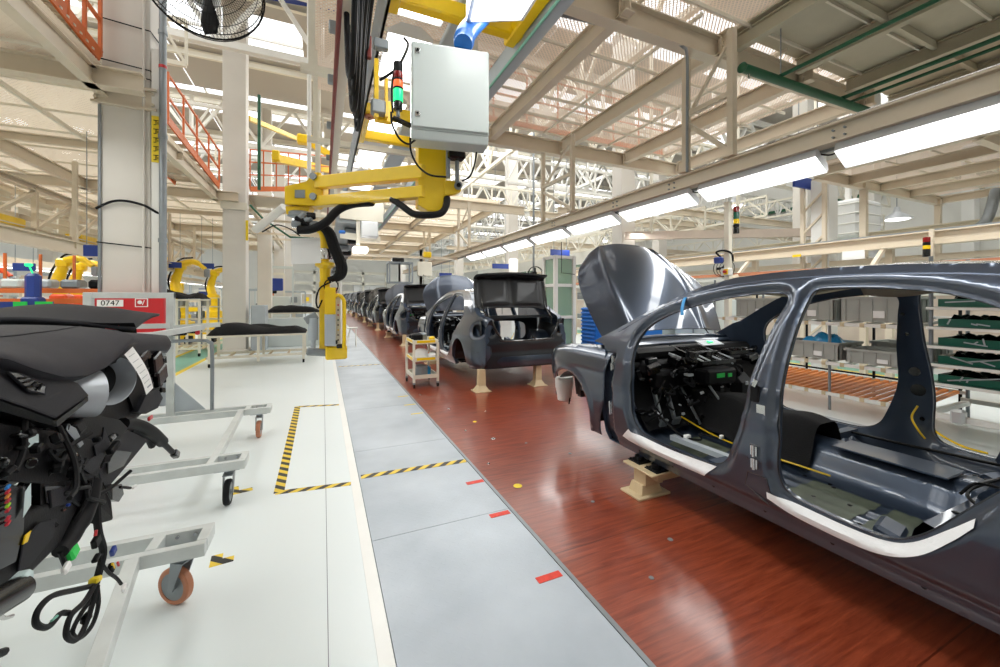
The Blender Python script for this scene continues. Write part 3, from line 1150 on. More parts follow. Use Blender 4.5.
cd += [at(683, 47, Z=4.55), at(687, 58, X=cd[-1].x + .12), at(687, 120, X=4.24), at(687, 172, X=4.24)]
tag(MB().tube(cd, 0.018, 8, curve=5).build('grey_conduit', 'steel', smooth=True), 'thin grey conduit bending down beside the nearest hanger frame', 'conduit')
tag(MB().bar(at(250, -12, Y=12), at(345, 5, Y=12), .3, .25).build('crane_beam', 'blue'), 'blue crane beam at the top edge left of the festoon rail', 'beam')

# ============================================================ THE CAR BODIES
HWT = [(0.0, .80), (.2, .845), (.35, .885), (.6, .91), (.8, .905), (.95, .88), (1.1, .82), (1.3, .735), (1.5, .63), (1.6, .56), (1.7, .5)]


def hw(y, z):
    w = HWT[-1][1]
    for (a, b), (c, e) in zip(HWT, HWT[1:]):
        if z <= c:
            w = b + (e - b) * (z - a) / (c - a)
            break
    if y > 3.1:
        w *= 1 - .26 * ((y - 3.1) / 0.75) ** 2.2
    if y < .1:
        w *= 1 - .08 * ((.1 - y) / .77) ** 2
    if y < -.40:
        w -= .10 * ((-.40 - y) / .27) ** 2
    return w


def arc(cy, cz, r, a0, a1, n):
    return [(cy + r * math.cos(math.radians(a0 + (a1 - a0) * i / n)), cz + r * math.sin(math.radians(a0 + (a1 - a0) * i / n))) for i in range(n + 1)]


SIDE = ([(.56, .25), (1.2, .245), (2.0, .245), (2.66, .265), (2.69, .33), (2.68, .6), (2.68, .88), (2.67, .98), (2.72, 1.05), (2.87, 1.07)] +
        [(2.70, 1.155), (2.52, 1.25), (2.34, 1.35), (2.16, 1.44), (1.95, 1.53), (1.73, 1.583), (1.5, 1.603), (1.2, 1.612), (.95, 1.61), (.63, 1.59), (.42, 1.55),
         (.2, 1.46), (0, 1.36), (-.2, 1.26), (-.36, 1.185), (-.5, 1.15), (-.62, 1.12), (-.66, 1.08), (-.655, .95), (-.67, .8), (-.68, .6), (-.66, .4), (-.6, .33), (-.25, .3)] +
        arc(.18, .40, .355, 190, -20, 18)[1:])
FRONT_OPEN = smooth2([(2.40, 1.06), (2.33, 1.22), (2.12, 1.345), (1.8, 1.44), (1.55, 1.475), (1.41, 1.475), (1.375, 1.43), (1.40, 1.33), (1.44, 1.13), (1.46, .97),
                      (1.465, .85), (1.49, .73), (1.53, .61), (1.57, .51), (1.64, .45), (1.77, .425), (2.17, .435), (2.29, .465), (2.345, .55), (2.36, .68), (2.37, .85)], 4)
REAR_OPEN = smooth2([(1.22, 1.5), (1.265, 1.48), (1.28, 1.42), (1.295, 1.28), (1.30, 1.08), (1.29, .87), (1.285, .72), (1.29, .62), (1.285, .52), (1.24, .455),
                     (1.12, .435), (.95, .43), (.84, .445), (.76, .5), (.69, .58), (.61, .69), (.5, .83), (.38, .95), (.29, 1.05), (.25, 1.13), (.32, 1.22), (.5, 1.345), (.64, 1.43), (.8, 1.48), (1.0, 1.5)], 4)
TAIL_HOLE = smooth2([(-.52, 1.03), (-.38, 1.0), (-.36, .94), (-.42, .86), (-.54, .84), (-.62, .88), (-.62, .99)], 4)


HS_ = np.array(FRONT_OPEN + REAR_OPEN)
HE_ = np.array(FRONT_OPEN[1:] + FRONT_OPEN[:1] + REAR_OPEN[1:] + REAR_OPEN[:1])


def sst(x):
    x = max(0.0, min(1.0, x))
    return x * x * (3 - 2 * x)


def side_map(sgn):
    def f(y, z, d):
        w = hw(y, z)
        w -= 0.030 * (1 - sst((d - 0.012) / 0.040))          # door frame flange steps in
        if z < .42:
            w -= 0.03 * sst((.42 - z) / .17) * (1 - sst((y - 5)))
        w += 0.010 * math.exp(-((z - .80 - .03 * (1 - y)) / .035) ** 2)    # shoulder line
        w -= 0.010 * math.exp(-((z - .335) / .016) ** 2)       # sill groove
        if y > 2.54 and z < 1.02:                                # hinge recess ahead of the A-post
            w -= .045 * sst((y - 2.54) / .02) * sst((1.02 - z) / .05)
        return (sgn * w, y, z)
    return f


def build_car():
    r = root('car', (0, 0, 0), 'x', 'car')
    for sgn in (-1, 1):
        mb = MB()
        sheet(mb, SIDE, [FRONT_OPEN, REAR_OPEN, TAIL_HOLE], side_map(sgn), 0.018)
        o = mb.build('body_side', 'paint', r, smooth=60, world=False, solid=0)
        # inner pressing: the same outline set in
        def fin(y, z, d, s=sgn):
            w = hw(y, z) - 0.062 - 0.035 * sst((d - .01) / .09) - (.05 if y > 2.58 else 0)
            return (s * w, y, z)
        mb = MB()
        IN = [(y, min(z, 1.575)) for y, z in SIDE]
        sheet(mb, IN, [FRONT_OPEN, REAR_OPEN], fin, 0.05)
        inn = mb.build('inner_pressing', 'paint_in', o, smooth=60, world=False)
        # flanges joining skin and inner around the openings
        mb = MB()
        for H in (FRONT_OPEN, REAR_OPEN):
            n = len(H)
            vv, ff = [], []
            for (y, z) in H:
                w = hw(y, z)
                vv.append((sgn * (w - .030), y, z))
                vv.append((sgn * (w - .064), y, z))
            for i in range(n):
                j = (i + 1) % n
                ff.append((2 * i, 2 * i + 1, 2 * j + 1, 2 * j))
            mb.add(vv, ff)
        S = SIDE
        vv, ff = [], []
        for (y, z) in S:
            w = hw(y, z)
            vv.append((sgn * (w - (0.03 if z < .42 else 0)), y, z)); vv.append((sgn * (w - .08), y, min(z, 1.575)))
        n = len(S)
        for i in range(n):
            j = (i + 1) % n
            ff.append((2 * i, 2 * i + 1, 2 * j + 1, 2 * j))
        mb.add(vv, ff)
        mb.build('flange', 'paint_in', o, smooth=60, world=False)
        # black seal lip along the door openings
        mb = MB()
        for H in (FRONT_OPEN, REAR_OPEN):
            mb.tube([(sgn * (hw(y, z) - .036), y, z) for y, z in H], 0.006, 6, closed=True)
        mb.each('door_seal', 'paint_dark', o, smooth=True, world=False)
        # drip rail highlight along the roof
        mb = MB()
        rail = [(2.60, 1.17), (2.34, 1.32), (2.10, 1.44), (1.8, 1.52), (1.5, 1.553), (1.2, 1.565), (.9, 1.56), (.62, 1.54), (.4, 1.49), (.15, 1.38)]
        mb.tube([(sgn * (hw(y, z) - .004), y, z) for y, z in rail], 0.007, 6, curve=3)
        mb.build('drip_rail', 'paint', o, smooth=True, world=False)
        # hinges on the A-post and B-post, striker
        mb = MB()
        for (y, z) in ((2.585, .95), (2.585, .89), (2.585, .58), (2.585, .53), (1.385, .63), (1.385, .56)):
            w = hw(y, z)
            mb = MB()
            w -= .03 if y > 2 else 0
            mb.box((sgn * (w + .003), y, z), (.02, .035, .05)).cyl((sgn * (w + .015), y, z - .03), (sgn * (w + .015), y, z + .03), .008, 8)
            mb.build('hinge', 'chrome', o, world=False)
        mb = MB()
        w = hw(1.37, .93)
        mb.rbox((sgn * (w + .002), 1.40, .93), (.02, .05, .09), .006)
        mb.build('door_latch', 'black', o, world=False)
        MB().box((sgn * (w + .012), 1.36, .855), (.012, .045, .05)).box((sgn * (w + .012), 1.39, .99), (.02, .02, .04), r=(.4, 0, 0)).each('striker', 'chrome', o, world=False)
        mb = MB()
        P = [(1.45, .42), (1.43, .50), (1.33, .50), (1.31, .40), (1.33, .36)]
        mb.tube([(sgn * (hw(y, z) - .002), y, z) for y, z in P], .004, 6, closed=True)
        P = [(1.43, .57), (1.41, .66), (1.36, .66), (1.35, .57)]
        mb.tube([(sgn * (hw(y, z) - .002), y, z) for y, z in P], .004, 6, closed=True)
        mb.each('pressed_outline', 'paint_dark', o, smooth=True, world=False)
        b = MB()
        for y in np.arange(.75, 2.7, .31):
            b.lathe([(.009, 0), (.009, .002), (.001, .002)], (sgn * (hw(y, .3) - .026), y, .30), (sgn, 0, 0), 10)
        b.each('plug', 'black', o, world=False)
        # black discs stand for the shade in openings inside the B-post
        for (yo, zo, ro) in ((1.36, .93, .032), (1.35, .80, .042), (1.36, 1.20, .012), (1.36, 1.34, .012), (1.33, .60, .014)):
            xo = fin(yo, zo, .08)[0] - sgn * .003
            MB().lathe([(ro, 0), (ro * .96, .002), (.001, .002)], (xo, yo, zo), (-sgn, 0, 0), 20).build('pillar_opening_shade', 'black_gloss', inn, world=False)
        # white masking strips on the sill steps
        def strip(pa, pb, n_, off):
            m_ = MB()
            A, B = crom([(a, b, 0) for a, b in pa], 6), crom([(a, b, 0) for a, b in pb], 6)
            vv = []
            for a, b in zip(A, B):
                for t in (0, .25, .5, .75, 1):
                    y, z = a.x + (b.x - a.x) * t, a.y + (b.y - a.y) * t
                    w = abs(side_map(1)(y, z, float(seg_dist(np.array([[y, z]]), HS_, HE_)[0]))[0]) + .008
                    vv.append((sgn * w, y, z))
            m_.add(vv, [(5 * i + k, 5 * i + 5 + k, 5 * i + 6 + k, 5 * i + 1 + k) for i in range(len(A) - 1) for k in range(4)])
            return m_
        strip([(1.64, .438), (2.0, .418), (2.3, .43), (2.36, .45)], [(1.72, .35), (2.0, .335), (2.3, .342), (2.44, .37)], 8, .004).build('sill_film', 'tape_white', o, smooth=True, world=False)
        strip([(1.33, .43), (1.22, .425), (1.0, .418), (.86, .43), (.77, .475), (.67, .58), (.60, .66)],
              [(1.33, .395), (1.2, .362), (1.0, .353), (.86, .374), (.748, .44), (.655, .55), (.60, .63)], 8, .004).build('sill_film', 'tape_white', o, smooth=True, world=False)

    # ---- roof
    def rz(y):
        pts = [(p[0], p[1]) for p in SIDE[12:24]][::-1]
        for (a, b), (c, e) in zip(pts, pts[1:]):
            if y <= c:
                return b + (e - b) * (y - a) / (c - a)
        return pts[-1][1]

    def froof(u, v):
        x = -1 + 2 * u
        y0, y1 = .42 - .06 * (1 - x * x) * 0, 1.80
        y = .44 + .03 * x * x * -1 + (1.82 + .10 * (1 - x * x) - .44) * v
        z = rz(y) - .006
        w = hw(y, z)
        return (x * w, y, z + .036 * (1 - x ** 2) + .002)
    rf = MB().grid(froof, 24, 24).build('roof', 'paint', r, smooth=True, world=False)
    MB().grid(lambda u, v: tuple(a - b for a, b in zip(froof(.02 + u * .96, .01 + v * .98), (0, 0, .035))), 16, 16).build('headlining_panel', 'paint_in', rf, smooth=True, world=False)
    b = MB()
    b.tube([froof(i / 12, 1.0)[:2] + (froof(i / 12, 1.0)[2] - .03,) for i in range(13)], .035, 8)
    b.tube([froof(i / 12, 0.0)[:2] + (froof(i / 12, 0.0)[2] - .03,) for i in range(13)], .035, 8)
    b.each('roof_header', 'paint_in', rf, smooth=True, world=False)
    # beige lining edge hanging in the openings
    for sgn in (-1, 1):
        b = MB()
        b.grid(lambda u, v: (sgn * (.50 - .0 * v + .07 * v), 1.55 - u * 1.05, 1.545 - .055 * v - .02 * math.sin(u * PI * 3) * v - .03 * abs(u - .5) * v), 24, 4)
        b.build('headlining_edge', 'beige', rf, smooth=True, world=False, solid=.006)

    # ---- cowl and firewall
    b = MB()
    b.grid(lambda u, v: ((-1 + 2 * u) * .78, 2.66 + .22 * v + .05 * (1 - (2 * u - 1) ** 2), 1.035 + .035 * v + .02 * math.sin(v * 9)), 16, 8)
    b.grid(lambda u, v: ((-1 + 2 * u) * .80, 2.74 + .10 * (1 - v) * 0 + .08 * v * 0 - .1 * (1 - v), .40 + .66 * v), 10, 10)
    b.build('firewall', 'paint_in', r, smooth=True, world=False)
    MB().tube([(-.80, 2.70, 1.06), (-.4, 2.78, 1.085), (0, 2.81, 1.09), (.4, 2.78, 1.085), (.80, 2.70, 1.06)], .016, 8, curve=5).build('windscreen_ledge', 'paint', r, smooth=True, world=False)

    # ---- floor pan with tunnel, seat cross members, heel board and rear pan
    def ffloor(u, v):
        x = -.84 + 1.68 * u
        y = -.60 + 3.25 * v
        z = .335
        tn = math.exp(-((x) / .16) ** 4) * .19
        if y > .80:
            z += tn
        # rear heel board
        up = sst((.84 - y) / .08)
        z += up * (.215 - (tn if y > .80 else 0))
        z += .05 * up * sst((.52 - y) / .08) + .04 * up * math.exp(-((x) / .2) ** 4)
        # wheel houses
        wh = math.exp(-(((y - .18) / .36) ** 4)) * sst((abs(x) - .46) / .12)
        z += wh * .26
        # spare wheel well
        ww = 0
        z -= ww * .20
        if y < 1.0:
            z += .006 * math.sin(y * 60) * (1 - ww) * (1 - wh)
        elif abs(x) > .2:
            z += .006 * math.sin(x * 55)
        # front seat cross member
        z += .07 * math.exp(-((y - 1.75) / .07) ** 4) * (1 if abs(x) < .74 else .3)
        z += .25 * sst((y - 2.35) / .3)
        return (x, y, z)
    fp = MB().grid(ffloor, 64, 120).build('floor_pan', 'paint_in', r, smooth=True, world=False)
    b = MB()
    for (x0, x1, y0, y1) in ((-.68, -.3, 1.10, 1.42), (.3, .68, 1.1, 1.42), (-.62, -.3, 1.95, 2.25), (.3, .62, 1.95, 2.25), (-.52, -.28, .40, .55), (.1, .42, .5, .72), (-.3, -.1, .52, .70), (-.62, -.5, .6, .72), (-.66, -.3, .86, 1.05)):
        b.grid(lambda u, v: tuple(a + c for a, c in zip(ffloor((x0 + (x1 - x0) * u + .84) / 1.68, (y0 + (y1 - y0) * v + .6) / 3.25), (0, 0, .004))), 10, 10)
    b.each('sound_pad', 'olive', fp, smooth=True, world=False)
    # rear seat pan details: brackets, strip, spring cup, bolts
    b = MB()
    b.rbox((.1, .70, .575), (.55, .10, .03), .008, (0, 0, .1))
    b.rbox((-.42, .55, .60), (.20, .22, .03), .01, (0, 0, .2))
    b.rbox((-.05, 1.15, .535), (.22, .5, .012), .004)
    b.rbox((-.62, .94, .37), (.16, .10, .05), .015, (.3, 0, .2))
    b.rbox((.62, .94, .37), (.16, .10, .05), .015, (.3, 0, -.2))
    b.rbox((.18, .60, .59), (.34, .16, .012), .004, (0, 0, .1))
    b.rbox((.32, .78, .60), (.09, .14, .12), .01, (.3, 0, 0))
    b.lathe([(.065, 0), (.07, .08), (.05, .1), (.045, .03), (.001, .03)], (-.52, .60, .57), (-.3, .5, .8), 18)
    b.bar((-.8, 1.72, .40), (.8, 1.72, .40), .06, .05)
    b.each('seat_bracket', 'paint_in', fp, world=False)
    b = MB().rbox((-.22, .68, .585), (.30, .03, .008), .002, (0, 0, .05))
    b.build('white_strip', 'tape_white', fp, world=False)
    b = MB()
    rnd = random.Random(4)
    for k in range(60):
        x, y = rnd.uniform(-.7, .7), rnd.uniform(.3, 2.2)
        z = ffloor((x + .84) / 1.68, (y + .6) / 3.25)[2]
        b.lathe([(.012, 0), (.012, .004), (.001, .006)], (x, y, z), n=8)
    b.each('weld_stud', 'black', fp, world=False)
    b = MB()
    b.tube([(-.72, .50, .74), (-.6, .62, .60), (-.45, .74, .57), (-.3, .78, .57), (-.1, .74, .60), (.1, .78, .585), (.35, .72, .58), (.6, .6, .66)], .007, 8, curve=6)
    b.tube([(.68, 2.2, .42), (.72, 1.6, .41), (.74, 1.2, .42), (.72, .9, .45), (.62, .7, .6), (.6, .6, .66)], .010, 8, curve=6)
    b.tube([(-.42, .78, .57), (-.40, .74, .63), (-.30, .7, .61), (-.2, .74, .58)], .006, 8, curve=6)
    b.each('wiring_loom', 'black', fp, smooth=True, world=False)
    MB().tube([(.75, 1.33, .70), (.72, 1.35, .62), (.66, 1.3, .56), (.68, 1.27, .5)], .006, 6, curve=6).build('yellow_wire', 'yellow', fp, smooth=True, world=False)
    # centre console carpet: dark felt over the tunnel, foot well carpet
    b = MB()
    b.grid(lambda u, v: (-.26 + .52 * u, 1.5 + 1.05 * v, .36 + .27 * math.exp(-((u - .5) / .33) ** 6) + .02 * math.sin(v * 14) + .06 * v), 18, 24)
    b.build('tunnel_felt', 'fabric_black', fp, smooth=True, world=False)
    MB().box((-.245, 1.86, .52), (.004, .10, .05)).build('label', 'paper', fp, world=False)
    MB().tube([(-.30, 2.4, .46), (-.28, 2.1, .39), (-.29, 1.8, .385), (-.28, 1.5, .39), (-.27, 1.35, .39)], .006, 6, curve=5).build('yellow_tube', 'yellow', fp, smooth=True, world=False)
    MB().bar((-.62, 1.66, .41), (-.62, 2.2, .40), .05, .035).build('seat_rail', 'steel_paint', fp, world=False)

    # ---- rear bulkhead, parcel shelf, trunk
    def fbulk(y, z, d):
        return (y, .30 - .10 * (z - .6), z)
    mb = MB()
    sheet(mb, [(-.74, .62), (.74, .62), (.70, 1.12), (-.70, 1.12)], [smooth2([(-.42, .70), (.0, .68), (.42, .70), (.46, .88), (.38, 1.0), (0, 1.03), (-.38, 1.0), (-.46, .88)], 4)], fbulk, .05)
    mb.build('rear_bulkhead', 'paint_dark', r, smooth=True, world=False)
    b = MB().grid(lambda u, v: ((-1 + 2 * u) * .70, .26 - .52 * v, 1.12 + .02 * v + .01 * math.sin(u * 30)), 20, 6)
    b.bar((-.70, -.26, 1.13), (.70, -.26, 1.13), .05, .05)
    b.build('parcel_shelf', 'paint_dark', r, smooth=True, world=False)
    # boot side liners
    for sgn in (-1, 1):
        MB().grid(lambda u, v: (sgn * (.72 + .05 * v), .28 - .86 * u, .58 + .52 * v), 8, 8).build('trunk_side', 'paint_dark', r, smooth=True, world=False)
    # rear panel with the trunk opening
    def frear(x, z, d):
        w = .82
        y = -.69 + .045 * (x / w) ** 4 - .01 * math.exp(-((z - .72) / .03) ** 2) + .02 * (1 - sst((d - .01) / .04)) + .012 * math.exp(-((z - .60) / .02) ** 2)
        return (x, y, z)
    outer = [(-.78, .34), (.78, .34), (.80, .6), (.79, .8), (.775, .95), (.74, 1.10), (.66, 1.14), (.635, 1.11), (-.635, 1.11), (-.66, 1.14), (-.74, 1.10), (-.775, .95), (-.79, .8), (-.80, .6)]
    opening = [(-.62, 1.10), (-.56, .95), (-.47, .82), (-.42, .77), (.42, .77), (.47, .82), (.56, .95), (.62, 1.10)]
    full = [(-.70, .34), (.70, .34), (.72, .6), (.72, .8), (.71, .95), (.68, 1.07), (.64, 1.11)] + opening[::-1] + [(-.64, 1.11), (-.68, 1.07), (-.71, .95), (-.72, .8), (-.72, .6)]
    mb = MB()
    sheet(mb, full, [smooth2([(s * a, b) for a, b in ((.60, 1.0), (.66, 1.0), (.68, .93), (.65, .87), (.57, .88))], 4) for s in (-1, 1)], frear, .03)
    rp = mb.build('rear_panel', 'paint_dark', r, smooth=60, world=False)  # body paint swapped for a darker one that imitates dark reflections
    b = MB()
    op = crom([(x, 0, z) for x, z in opening], 4)
    b.tube([(p.x, frear(p.x, p.z, 0)[1] - .01, p.z) for p in op], .018, 8)
    b.build('trunk_seal', 'paint_black', rp, smooth=True, world=False)
    b = MB()
    b.grid(lambda u, v: ((-1 + 2 * u) * .76, -.72 + .10 * (2 * u - 1) ** 2 - .012 * math.sin(v * PI), .37 + .15 * v), 20, 5)
    b.grid(lambda u, v: ((-1 + 2 * u) * .76, -.72 + .10 * (2 * u - 1) ** 2 + .07 * v, .52), 20, 2)
    b.grid(lambda u, v: ((-1 + 2 * u) * .76, -.72 + .10 * (2 * u - 1) ** 2 + .07 * v, .37), 20, 2)
    b.build('bumper_beam', 'paint', rp, smooth=True, world=False)
    for sgn in (-1, 1):
        b = MB()
        b.lathe([(.05, 0), (.045, .05), (.03, .06), (.001, .06)], (sgn * .65, -.60, .93), (0, 1, 0), 16)
        b.build('lamp_pocket', 'paint_dark', rp, smooth=True, world=False)
        # C-post to deck shoulders
        b = MB()
        b.grid(lambda u, v: (sgn * (.60 + (hw(-.25 - .4 * u, 1.12) - .60 - .004) * v), .06 - .70 * u, 1.33 - .22 * sst(u * 1.7) - .012 * (1 - v) + .0 * v - .10 * v * (1 - sst(u * 1.8)) * .0), 14, 5)
        b.build('deck_shoulder', 'paint', rp, smooth=True, world=False)

    # ---- trunk lid, opened: closed shape turned about its hinge
    lid = bpy.data.objects.new('trunk_lid_pivot', None)

    def lidpt(u, v, off=0.0):
        q = abs(-1 + 2 * u)
        x = (-1 + 2 * u) * (.71 - .02 * v - .13 * v ** 7)
        s = v * .86 - .09 * q ** 5 * (1 - v)
        if s < .50:
            y, z = -.10 - s, .05 + .02 * math.sin(s * 3)
        else:
            t = (s - .50) / .36
            a = min(1, t / .35)
            y = -.60 - .05 * math.sin(a * PI / 2) + .03 * max(0, t - .35)
            z = .07 - .05 * (1 - math.cos(a * PI / 2)) - .30 * max(0, t - .1)
        crown = .035 * (1 - (2 * u - 1) ** 2)
        if s < .5:
            z += crown - off
        else:
            y -= crown - off
            z -= off * .3
        # drooping side corners
        ed = sst((abs(2 * u - 1) - .86) / .14)
        z -= ed * .03
        # rotate about the hinge line (y=-.08, z=0)
        th = math.radians(-100)
        yy_, zz_ = y + .08, z
        y2 = yy_ * math.cos(th) - zz_ * math.sin(th)
        z2 = yy_ * math.sin(th) + zz_ * math.cos(th)
        return (x, -.16 + y2, 1.27 + z2)
    tl = MB().grid(lambda u, v: lidpt(u, v), 30, 34).build('trunk_lid', 'paint', r, smooth=True, world=False)
    b = MB()
    b.grid(lambda u, v: lidpt(.02 + .96 * u, .01 + .97 * v, .03 + .03 * sst(min(u, 1 - u) * 9 - .1) * sst(min(v, 1 - v) * 10 - .1) * (1 - .8 * math.exp(-((u - .5) / .04) ** 2))), 44, 44)
    # rim
    edge = [(i / 20, 0) for i in range(21)] + [(1, i / 20) for i in range(21)] + [(1 - i / 20, 1) for i in range(21)] + [(0, 1 - i / 20) for i in range(21)]
    vv = []
    for u, v in edge:
        vv.append(lidpt(u, v)); vv.append(lidpt(.02 + .96 * u, .01 + .97 * v, .03))
    b.add(vv, [(2 * i, 2 * i + 1, (2 * i + 3) % len(vv), (2 * i + 2) % len(vv)) for i in range(len(edge))])
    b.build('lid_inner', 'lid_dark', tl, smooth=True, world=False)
    b = MB()
    for sgn in (-1, 1):
        b.tube([(sgn * .60, -.45, 1.10), (sgn * .60, -.30, 1.22), (sgn * .60, -.20, 1.34), (sgn * .60, -.17, 1.45)], .013, 8, curve=5)
        b.tube([(sgn * .57, -.5, 1.0), (sgn * .585, -.40, 1.3)], .008, 8)
    b.each('lid_hinge', 'paint_black', tl, smooth=True, world=False)
    bpy.data.objects.remove(lid)

    # ---- hood, opened
    def hoodpt(u, v, off=0.0):
        q = -1 + 2 * u
        L_ = 1.08 - .22 * abs(q) ** 3.2
        wdt = .775 + .07 * math.sin(v * PI) - .16 * v ** 5
        x = q * wdt
        s = v * L_
        cr = .075 * (1 - q * q) + .02 * math.exp(-((abs(q) - .62) / .06) ** 2)
        prof = .10 * math.sin(v * PI * .62) - .04 * v * v
        nz = prof + cr - off
        th = math.radians(52)
        return (x, 2.84 + s * math.cos(th) - nz * math.sin(th) * 1.0, 1.11 + s * math.sin(th) + nz * math.cos(th))
    hd = MB().grid(lambda u, v: hoodpt(u, v), 36, 36).build('hood', 'paint', r, smooth=True, world=False)
    b = MB()
    b.grid(lambda u, v: hoodpt(.02 + .96 * u, .01 + .97 * v, .03), 20, 20)
    vv = []
    for u, v in edge:
        vv.append(hoodpt(u, v)); vv.append(hoodpt(.02 + .96 * u, .01 + .97 * v, .03))
    b.add(vv, [(2 * i, 2 * i + 1, (2 * i + 3) % len(vv), (2 * i + 2) % len(vv)) for i in range(len(edge))])
    b.build('hood_inner', 'paint_dark', hd, smooth=True, world=False)
    MB().tube([(.66, 2.88, 1.06), (.60, 3.15, 1.42)], .006, 6).tube([(-.60, 3.5, 1.70), (-.70, 3.60, 1.72), (-.70, 3.60, 2.05)], .004, 6).build('hood_prop', 'black', hd, world=False)

    # ---- front fenders
    for sgn in (-1, 1):
        F = [(2.715, .29), (2.70, .45), (2.64, .60), (2.63, .85), (2.61, .97), (2.58, 1.04), (2.75, 1.045), (3.0, 1.03), (3.25, 1.005), (3.45, .97), (3.58, .92), (3.65, .84), (3.67, .74), (3.62, .68), (3.53, .64)] + arc(3.19, .42, .345, 38, 200, 14)[0:]
        F = F[:-1] + [(2.84, .29)]

        def ff(y, z, d, s=sgn):
            w = hw(y, z) + .004
            if z > .9:
                w -= .9 * (z - .9) ** 1.5
            w += .014 * math.exp(-((math.hypot(y - 3.19, z - .42) - .37) / .02) ** 2)
            w += .010 * math.exp(-((z - .84) / .03) ** 2)
            return (s * w, y, z)
        mb = MB()
        sheet(mb, F, [], ff, .028)
        fo = mb.build('front_fender', 'paint', r, smooth=60, world=False, solid=.004)
        b = MB()
        b.grid(lambda u, v: (sgn * (.50 + .32 * v), 3.19 + .36 * math.cos(.75 + u * 2.5), .40 + .35 * math.sin(.75 + u * 2.5)), 16, 4)
        b.grid(lambda u, v: (sgn * .5, 2.8 + .55 * u, .35 + .55 * v), 4, 4)
        b.build('wheel_house', 'paint_black', fo, smooth=True, world=False)
        # rear wheel house
        b = MB()
        b.grid(lambda u, v: (sgn * (.5 + .34 * v), .18 + .35 * math.cos(PI * u * 1.1 - .15), .40 + .35 * math.sin(PI * u * 1.1 - .15)), 16, 4)
        b.grid(lambda u, v: (sgn * .5, -.14 + .64 * u, .3 + v * (.10 + math.sqrt(max(0, .33 ** 2 - (.64 * u - .32) ** 2)) * .9)), 12, 4)
        b.build('rear_wheel_house', 'paint_black', r, smooth=True, world=False)
    # inner side rails and radiator support
    b = MB()
    b.bar((-.45, 2.7, .52), (-.42, 3.62, .55), .09, .12).bar((.45, 2.7, .52), (.42, 3.62, .55), .09, .12)
    b.bar((-.68, 3.52, .86), (.68, 3.52, .86), .06, .07).bar((-.5, 3.56, .42), (.5, 3.56, .42), .06, .07)
    b.bar((-.6, 3.5, .86), (-.5, 3.56, .42), .05, .05).bar((.6, 3.5, .86), (.5, 3.56, .42), .05, .05)
    b.bar((-.62, 2.75, .96), (-.60, 3.5, .88), .10, .06).bar((.62, 2.75, .96), (.60, 3.5, .88), .10, .06)
    b.rbox((-.5, 3.12, .88), (.2, .24, .1), .03).rbox((.5, 3.12, .88), (.2, .24, .1), .03)
    b.build('front_frame', 'paint_dark', r, world=False)
    b = MB()
    b.rbox((0, 3.1, .75), (.62, .5, .28), .04).rbox((.3, 3.0, .96), (.3, .2, .1), .03).rbox((-.2, 2.9, .98), (.34, .14, .09), .03)
    b.tube([(-.5, 3.3, .9), (-.2, 3.2, .98), (.2, 3.3, .94), (.5, 3.1, .98)], .022, 8, curve=6)
    b.each('engine_bay_parts', 'black', r, world=False)
    # underbody edge so that no light shines through
    b = MB().box((0, 1.6, .29), (1.46, 2.2, .03)).box((0, -.2, .36), (1.0, .9, .03))
    b.each('underbody', 'paint_dark', r, world=False)

    # ---- dashboard carrier with all its bare black parts
    d = root('dashboard', (0, 0, 0), '', '')
    for kk in ('label', 'category'):
        del d[kk]
    d.parent = r
    b = MB()
    b.rbox((0, 2.56, .98), (1.44, .16, .10), .03)
    b.rbox((0, 2.50, .88), (1.40, .16, .12), .03)
    b.rbox((-.42, 2.44, .80), (.36, .18, .16), .03, (.2, 0, 0))
    b.rbox((.40, 2.46, .78), (.50, .18, .22), .03)
    b.each('carrier', 'black', d, world=False)
    MB().tube([(-.76, 2.48, .90), (0, 2.50, .92), (.76, 2.48, .90)], .028, 12).build('cross_tube', 'black', d, smooth=True, world=False)
    # centre vent frame
    b = MB()
    b.rbox((-.10, 2.36, .99), (.34, .05, .02), .004)
    for k in range(9):
        b.bar((-.24, 2.36 + k * .02, .985 + k * .005), (.05, 2.36 + k * .02, .985 + k * .005), .006, .014)
    b.bar((-.26, 2.34, .97), (-.26, 2.56, 1.03), .02, .02).bar((.07, 2.34, .97), (.07, 2.56, 1.03), .02, .02)
    for k in range(5):
        b.bar((-.25 + k * .08, 2.34, .975), (-.22 + k * .08, 2.24, .93), .012, .012)
    b.bar((-.26, 2.24, .925), (.14, 2.24, .925), .02, .03)
    b.build('centre_vent', 'black_gloss', d, world=False)
    b = MB()
    b.bar((-.27, 2.35, .985), (-.24, 2.24, .94), .01, .01).bar((-.20, 2.35, .985), (-.16, 2.24, .94), .01, .01).bar((-.08, 2.35, .985), (-.03, 2.24, .94), .01, .01).bar((.06, 2.45, 1.01), (.12, 2.24, .94), .01, .01)
    b.each('vent_edge', 'silver', d, world=False)
    MB().rbox((.14, 2.48, 1.05), (.26, .10, .008), .002, (.35, 0, 0)).build('metal_plate', 'silver', d, world=False)
    MB().rbox((.14, 2.475, 1.06), (.06, .03, .006), .001, (.35, 0, 0)).build('green_glow', 'lens_green', d, world=False)  # emissive plate imitating a small green light
    b = MB().rbox((.28, 2.34, .98), (.24, .10, .05), .01)
    for k in range(3):
        b.rbox((.21 + k * .07, 2.31, 1.01), (.05, .05, .02), .006)
    b.build('control_unit', 'black_gloss', d, world=False)
    b = MB().rbox((-.02, 2.30, .80), (.36, .14, .13), .02)
    b.rbox((.32, 2.36, .68), (.30, .22, .24), .08)
    b.rbox((.10, 2.40, .62), (.2, .2, .3), .04)
    b.each('air_box', 'black', d, world=False)
    MB().rbox((-.05, 2.226, .815), (.09, .006, .035), .001).rbox((.06, 2.226, .81), (.045, .006, .03), .001).each('green_tape', 'lens_green_on', d, world=False)
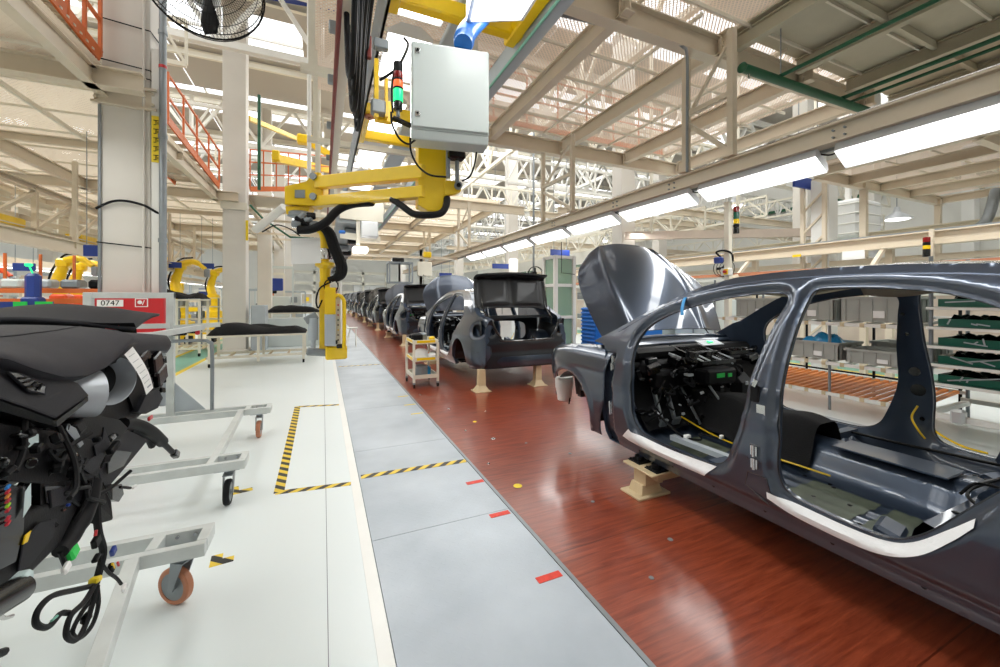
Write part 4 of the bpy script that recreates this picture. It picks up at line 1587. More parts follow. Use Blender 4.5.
    MB().rbox((-.33, 2.30, .83), (.06, .05, .02), .004).rbox((-.42, 2.36, .98), (.09, .06, .02), .004, (.2, .3, 0)).rbox((.25, 2.21, .73), (.03, .01, .03), .003).rbox((.02, 2.2, .64), (.06, .02, .02), .004).each('bright_connector', 'silver', d, world=False)
    # pedals and steering stalk
    b = MB()
    b.bar((-.40, 2.50, .78), (-.40, 2.38, .46), .02, .03).box((-.40, 2.36, .45), (.07, .02, .06), r=(.4, 0, 0))
    b.bar((-.54, 2.50, .78), (-.54, 2.38, .46), .02, .03).box((-.54, 2.36, .45), (.07, .02, .06), r=(.4, 0, 0))
    b.bar((-.27, 2.5, .8), (-.22, 2.28, .42), .016, .016)
    b.bar((-.15, 2.32, .80), (-.08, 2.05, .45), .014, .014)
    b.build('pedal', 'steel', d, world=False)
    rnd = random.Random(11)
    b = MB()
    for k in range(70):
        x, z = rnd.uniform(-.74, .70), rnd.uniform(.52, .97)
        y = 2.40 + rnd.uniform(-.1, .08)
        b.rbox((x, y, z), (rnd.uniform(.03, .12), rnd.uniform(.03, .09), rnd.uniform(.02, .09)), .006, (rnd.uniform(-.4, .4), rnd.uniform(-.4, .4), rnd.uniform(-.4, .4)))
    b.each('bracket', 'black_gloss', d, world=False)
    b = MB()
    for k in range(26):
        x, z = rnd.uniform(-.70, .60), rnd.uniform(.5, .95)
        y = 2.30 + rnd.uniform(-.04, .06)
        pts = [(x, y, z)]
        for q in range(4):
            x += rnd.uniform(-.10, .10); y += rnd.uniform(-.04, .04); z += rnd.uniform(-.10, .06)
            pts.append((x, y, max(.42, z)))
        b.tube(pts, rnd.choice((.006, .009, .013)), 6, curve=5)
    b.each('cable_bundle', 'rubber', d, smooth=True, world=False)
    b = MB()
    for k in range(16):
        x, z = rnd.uniform(-.7, .6), rnd.uniform(.45, .95)
        b.rbox((x, 2.27 + rnd.uniform(-.03, .03), z), (rnd.uniform(.01, .03), .015, rnd.uniform(.008, .02)), .002, (rnd.uniform(-.5, .5),) * 3)
    b.each('small_connector', 'silver', d, world=False)
    b = MB()
    b.tube([(-.6, 2.1, .42), (-.5, 2.05, .41), (-.42, 2.12, .42), (-.38, 2.0, .42)], .008, 6, curve=5).tube([(-.72, 2.3, .6), (-.66, 2.2, .5), (-.6, 2.12, .42)], .008, 6, curve=5)
    b.each('loose_plug', 'rubber', d, smooth=True, world=False)
    MB().tube([(.08, 2.12, .60), (.15, 2.1, .63), (.24, 2.12, .62), (.30, 2.16, .57)], .011, 8, curve=6).build('yellow_cable', 'yellow', d, smooth=True, world=False)
    MB().rbox((-.58, 2.10, .43), (.05, .03, .025), .004).rbox((-.36, 1.99, .43), (.03, .02, .03), .004).each('white_plug', 'paper', d, world=False)
    # dark felt patch on the firewall and kick panels
    b = MB().grid(lambda u, v: (-.70 + 1.4 * u, 2.62 - .26 * (1 - v) ** 2, .40 + .55 * v + .012 * math.sin(u * 22)), 30, 14)
    b.build('firewall_felt', 'fabric_black', d, smooth=True, world=False)
    return r


M['lens_green_on'] = mat('green_tape', rgb(30, 205, 80), 0.5)
proto = build_car()
proto.location = (3.03, 0, 0)
CL = ['nearest graphite grey car body without doors, hood raised, at the right edge of the picture',
      'second grey car body with open trunk lid facing the camera, behind the small white trolley',
      'third car body in the line, its trunk lid and hood raised, beyond the second',
      'fourth car body in the line, dark, partly hidden by the third',
      'fifth dark car body down the line', 'sixth dark car body down the line', 'seventh dark car body, far down the line', 'eighth dark car body, near the far end of the line', 'farthest visible dark car body of the line']
CARS = [proto]
for i in range(1, 9):
    c = copy_tree(proto)
    c.location = (3.03, 6.37 * i, 0)
    CARS.append(c)
for c, l in zip(CARS, CL):
    c['label'] = l
    c['group'] = 'car bodies on the line'
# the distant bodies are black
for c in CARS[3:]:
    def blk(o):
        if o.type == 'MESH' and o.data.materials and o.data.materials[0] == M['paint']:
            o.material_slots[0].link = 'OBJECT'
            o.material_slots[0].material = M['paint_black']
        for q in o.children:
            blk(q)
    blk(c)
# blue tape on the A-post of the near car and white sensor-wrapped bottle at the nose
car = CARS[0]
car_left = [o for o in car.children if o.name.startswith('body_side')][0]
vv = []
for t in range(9):
    z = 1.33 + .125 * t / 8
    y = 2.02 + .03 * (t / 8)
    vv += [(-(hw(y, z) + .006 + .012 * math.sin(t / 8 * PI)), y - .0125, z), (-(hw(y, z) + .006 + .012 * math.sin(t / 8 * PI)), y + .0125, z)]
o = MB().add(vv, [(2 * i, 2 * i + 1, 2 * i + 3, 2 * i + 2) for i in range(8)]).build('blue_tape', 'blue_tape', car_left, smooth=True, world=False, solid=.002)
b = MB()
b.prism([(-.085, .08), (.085, .08), (.07, -.04), (.045, -.085), (-.045, -.085), (-.07, -.04)], 3.40, 3.54, 'y')
bt = MB()
cx, cy, cz = -.71, 3.53, .50
prof = [(.055, -.13), (.075, -.115), (.092, 0.0), (.1, .02), (.102, .1), (.09, .12)]
vv = []
for r_, h in prof:
    for k in range(20):
        a = 2 * PI * k / 20
        vv.append((cx + r_ * math.cos(a), cy + r_ * .8 * math.sin(a), cz + h))
bt.add(vv, [(i * 20 + k, i * 20 + (k + 1) % 20, (i + 1) * 20 + (k + 1) % 20, (i + 1) * 20 + k) for i in range(5) for k in range(20)] + [tuple(range(20)), tuple(range(100, 120))])
bt.build('washer_bottle', 'conc', car, smooth=True, world=False)
MB().tube([(-.70, 3.44, .42), (-.72, 3.43, .36)], .007, 6).tube([(-.74, 3.62, .68), (-.745, 3.61, .45)], .006, 6).rbox((-.745, 3.61, .44), (.03, .02, .04), .004).build('hose', 'black', car, world=False)

# ---- stands under the cars
def stand_block(x, y, lab, grp='car stands'):
    r = root('car_stand', (x, y, 0), lab, 'stand', grp)
    MB().rbox((x, y, .009), (.30, .20, .018), .004).build('base_plate', 'stone', r)
    b = MB().box((x, y, .05), (.20, .14, .07), taper=.8).box((x + .02, y - .01, .135), (.17, .12, .11))
    b.build('post', 'stone', r, bevel=.004)
    MB().rbox((x + .30, y - .08, .16), (.6, .07, .08), .005).build('cross_arm', 'stone', r)
    MB().rbox((x, y - .02, .197), (.20, .30, .014), .003).build('top_plate', 'stone', r)
    b = MB()
    for dy in (.07, -.10):
        b.rbox((x + .01, y + dy, .209), (.12, .12, .01), .003)
        b.cyl((x + .01, y + dy, .21), (x + .01, y + dy, .245), .036, 18)
        for sx in (-1, 1):
            for sy in (-1, 1):
                b.cyl((x + .01 + sx * .046, y + dy + sy * .046, .214), (x + .01 + sx * .046, y + dy + sy * .046, .222), .008, 6)
    b.each('support_pad', 'black', r)
    return r


def stand_post(x, y, h, lab, grp='car stands'):
    r = root('car_stand', (x, y, 0), lab, 'stand', grp)
    MB().rbox((x, y, .008), (.26, .24, .016), .004).build('base_plate', 'stone', r)
    b = MB()
    b.add([(x + sx * w, y + sy * w, z) for z, w in ((.016, .10), (.09, .055), (h, .05)) for sx, sy in ((-1, -1), (1, -1), (1, 1), (-1, 1))],
          [(4 * i + k, 4 * i + (k + 1) % 4, 4 * i + 4 + (k + 1) % 4, 4 * i + 4 + k) for i in range(2) for k in range(4)] + [(8, 9, 10, 11)])
    b.build('post', 'stone', r)
    return r


WHO = ['nearest car', 'second car', 'third car', 'fourth car', 'fifth car', 'sixth car', 'seventh car', 'eighth car']
WHO.append('farthest car')
for i in range(9):
    oy = 6.37 * i
    stand_block(2.2, 2.26 + oy, 'cream stand with two black pads under the front left sill of the %s' % WHO[i])
    if i == 0:
        stand_block(3.55, 2.26 + oy, 'cream stand with black pads under the right sill of the nearest car')
    if i:
        stand_post(2.25, -.62 + oy, .338, 'cream post stand under the rear left corner of the %s' % WHO[i])
        stand_post(3.26, -.60 + oy, .338, 'cream post stand under the rear right of the %s' % WHO[i])

# ============================================================ LEFT FOREGROUND: CARTS AND DASHBOARDS
def poly3(mb, pts, thick):
    """a flat-ish plate through 3-D points, pushed by the vector thick"""
    P = [Vector(p) for p in pts]
    n = len(P)
    t = Vector(thick)
    mb.add(P + [p + t for p in P], [tuple(range(n)), tuple(range(2 * n - 1, n - 1, -1))] + [(i, (i + 1) % n, (i + 1) % n + n, i + n) for i in range(n)])
    return mb


def caster(parent, x, y, h, r_, rz, wheel_mat):
    """swivel caster: h = height of the top plate"""
    c = MB().rbox((x, y, h - .008), (.09, .09, .012), .003)
    c.cyl((x, y, h - .014), (x, y, h - .045), .028, 16)
    dx, dy = math.cos(rz), math.sin(rz)
    ox, oy = x - dx * .035, y - dy * .035
    nx, ny = -dy, dx
    for s in (-1, 1):
        bx, by = nx * s * .027, ny * s * .027
        P = [Vector((x + bx + dx * .035, y + by + dy * .035, h - .04)), Vector((x + bx - dx * .03, y + by - dy * .03, h - .04)),
             Vector((ox + bx - dx * .012, oy + by - dy * .012, r_ - .012)), Vector((ox + bx + dx * .016, oy + by + dy * .016, r_ - .012))]
        poly3(c, P, (nx * s * .005, ny * s * .005, 0))
    c.bar((x - dx * .06, y - dy * .06, h - .042), (x + dx * .035, y + dy * .035, h - .042), .06, .006)
    fk = c.build('caster', 'steel', parent)
    w = MB().lathe([(r_ * .74, -.019), (r_ * .93, -.019), (r_, -.012), (r_, .012), (r_ * .93, .019), (r_ * .74, .019), (r_ * .74, -.019)], (ox, oy, r_), (nx, ny, 0), 32, cap=False)
    w.build('wheel', wheel_mat, fk, smooth=35)
    MB().lathe([(.001, -.022), (r_ * .18, -.022), (r_ * .2, -.012), (r_ * .76, -.017), (r_ * .76, .017), (r_ * .2, .012), (r_ * .18, .022), (.001, .022)], (ox, oy, r_), (nx, ny, 0), 24).build('hub', 'steel', fk, smooth=35)
    return fk


def cart(yn, yf, label, wheels, upright, slant):
    r = root('transport_cart', (-1.25, (yn + yf) / 2, 0), label, 'cart', 'dashboard transport carts')
    H_ = .285
    xr, xl = -.50, -2.1
    for nm, y in (('cross_tube', yf), ('cross_tube', yn)):
        MB().bar((xl, y + .055, H_), (xr, y + .055, H_), .04, .06).build('cross_tube', 'frame_grey', r, bevel=.003)
        MB().bar((xl, y - .10, H_), (xr, y - .10, H_), .04, .06).build('cross_tube', 'frame_grey', r, bevel=.003)
        for x in (xr - .02, xr - .21, xl + .02):
            MB().bar((x, y - .08, H_ + .002), (x, y + .04, H_ + .002), .045, .058).build('end_tube', 'frame_grey', r, bevel=.003)
        b = MB()
        for x in (xr - .07, xr - .14):
            b.cyl((x, y + .03, H_ + .012), (x, y + .02, H_ + .012), .008, 8)
        b.build('bolt', 'chrome', r)
        MB().box((xr - .11, y - .03, H_ - .035), (.15, .14, .008)).build('caster_plate', 'steel_paint', r)
    for x, dx in ((-.76, slant), (-1.9, 0)):
        MB().bar((x + dx, yn + .07, H_ + .002), (x, yf - .12, H_ + .002), .05, .058).build('long_tube', 'frame_grey', r, bevel=.003)
    for i, (x, y) in enumerate(((xr - .11, yf - .02), (xr - .11, yn - .02), (xl + .12, yf - .02), (xl + .12, yn - .02))):
        caster(r, x, y, H_ - .035, .086, wheels[i][0], wheels[i][1])
    # upright frame at the far end
    for x in (-1.96, -1.36):
        MB().bar((x, yf, H_), (x, yf, 1.50 if upright else 1.1), .06, .06, up=(0, 1, 0)).build('upright', 'frame_grey', r, bevel=.003)
    if upright:
        MB().bar((-1.99, yf, 1.475), (-1.33, yf, 1.475), .05, .055).build('top_tube', 'frame_grey', r, bevel=.003)
        MB().bar((-1.36, yf, 1.16), (-.96, yf, 1.18), .04, .045).bar((-1.99, yf - .02, 1.18), (-1.36, yf - .02, 1.18), .04, .045).build('shelf_tube', 'frame_grey', r)
        MB().bar((-1.36, yf - .02, 1.10), (-1.95, yf - .5, 1.12), .05, .05).bar((-1.1, yf, 1.16), (-1.4, yf - .6, 1.12), .05, .05).build('support_arm', 'frame_grey', r)
        MB().tube([(-1.34, yf - .05, 1.03), (-1.12, yf - .05, 1.03), (-1.04, yf - .05, 1.01), (-1.015, yf - .05, .93), (-1.015, yf - .05, .33)], .017, 10, curve=5).build('handle_hoop', 'steel', r, smooth=True)
        poly3(MB(), [(-1.33, yf, .33), (-1.08, yf, .33), (-1.33, yf, .62)], (0, .012, 0)).build('gusset', 'steel_paint', r)
        cl = MB().rbox((-1.30, yf - .06, 1.10), (.16, .05, .03), .006).bar((-1.3, yf - .06, 1.12), (-1.14, yf - .06, 1.11), .02, .02)
        cl = cl.build('clamp', 'black_gloss', r)
        MB().lathe([(.001, 0), (.022, .004), (.026, .02), (.02, .035), (.001, .04)], (-1.15, yf - .06, 1.11), (1, 0, 0), 12).build('red_knob', 'red', cl, smooth=True)
    else:
        MB().bar((-1.99, yf, 1.05), (-1.33, yf, 1.05), .05, .05).build('top_tube', 'frame_grey', r)
    return r


cart(.90, 2.35, 'nearest pale grey steel cart under the near dashboard, with orange caster wheel', [(-.6, 'wheel'), (2, 'wheel'), (2, 'wheel'), (2, 'wheel')], False, .24)
cart(3.38, 4.85, 'second grey steel cart with upright frame, hooped handle and red knob', [(1.57, 'wheel'), (1.57, 'rubber'), (1, 'wheel'), (2, 'wheel')], True, .05)

DB = root('dashboard_module', (-.85, 1.75, .30), 'near dashboard module with soft grey pad, silver gauge barrels and hanging wires, at far left', 'dashboard', 'dashboard modules')


def zl(y):
    P = [(0.6, 1.36), (1.0, 1.345), (1.19, 1.325), (1.3, 1.28), (1.41, 1.243), (1.52, 1.228), (1.62, 1.235), (1.73, 1.255), (1.83, 1.285), (1.9, 1.30)]
    for (a, b), (c, e) in zip(P, P[1:]):
        if y <= c:
            return b + (e - b) * max(0, (y - a)) / (c - a)
    return P[-1][1]


def fpad(u, v):
    y = .70 + 1.18 * u
    z0 = zl(y)
    a = v * PI * .55
    ztop = 1.375 - .05 * max(0, u - .75) ** 1.2 * 4 * .35
    z = z0 + (ztop - z0) * math.sin(min(a, PI / 2)) - .05 * max(0, v - .92) * 6
    x = -.615 - .40 * (1 - math.cos(a)) ** 1.15 - .05 * max(0, u - .8) * 5 * .4
    return (x, y, z)


b = MB().grid(fpad, 40, 24)
b.grid(lambda u, v: (-.615 - .10 * v, .70 + 1.18 * u, zl(.70 + 1.18 * u) - .001 - .025 * math.sin(v * PI) + .02 * v), 40, 6)
b.build('dash_pad', 'dashpad', DB, smooth=True)
MB().tube([Vector(fpad(u / 20, .55)) + Vector((.001, 0, .001)) for u in range(21)], .0018, 6).build('pad_seam', 'dashdark', DB, smooth=True)
# rest of the dash top running to the passenger end
b = MB()
b.grid(lambda u, v: (-.68 - .42 * v - .06 * u, 1.78 + .80 * u, 1.305 + .03 * math.sin(v * PI * .6) - .10 * u * u * .5 - .03 * (1 - v) * 0), 20, 12)
b.grid(lambda u, v: (-.68 - .06 * u + .02 * math.sin(v * PI), 1.78 + .80 * u, 1.305 - .05 * u * u - .09 * v), 20, 5)
b.build('dash_top', 'dashpad', DB, smooth=True, solid=.01)
# lower wedge panel with side vent
A = [at(-40, 345, X=-.66), at(0, 357, X=-.655), at(45, 372, X=-.645), at(78, 382, X=-.625), at(90, 396, X=-.61), at(56, 419, X=-.60), at(30, 409, X=-.605), at(0, 399, X=-.61), at(-40, 392, X=-.62)]
b = poly3(MB(), A, (-.06, .03, -.012))
wd = b.build('lower_trim', 'dashdark', DB, bevel=.006)
A2 = [at(-30, 400, X=-.612), at(0, 401, X=-.608), at(30, 411, X=-.602), at(56, 421, X=-.598), at(88, 397, X=-.608), at(88, 401, X=-.612), at(57, 427, X=-.606), at(30, 420, X=-.612), at(0, 411, X=-.62), at(-30, 409, X=-.62)]
poly3(MB(), A2, (-.04, .02, -.004)).build('trim_edge', 'black', DB)
V0 = [at(7, 372, X=-.628), at(20, 374, X=-.626), at(36, 381, X=-.62), at(45, 386, X=-.615), at(44, 394, X=-.61), at(28, 391, X=-.616)]
MB().tube(V0, .003, 6, closed=True).build('vent_frame', 'dashdark', wd, smooth=True)
poly3(MB(), [p + Vector((.0015, -.001, 0)) for p in V0], (-.002, 0, 0)).build('vent_opening', 'black_gloss', wd)
b = MB()
for k in range(4):
    p = V0[0].lerp(V0[4], .25 + k * .18)
    q = V0[1].lerp(V0[3], .25 + k * .18)
    b.bar(p + Vector((.004, -.002, 0)), q + Vector((.004, -.002, 0)), .003, .004)
b.bar(V0[5].lerp(V0[0], .2) + Vector((.005, -.003, 0)), V0[2] + Vector((.005, -.003, -.01)), .003, .005)
b.build('vent_blade', 'black', wd)

# gauge barrels
ax1 = Vector((.70, .70, -.10)).normalized()
c1_ = at(66, 396, X=-.70)
b = MB().lathe([(.068, -.04), (.070, .02), (.072, .066), (.069, .068), (.066, .064), (.064, 0)], c1_, ax1, 40, cap=False)
b.build('gauge_barrel', 'silver', DB, smooth=35)
ax2 = Vector((.88, -.44, .02)).normalized()
c2_ = at(113, 381, X=-.68)
b = MB().lathe([(.070, -.08), (.076, -.02), (.083, .0), (.083, .004), (.080, .004), (.066, -.035), (.060, -.07)], c2_, ax2, 44, cap=False)
b.build('gauge_ring', 'silver', DB, smooth=35)
MB().lathe([(.062, -.055), (.03, -.06), (.001, -.06)], c2_, ax2, 32).build('gauge_bowl', 'black_gloss', DB, smooth=True)
# paper sheet
b = MB()
q0, q1, q2, q3 = at(122, 352, X=-.635), at(132, 346, X=-.64), at(153, 388, X=-.655), at(146, 395, X=-.645)
b.grid(lambda u, v: tuple(q0.lerp(q1, u).lerp(q3.lerp(q2, u), v) + Vector((.014 * math.sin(v * PI), -.01 * math.sin(v * PI), 0))), 4, 12)
pp = b.build('paper_sheet', 'paper', DB, smooth=True)
b = MB()
for k in range(6):
    v = .12 + k * .12
    p, q = q0.lerp(q3, v), q1.lerp(q2, v)
    o_ = Vector((.014 * math.sin(v * PI) + .002, -.01 * math.sin(v * PI) - .001, 0))
    b.bar(p.lerp(q, .12) + o_, p.lerp(q, .75) + o_, .0006, .0016)
o_ = Vector((.006, -.006, 0))
poly3(b, [q0.lerp(q3, .8).lerp(q1.lerp(q2, .8), .35) + o_, q0.lerp(q3, .8).lerp(q1.lerp(q2, .8), .85) + o_, q0.lerp(q3, .88).lerp(q1.lerp(q2, .88), .85) + o_, q0.lerp(q3, .88).lerp(q1.lerp(q2, .88), .35) + o_], (.0005, 0, 0))
b.build('print', 'steel', pp)

rnd = random.Random(21)


def plate(px_pts, X, thick=(-.02, .01, 0), m='black', name='bracket', bevel=.002, par=None):
    P = [at(p[0], p[1], X=(p[2] if len(p) > 2 else X)) for p in px_pts]
    return poly3(MB(), P, thick).build(name, m, par or DB, bevel=bevel)


# centre stack and passenger side parts
plate([(120, 350), (150, 352), (158, 362), (163, 385), (150, 402), (134, 412), (128, 395), (122, 370)], -.72, (-.12, .06, 0), 'black', 'centre_stack')
plate([(146, 395), (158, 388), (163, 398), (158, 408), (146, 414), (138, 412)], -.70, (-.05, .02, 0), 'dashdark', 'glovebox_edge')
for k, (a, c) in enumerate((((150, 352), (160, 372)), ((154, 366), (165, 384)), ((136, 352), (146, 362)))):
    P = at(a[0], a[1], X=-.71)
    Q = at(c[0], c[1], X=-.71)
    m_ = (P + Q) / 2
    MB().rbox(m_, (.03, abs(Q.y - P.y) * .8, abs(P.z - Q.z) * .7), .006, (.3, 0, 0)).build('switch_block', 'black_gloss', DB)
b = MB()
for k in range(14):
    p = at(rnd.uniform(146, 166), rnd.uniform(350, 400), X=-.715)
    b = MB().rbox(p, (.02, rnd.uniform(.01, .04), rnd.uniform(.01, .04)), .003, (rnd.uniform(-.5, .5),) * 3)
    b.build('clip', 'black_gloss', DB)
MB().rbox(at(150, 418, X=-.7), (.01, .04, .02), .004).build('red_clip', 'red', DB)
# frame plates under the wedge
plate([(-20, 420), (30, 428), (58, 432), (92, 440), (100, 468), (98, 475), (45, 484), (0, 480), (-20, 480)], -.63, (-.03, .015, 0), 'black', 'side_plate')
plate([(-20, 412), (20, 420), (60, 432), (90, 414), (120, 420), (128, 428), (112, 452), (100, 446), (60, 450), (-20, 436)], -.66, (-.08, .04, 0), 'black', 'carrier_beam')
plate([(22, 430), (39, 434), (39, 446), (23, 448)], -.622, (-.004, 0, 0), 'skin_label', 'pale_cover')
plate([(40, 484), (96, 474), (100, 492), (84, 522), (40, 505)], -.635, (-.05, .03, 0), 'black', 'side_plate')
plate([(45, 486), (66, 485), (66, 500), (47, 503)], -.63, (-.003, 0, 0), 'black_gloss', 'recess')
plate([(50, 490), (78, 484), (82, 500), (52, 508)], -.626, (-.006, 0, 0), 'dashdark', 'rib_plate')
for (x_, y_, r_, m_) in ((57, 461, .011, 'chrome'), (74, 455, .006, 'chrome'), (30, 463, .012, 'black_gloss'), (0, 463, .012, 'black_gloss'), (67, 505, .004, 'blue'), (62, 510, .004, 'chrome')):
    MB().lathe([(r_, 0), (r_ * 1.0, .004), (r_ * .7, .007), (.001, .007)], at(x_, y_, X=-.626), (1, -.55, 0), 20).build('fastener', m_, DB, smooth=True)
# zig-zag grey metal bracket
plate([(78, 452), (86, 462), (96, 456), (94, 446), (102, 440), (104, 427), (111, 444), (98, 470), (90, 474), (84, 470)], -.625, (-.006, .004, 0), 'dashdark', 'metal_bracket')
plate([(68, 424), (76, 428), (84, 444), (80, 448), (74, 440), (66, 430)], -.62, (-.006, .004, 0), 'steel', 'metal_bracket')
# lower column shroud and knee panel
plate([(98, 470), (108, 448), (128, 430), (148, 440), (120, 474), (104, 492)], -.68, (-.04, .03, 0), 'dashdark', 'knee_panel')
plate([(108, 462), (116, 450), (132, 452), (124, 466), (108, 474)], -.672, (-.004, 0, 0), 'black_gloss', 'knee_recess')
plate([(94, 476), (60, 545), (20, 585), (-30, 640), (-30, 560), (10, 520), (40, 506), (60, 500), (84, 486)], -.63, (-.05, .03, 0), 'black', 'lower_arm', .008)
plate([(40, 522), (58, 518), (54, 536), (30, 566), (18, 572), (24, 540)], -.622, (-.004, 0, 0), 'dashdark', 'arm_rib')
plate([(-10, 484), (26, 486), (24, 530), (16, 562), (-10, 575)], -.625, (-.06, .03, 0), 'black_gloss', 'fuse_box')
cols = [('blue', 'fz_blue', (40, 130, 210)), ('red', 'fz_red', (190, 30, 50)), ('amb', 'fz_amber', (210, 130, 30)), ('red', 'fz_red', (190, 30, 50)), ('lime', 'fz_lime', (160, 210, 30)), ('red', 'fz_red', (190, 30, 50)), ('red', 'fz_red', (190, 30, 50)), ('red', 'fz_red', (190, 30, 50))]
for i, (k_, n_, c_) in enumerate(cols):
    if n_ not in M:
        M[n_] = mat(n_, rgb(*c_), .3)
    yy = 487 + i * 4.6 + (4 if i > 5 else 0)
    MB().rbox(at(7.5, yy, X=-.618), (.006, .022, .0052), .001, (0, 0, .3)).build('fuse', n_, DB)
plate([(25, 492), (31, 483), (31, 505), (23, 518)], -.618, (-.001, 0, 0), 'skin_label', 'sticker')
MB().tube([at(60, 484, X=-.66), at(44, 486, X=-.66), at(36, 498, X=-.66), at(38, 520, X=-.66)], .012, 8, curve=5).build('thick_loom', 'rubber', DB, smooth=True)
MB().tube([at(62, 497, X=-.75), at(40, 502, X=-.75)], .008, 8).build('copper_tube', 'wheel', DB, smooth=True)
plate([(26, 535), (32, 530), (28, 542), (23, 545)], -.62, (-.004, 0, 0), 'yellow', 'yellow_tag')
# strut, drain hoses
MB().tube([at(90, 480, X=-.63), at(84, 510, X=-.63), at(72, 535, X=-.63), at(60, 552, X=-.63)], [.028, .026, .022, .018], 10, curve=4).build('corrugated_hose', 'rubber', DB, smooth=True)
MB().rbox(at(69, 552, X=-.63), (.03, .035, .04), .005, (.5, 0, 0)).build('green_plug', 'green_plugm' if 'green_plugm' in M else 'lens_green_on', DB)
MB().tube([at(60, 552, X=-.63), at(63, 560, X=-.63), at(66, 567, X=-.63)], .006, 6).build('wire', 'black', DB)
MB().rbox(at(66, 568, X=-.62), (.012, .03, .022), .004, (.4, 0, 0)).build('white_plug', 'paper', DB)
# big black flap hanging between carrier and floor
P = [at(90, 470, X=-.64), at(104, 480, X=-.62), at(112, 500, X=-.62), at(114, 520, X=-.62), at(100, 524, X=-.62), at(96, 505, X=-.63)]
poly3(MB(), P, (-.03, .01, 0)).build('hanging_duct', 'black', DB, bevel=.008)
plate([(112, 487), (122, 484), (124, 494), (119, 502), (112, 500)], -.64, (-.04, .02, 0), 'black_gloss', 'sensor_box')
MB().tube([at(120, 487, X=-.64), at(130, 488, X=-.64)], .005, 6).build('wire', 'black', DB)
MB().rbox(at(134, 487, X=-.64), (.01, .022, .01), .002).build('white_plug', 'paper', DB)
# thick hose at right of the module ending in a plug
MB().tube([at(122, 424, X=-.70), at(136, 425, X=-.69), at(150, 431, X=-.68), at(162, 442, X=-.68)], .024, 10, curve=6).build('thick_hose', 'rubber', DB, smooth=True)
MB().tube([at(162, 442, X=-.68), at(172, 452, X=-.68)], .012, 8).build('wire', 'black', DB)
MB().rbox(at(175, 454, X=-.68), (.03, .05, .035), .006, (-.6, 0, 0)).build('plug', 'black_gloss', DB)
MB().tube([at(130, 430, X=-.70), at(146, 436, X=-.70), at(152, 446, X=-.7)], .014, 8, curve=4).build('side_hose', 'rubber', DB, smooth=True)
# cylinder at lower left and spring hook
MB().cyl(at(-25, 615, X=-.60), at(18, 590, X=-.60), .028, 20).build('motor', 'black_gloss', DB, smooth=True)
MB().rbox(at(21, 582, X=-.60), (.03, .03, .04), .006).build('pale_socket', 'skin_label', DB)
MB().tube([at(-5, 610, X=-.6), at(3, 618, X=-.6), at(12, 616, X=-.6)], .004, 6, curve=4).build('hook', 'chrome', DB, smooth=True)
MB().tube([at(-8, 656, X=-.6), at(4, 652, X=-.6)], .008, 8).build('stub', 'black', DB)
# hanging harness with loops
HX = -.62
MB().tube([at(96, 500, X=HX), at(97, 520, X=HX), at(99, 535, X=HX), at(103, 552, X=HX), at(98, 575, X=HX), at(95, 585, X=HX)], .010, 8, curve=6).build('harness', 'rubber', DB, smooth=True)
MB().tube([at(103, 552, X=HX), at(100, 560, X=HX), at(108, 572, X=HX), at(116, 578, X=HX), at(121, 584, X=HX)], .005, 6, curve=5).build('harness_branch', 'black', DB, smooth=True)
MB().rbox(at(124, 588, X=HX), (.01, .025, .022), .003, (.4, 0, 0)).build('white_plug', 'paper', DB)
MB().rbox(at(96, 541, X=HX), (.014, .035, .03), .003, (.3, 0, 0)).build('plug', 'black', DB)
MB().rbox(at(96, 558, X=HX), (.014, .03, .012), .003, (.3, 0, 0)).build('plug', 'black', DB)
MB().rbox(at(113, 551, X=HX), (.012, .026, .024), .003, (.3, 0, 0)).build('grey_plug', 'blue', DB)
pl = MB().rbox(at(111, 568, X=HX), (.014, .02, .03), .003, (.5, 0, 0)).build('plug', 'black', DB)
MB().rbox(at(113, 566, X=HX + .006), (.006, .006, .026), .001, (.5, 0, 0)).build('yellow_band', 'yellow', pl)
MB().rbox(at(118, 564, X=HX + .006), (.006, .006, .02), .001, (.5, 0, 0)).build('red_band', 'red', pl)
MB().tube([at(96, 530, X=HX + .008), at(95, 536, X=HX + .008)], .004, 6).build('red_wire', 'red', DB)
MB().rbox(at(95, 580, X=HX), (.024, .03, .018), .004, (-.3, 0, 0)).build('tape_wrap', 'yellow2', DB)
loopA = [(92, 586), (75, 590), (52, 596), (38, 610), (36, 624), (48, 627), (60, 614), (68, 613)]
MB().tube([at(a, c, X=HX) for a, c in loopA], .007, 8, curve=6).build('cable_loop', 'rubber', DB, smooth=True)
loopB = [(94, 586), (84, 602), (71, 615), (66, 630), (68, 638), (76, 640), (84, 628), (92, 605), (97, 586)]
MB().tube([at(a, c, X=HX + .01) for a, c in loopB], .007, 8, curve=6).build('cable_loop', 'rubber', DB, smooth=True)
loopC = [(97, 586), (98, 605), (92, 625), (80, 638), (72, 633), (80, 615), (90, 600), (93, 588)]
MB().tube([at(a, c, X=HX - .01) for a, c in loopC], .006, 8, curve=6).build('cable_loop', 'rubber', DB, smooth=True)
MB().rbox(at(86, 618, X=HX), (.02, .03, .025), .006).build('grommet', 'black', DB)
MB().tube([at(51, 621, X=HX + .009), at(57, 616, X=HX + .009)], .003, 6).build('green_band', 'teal', DB)
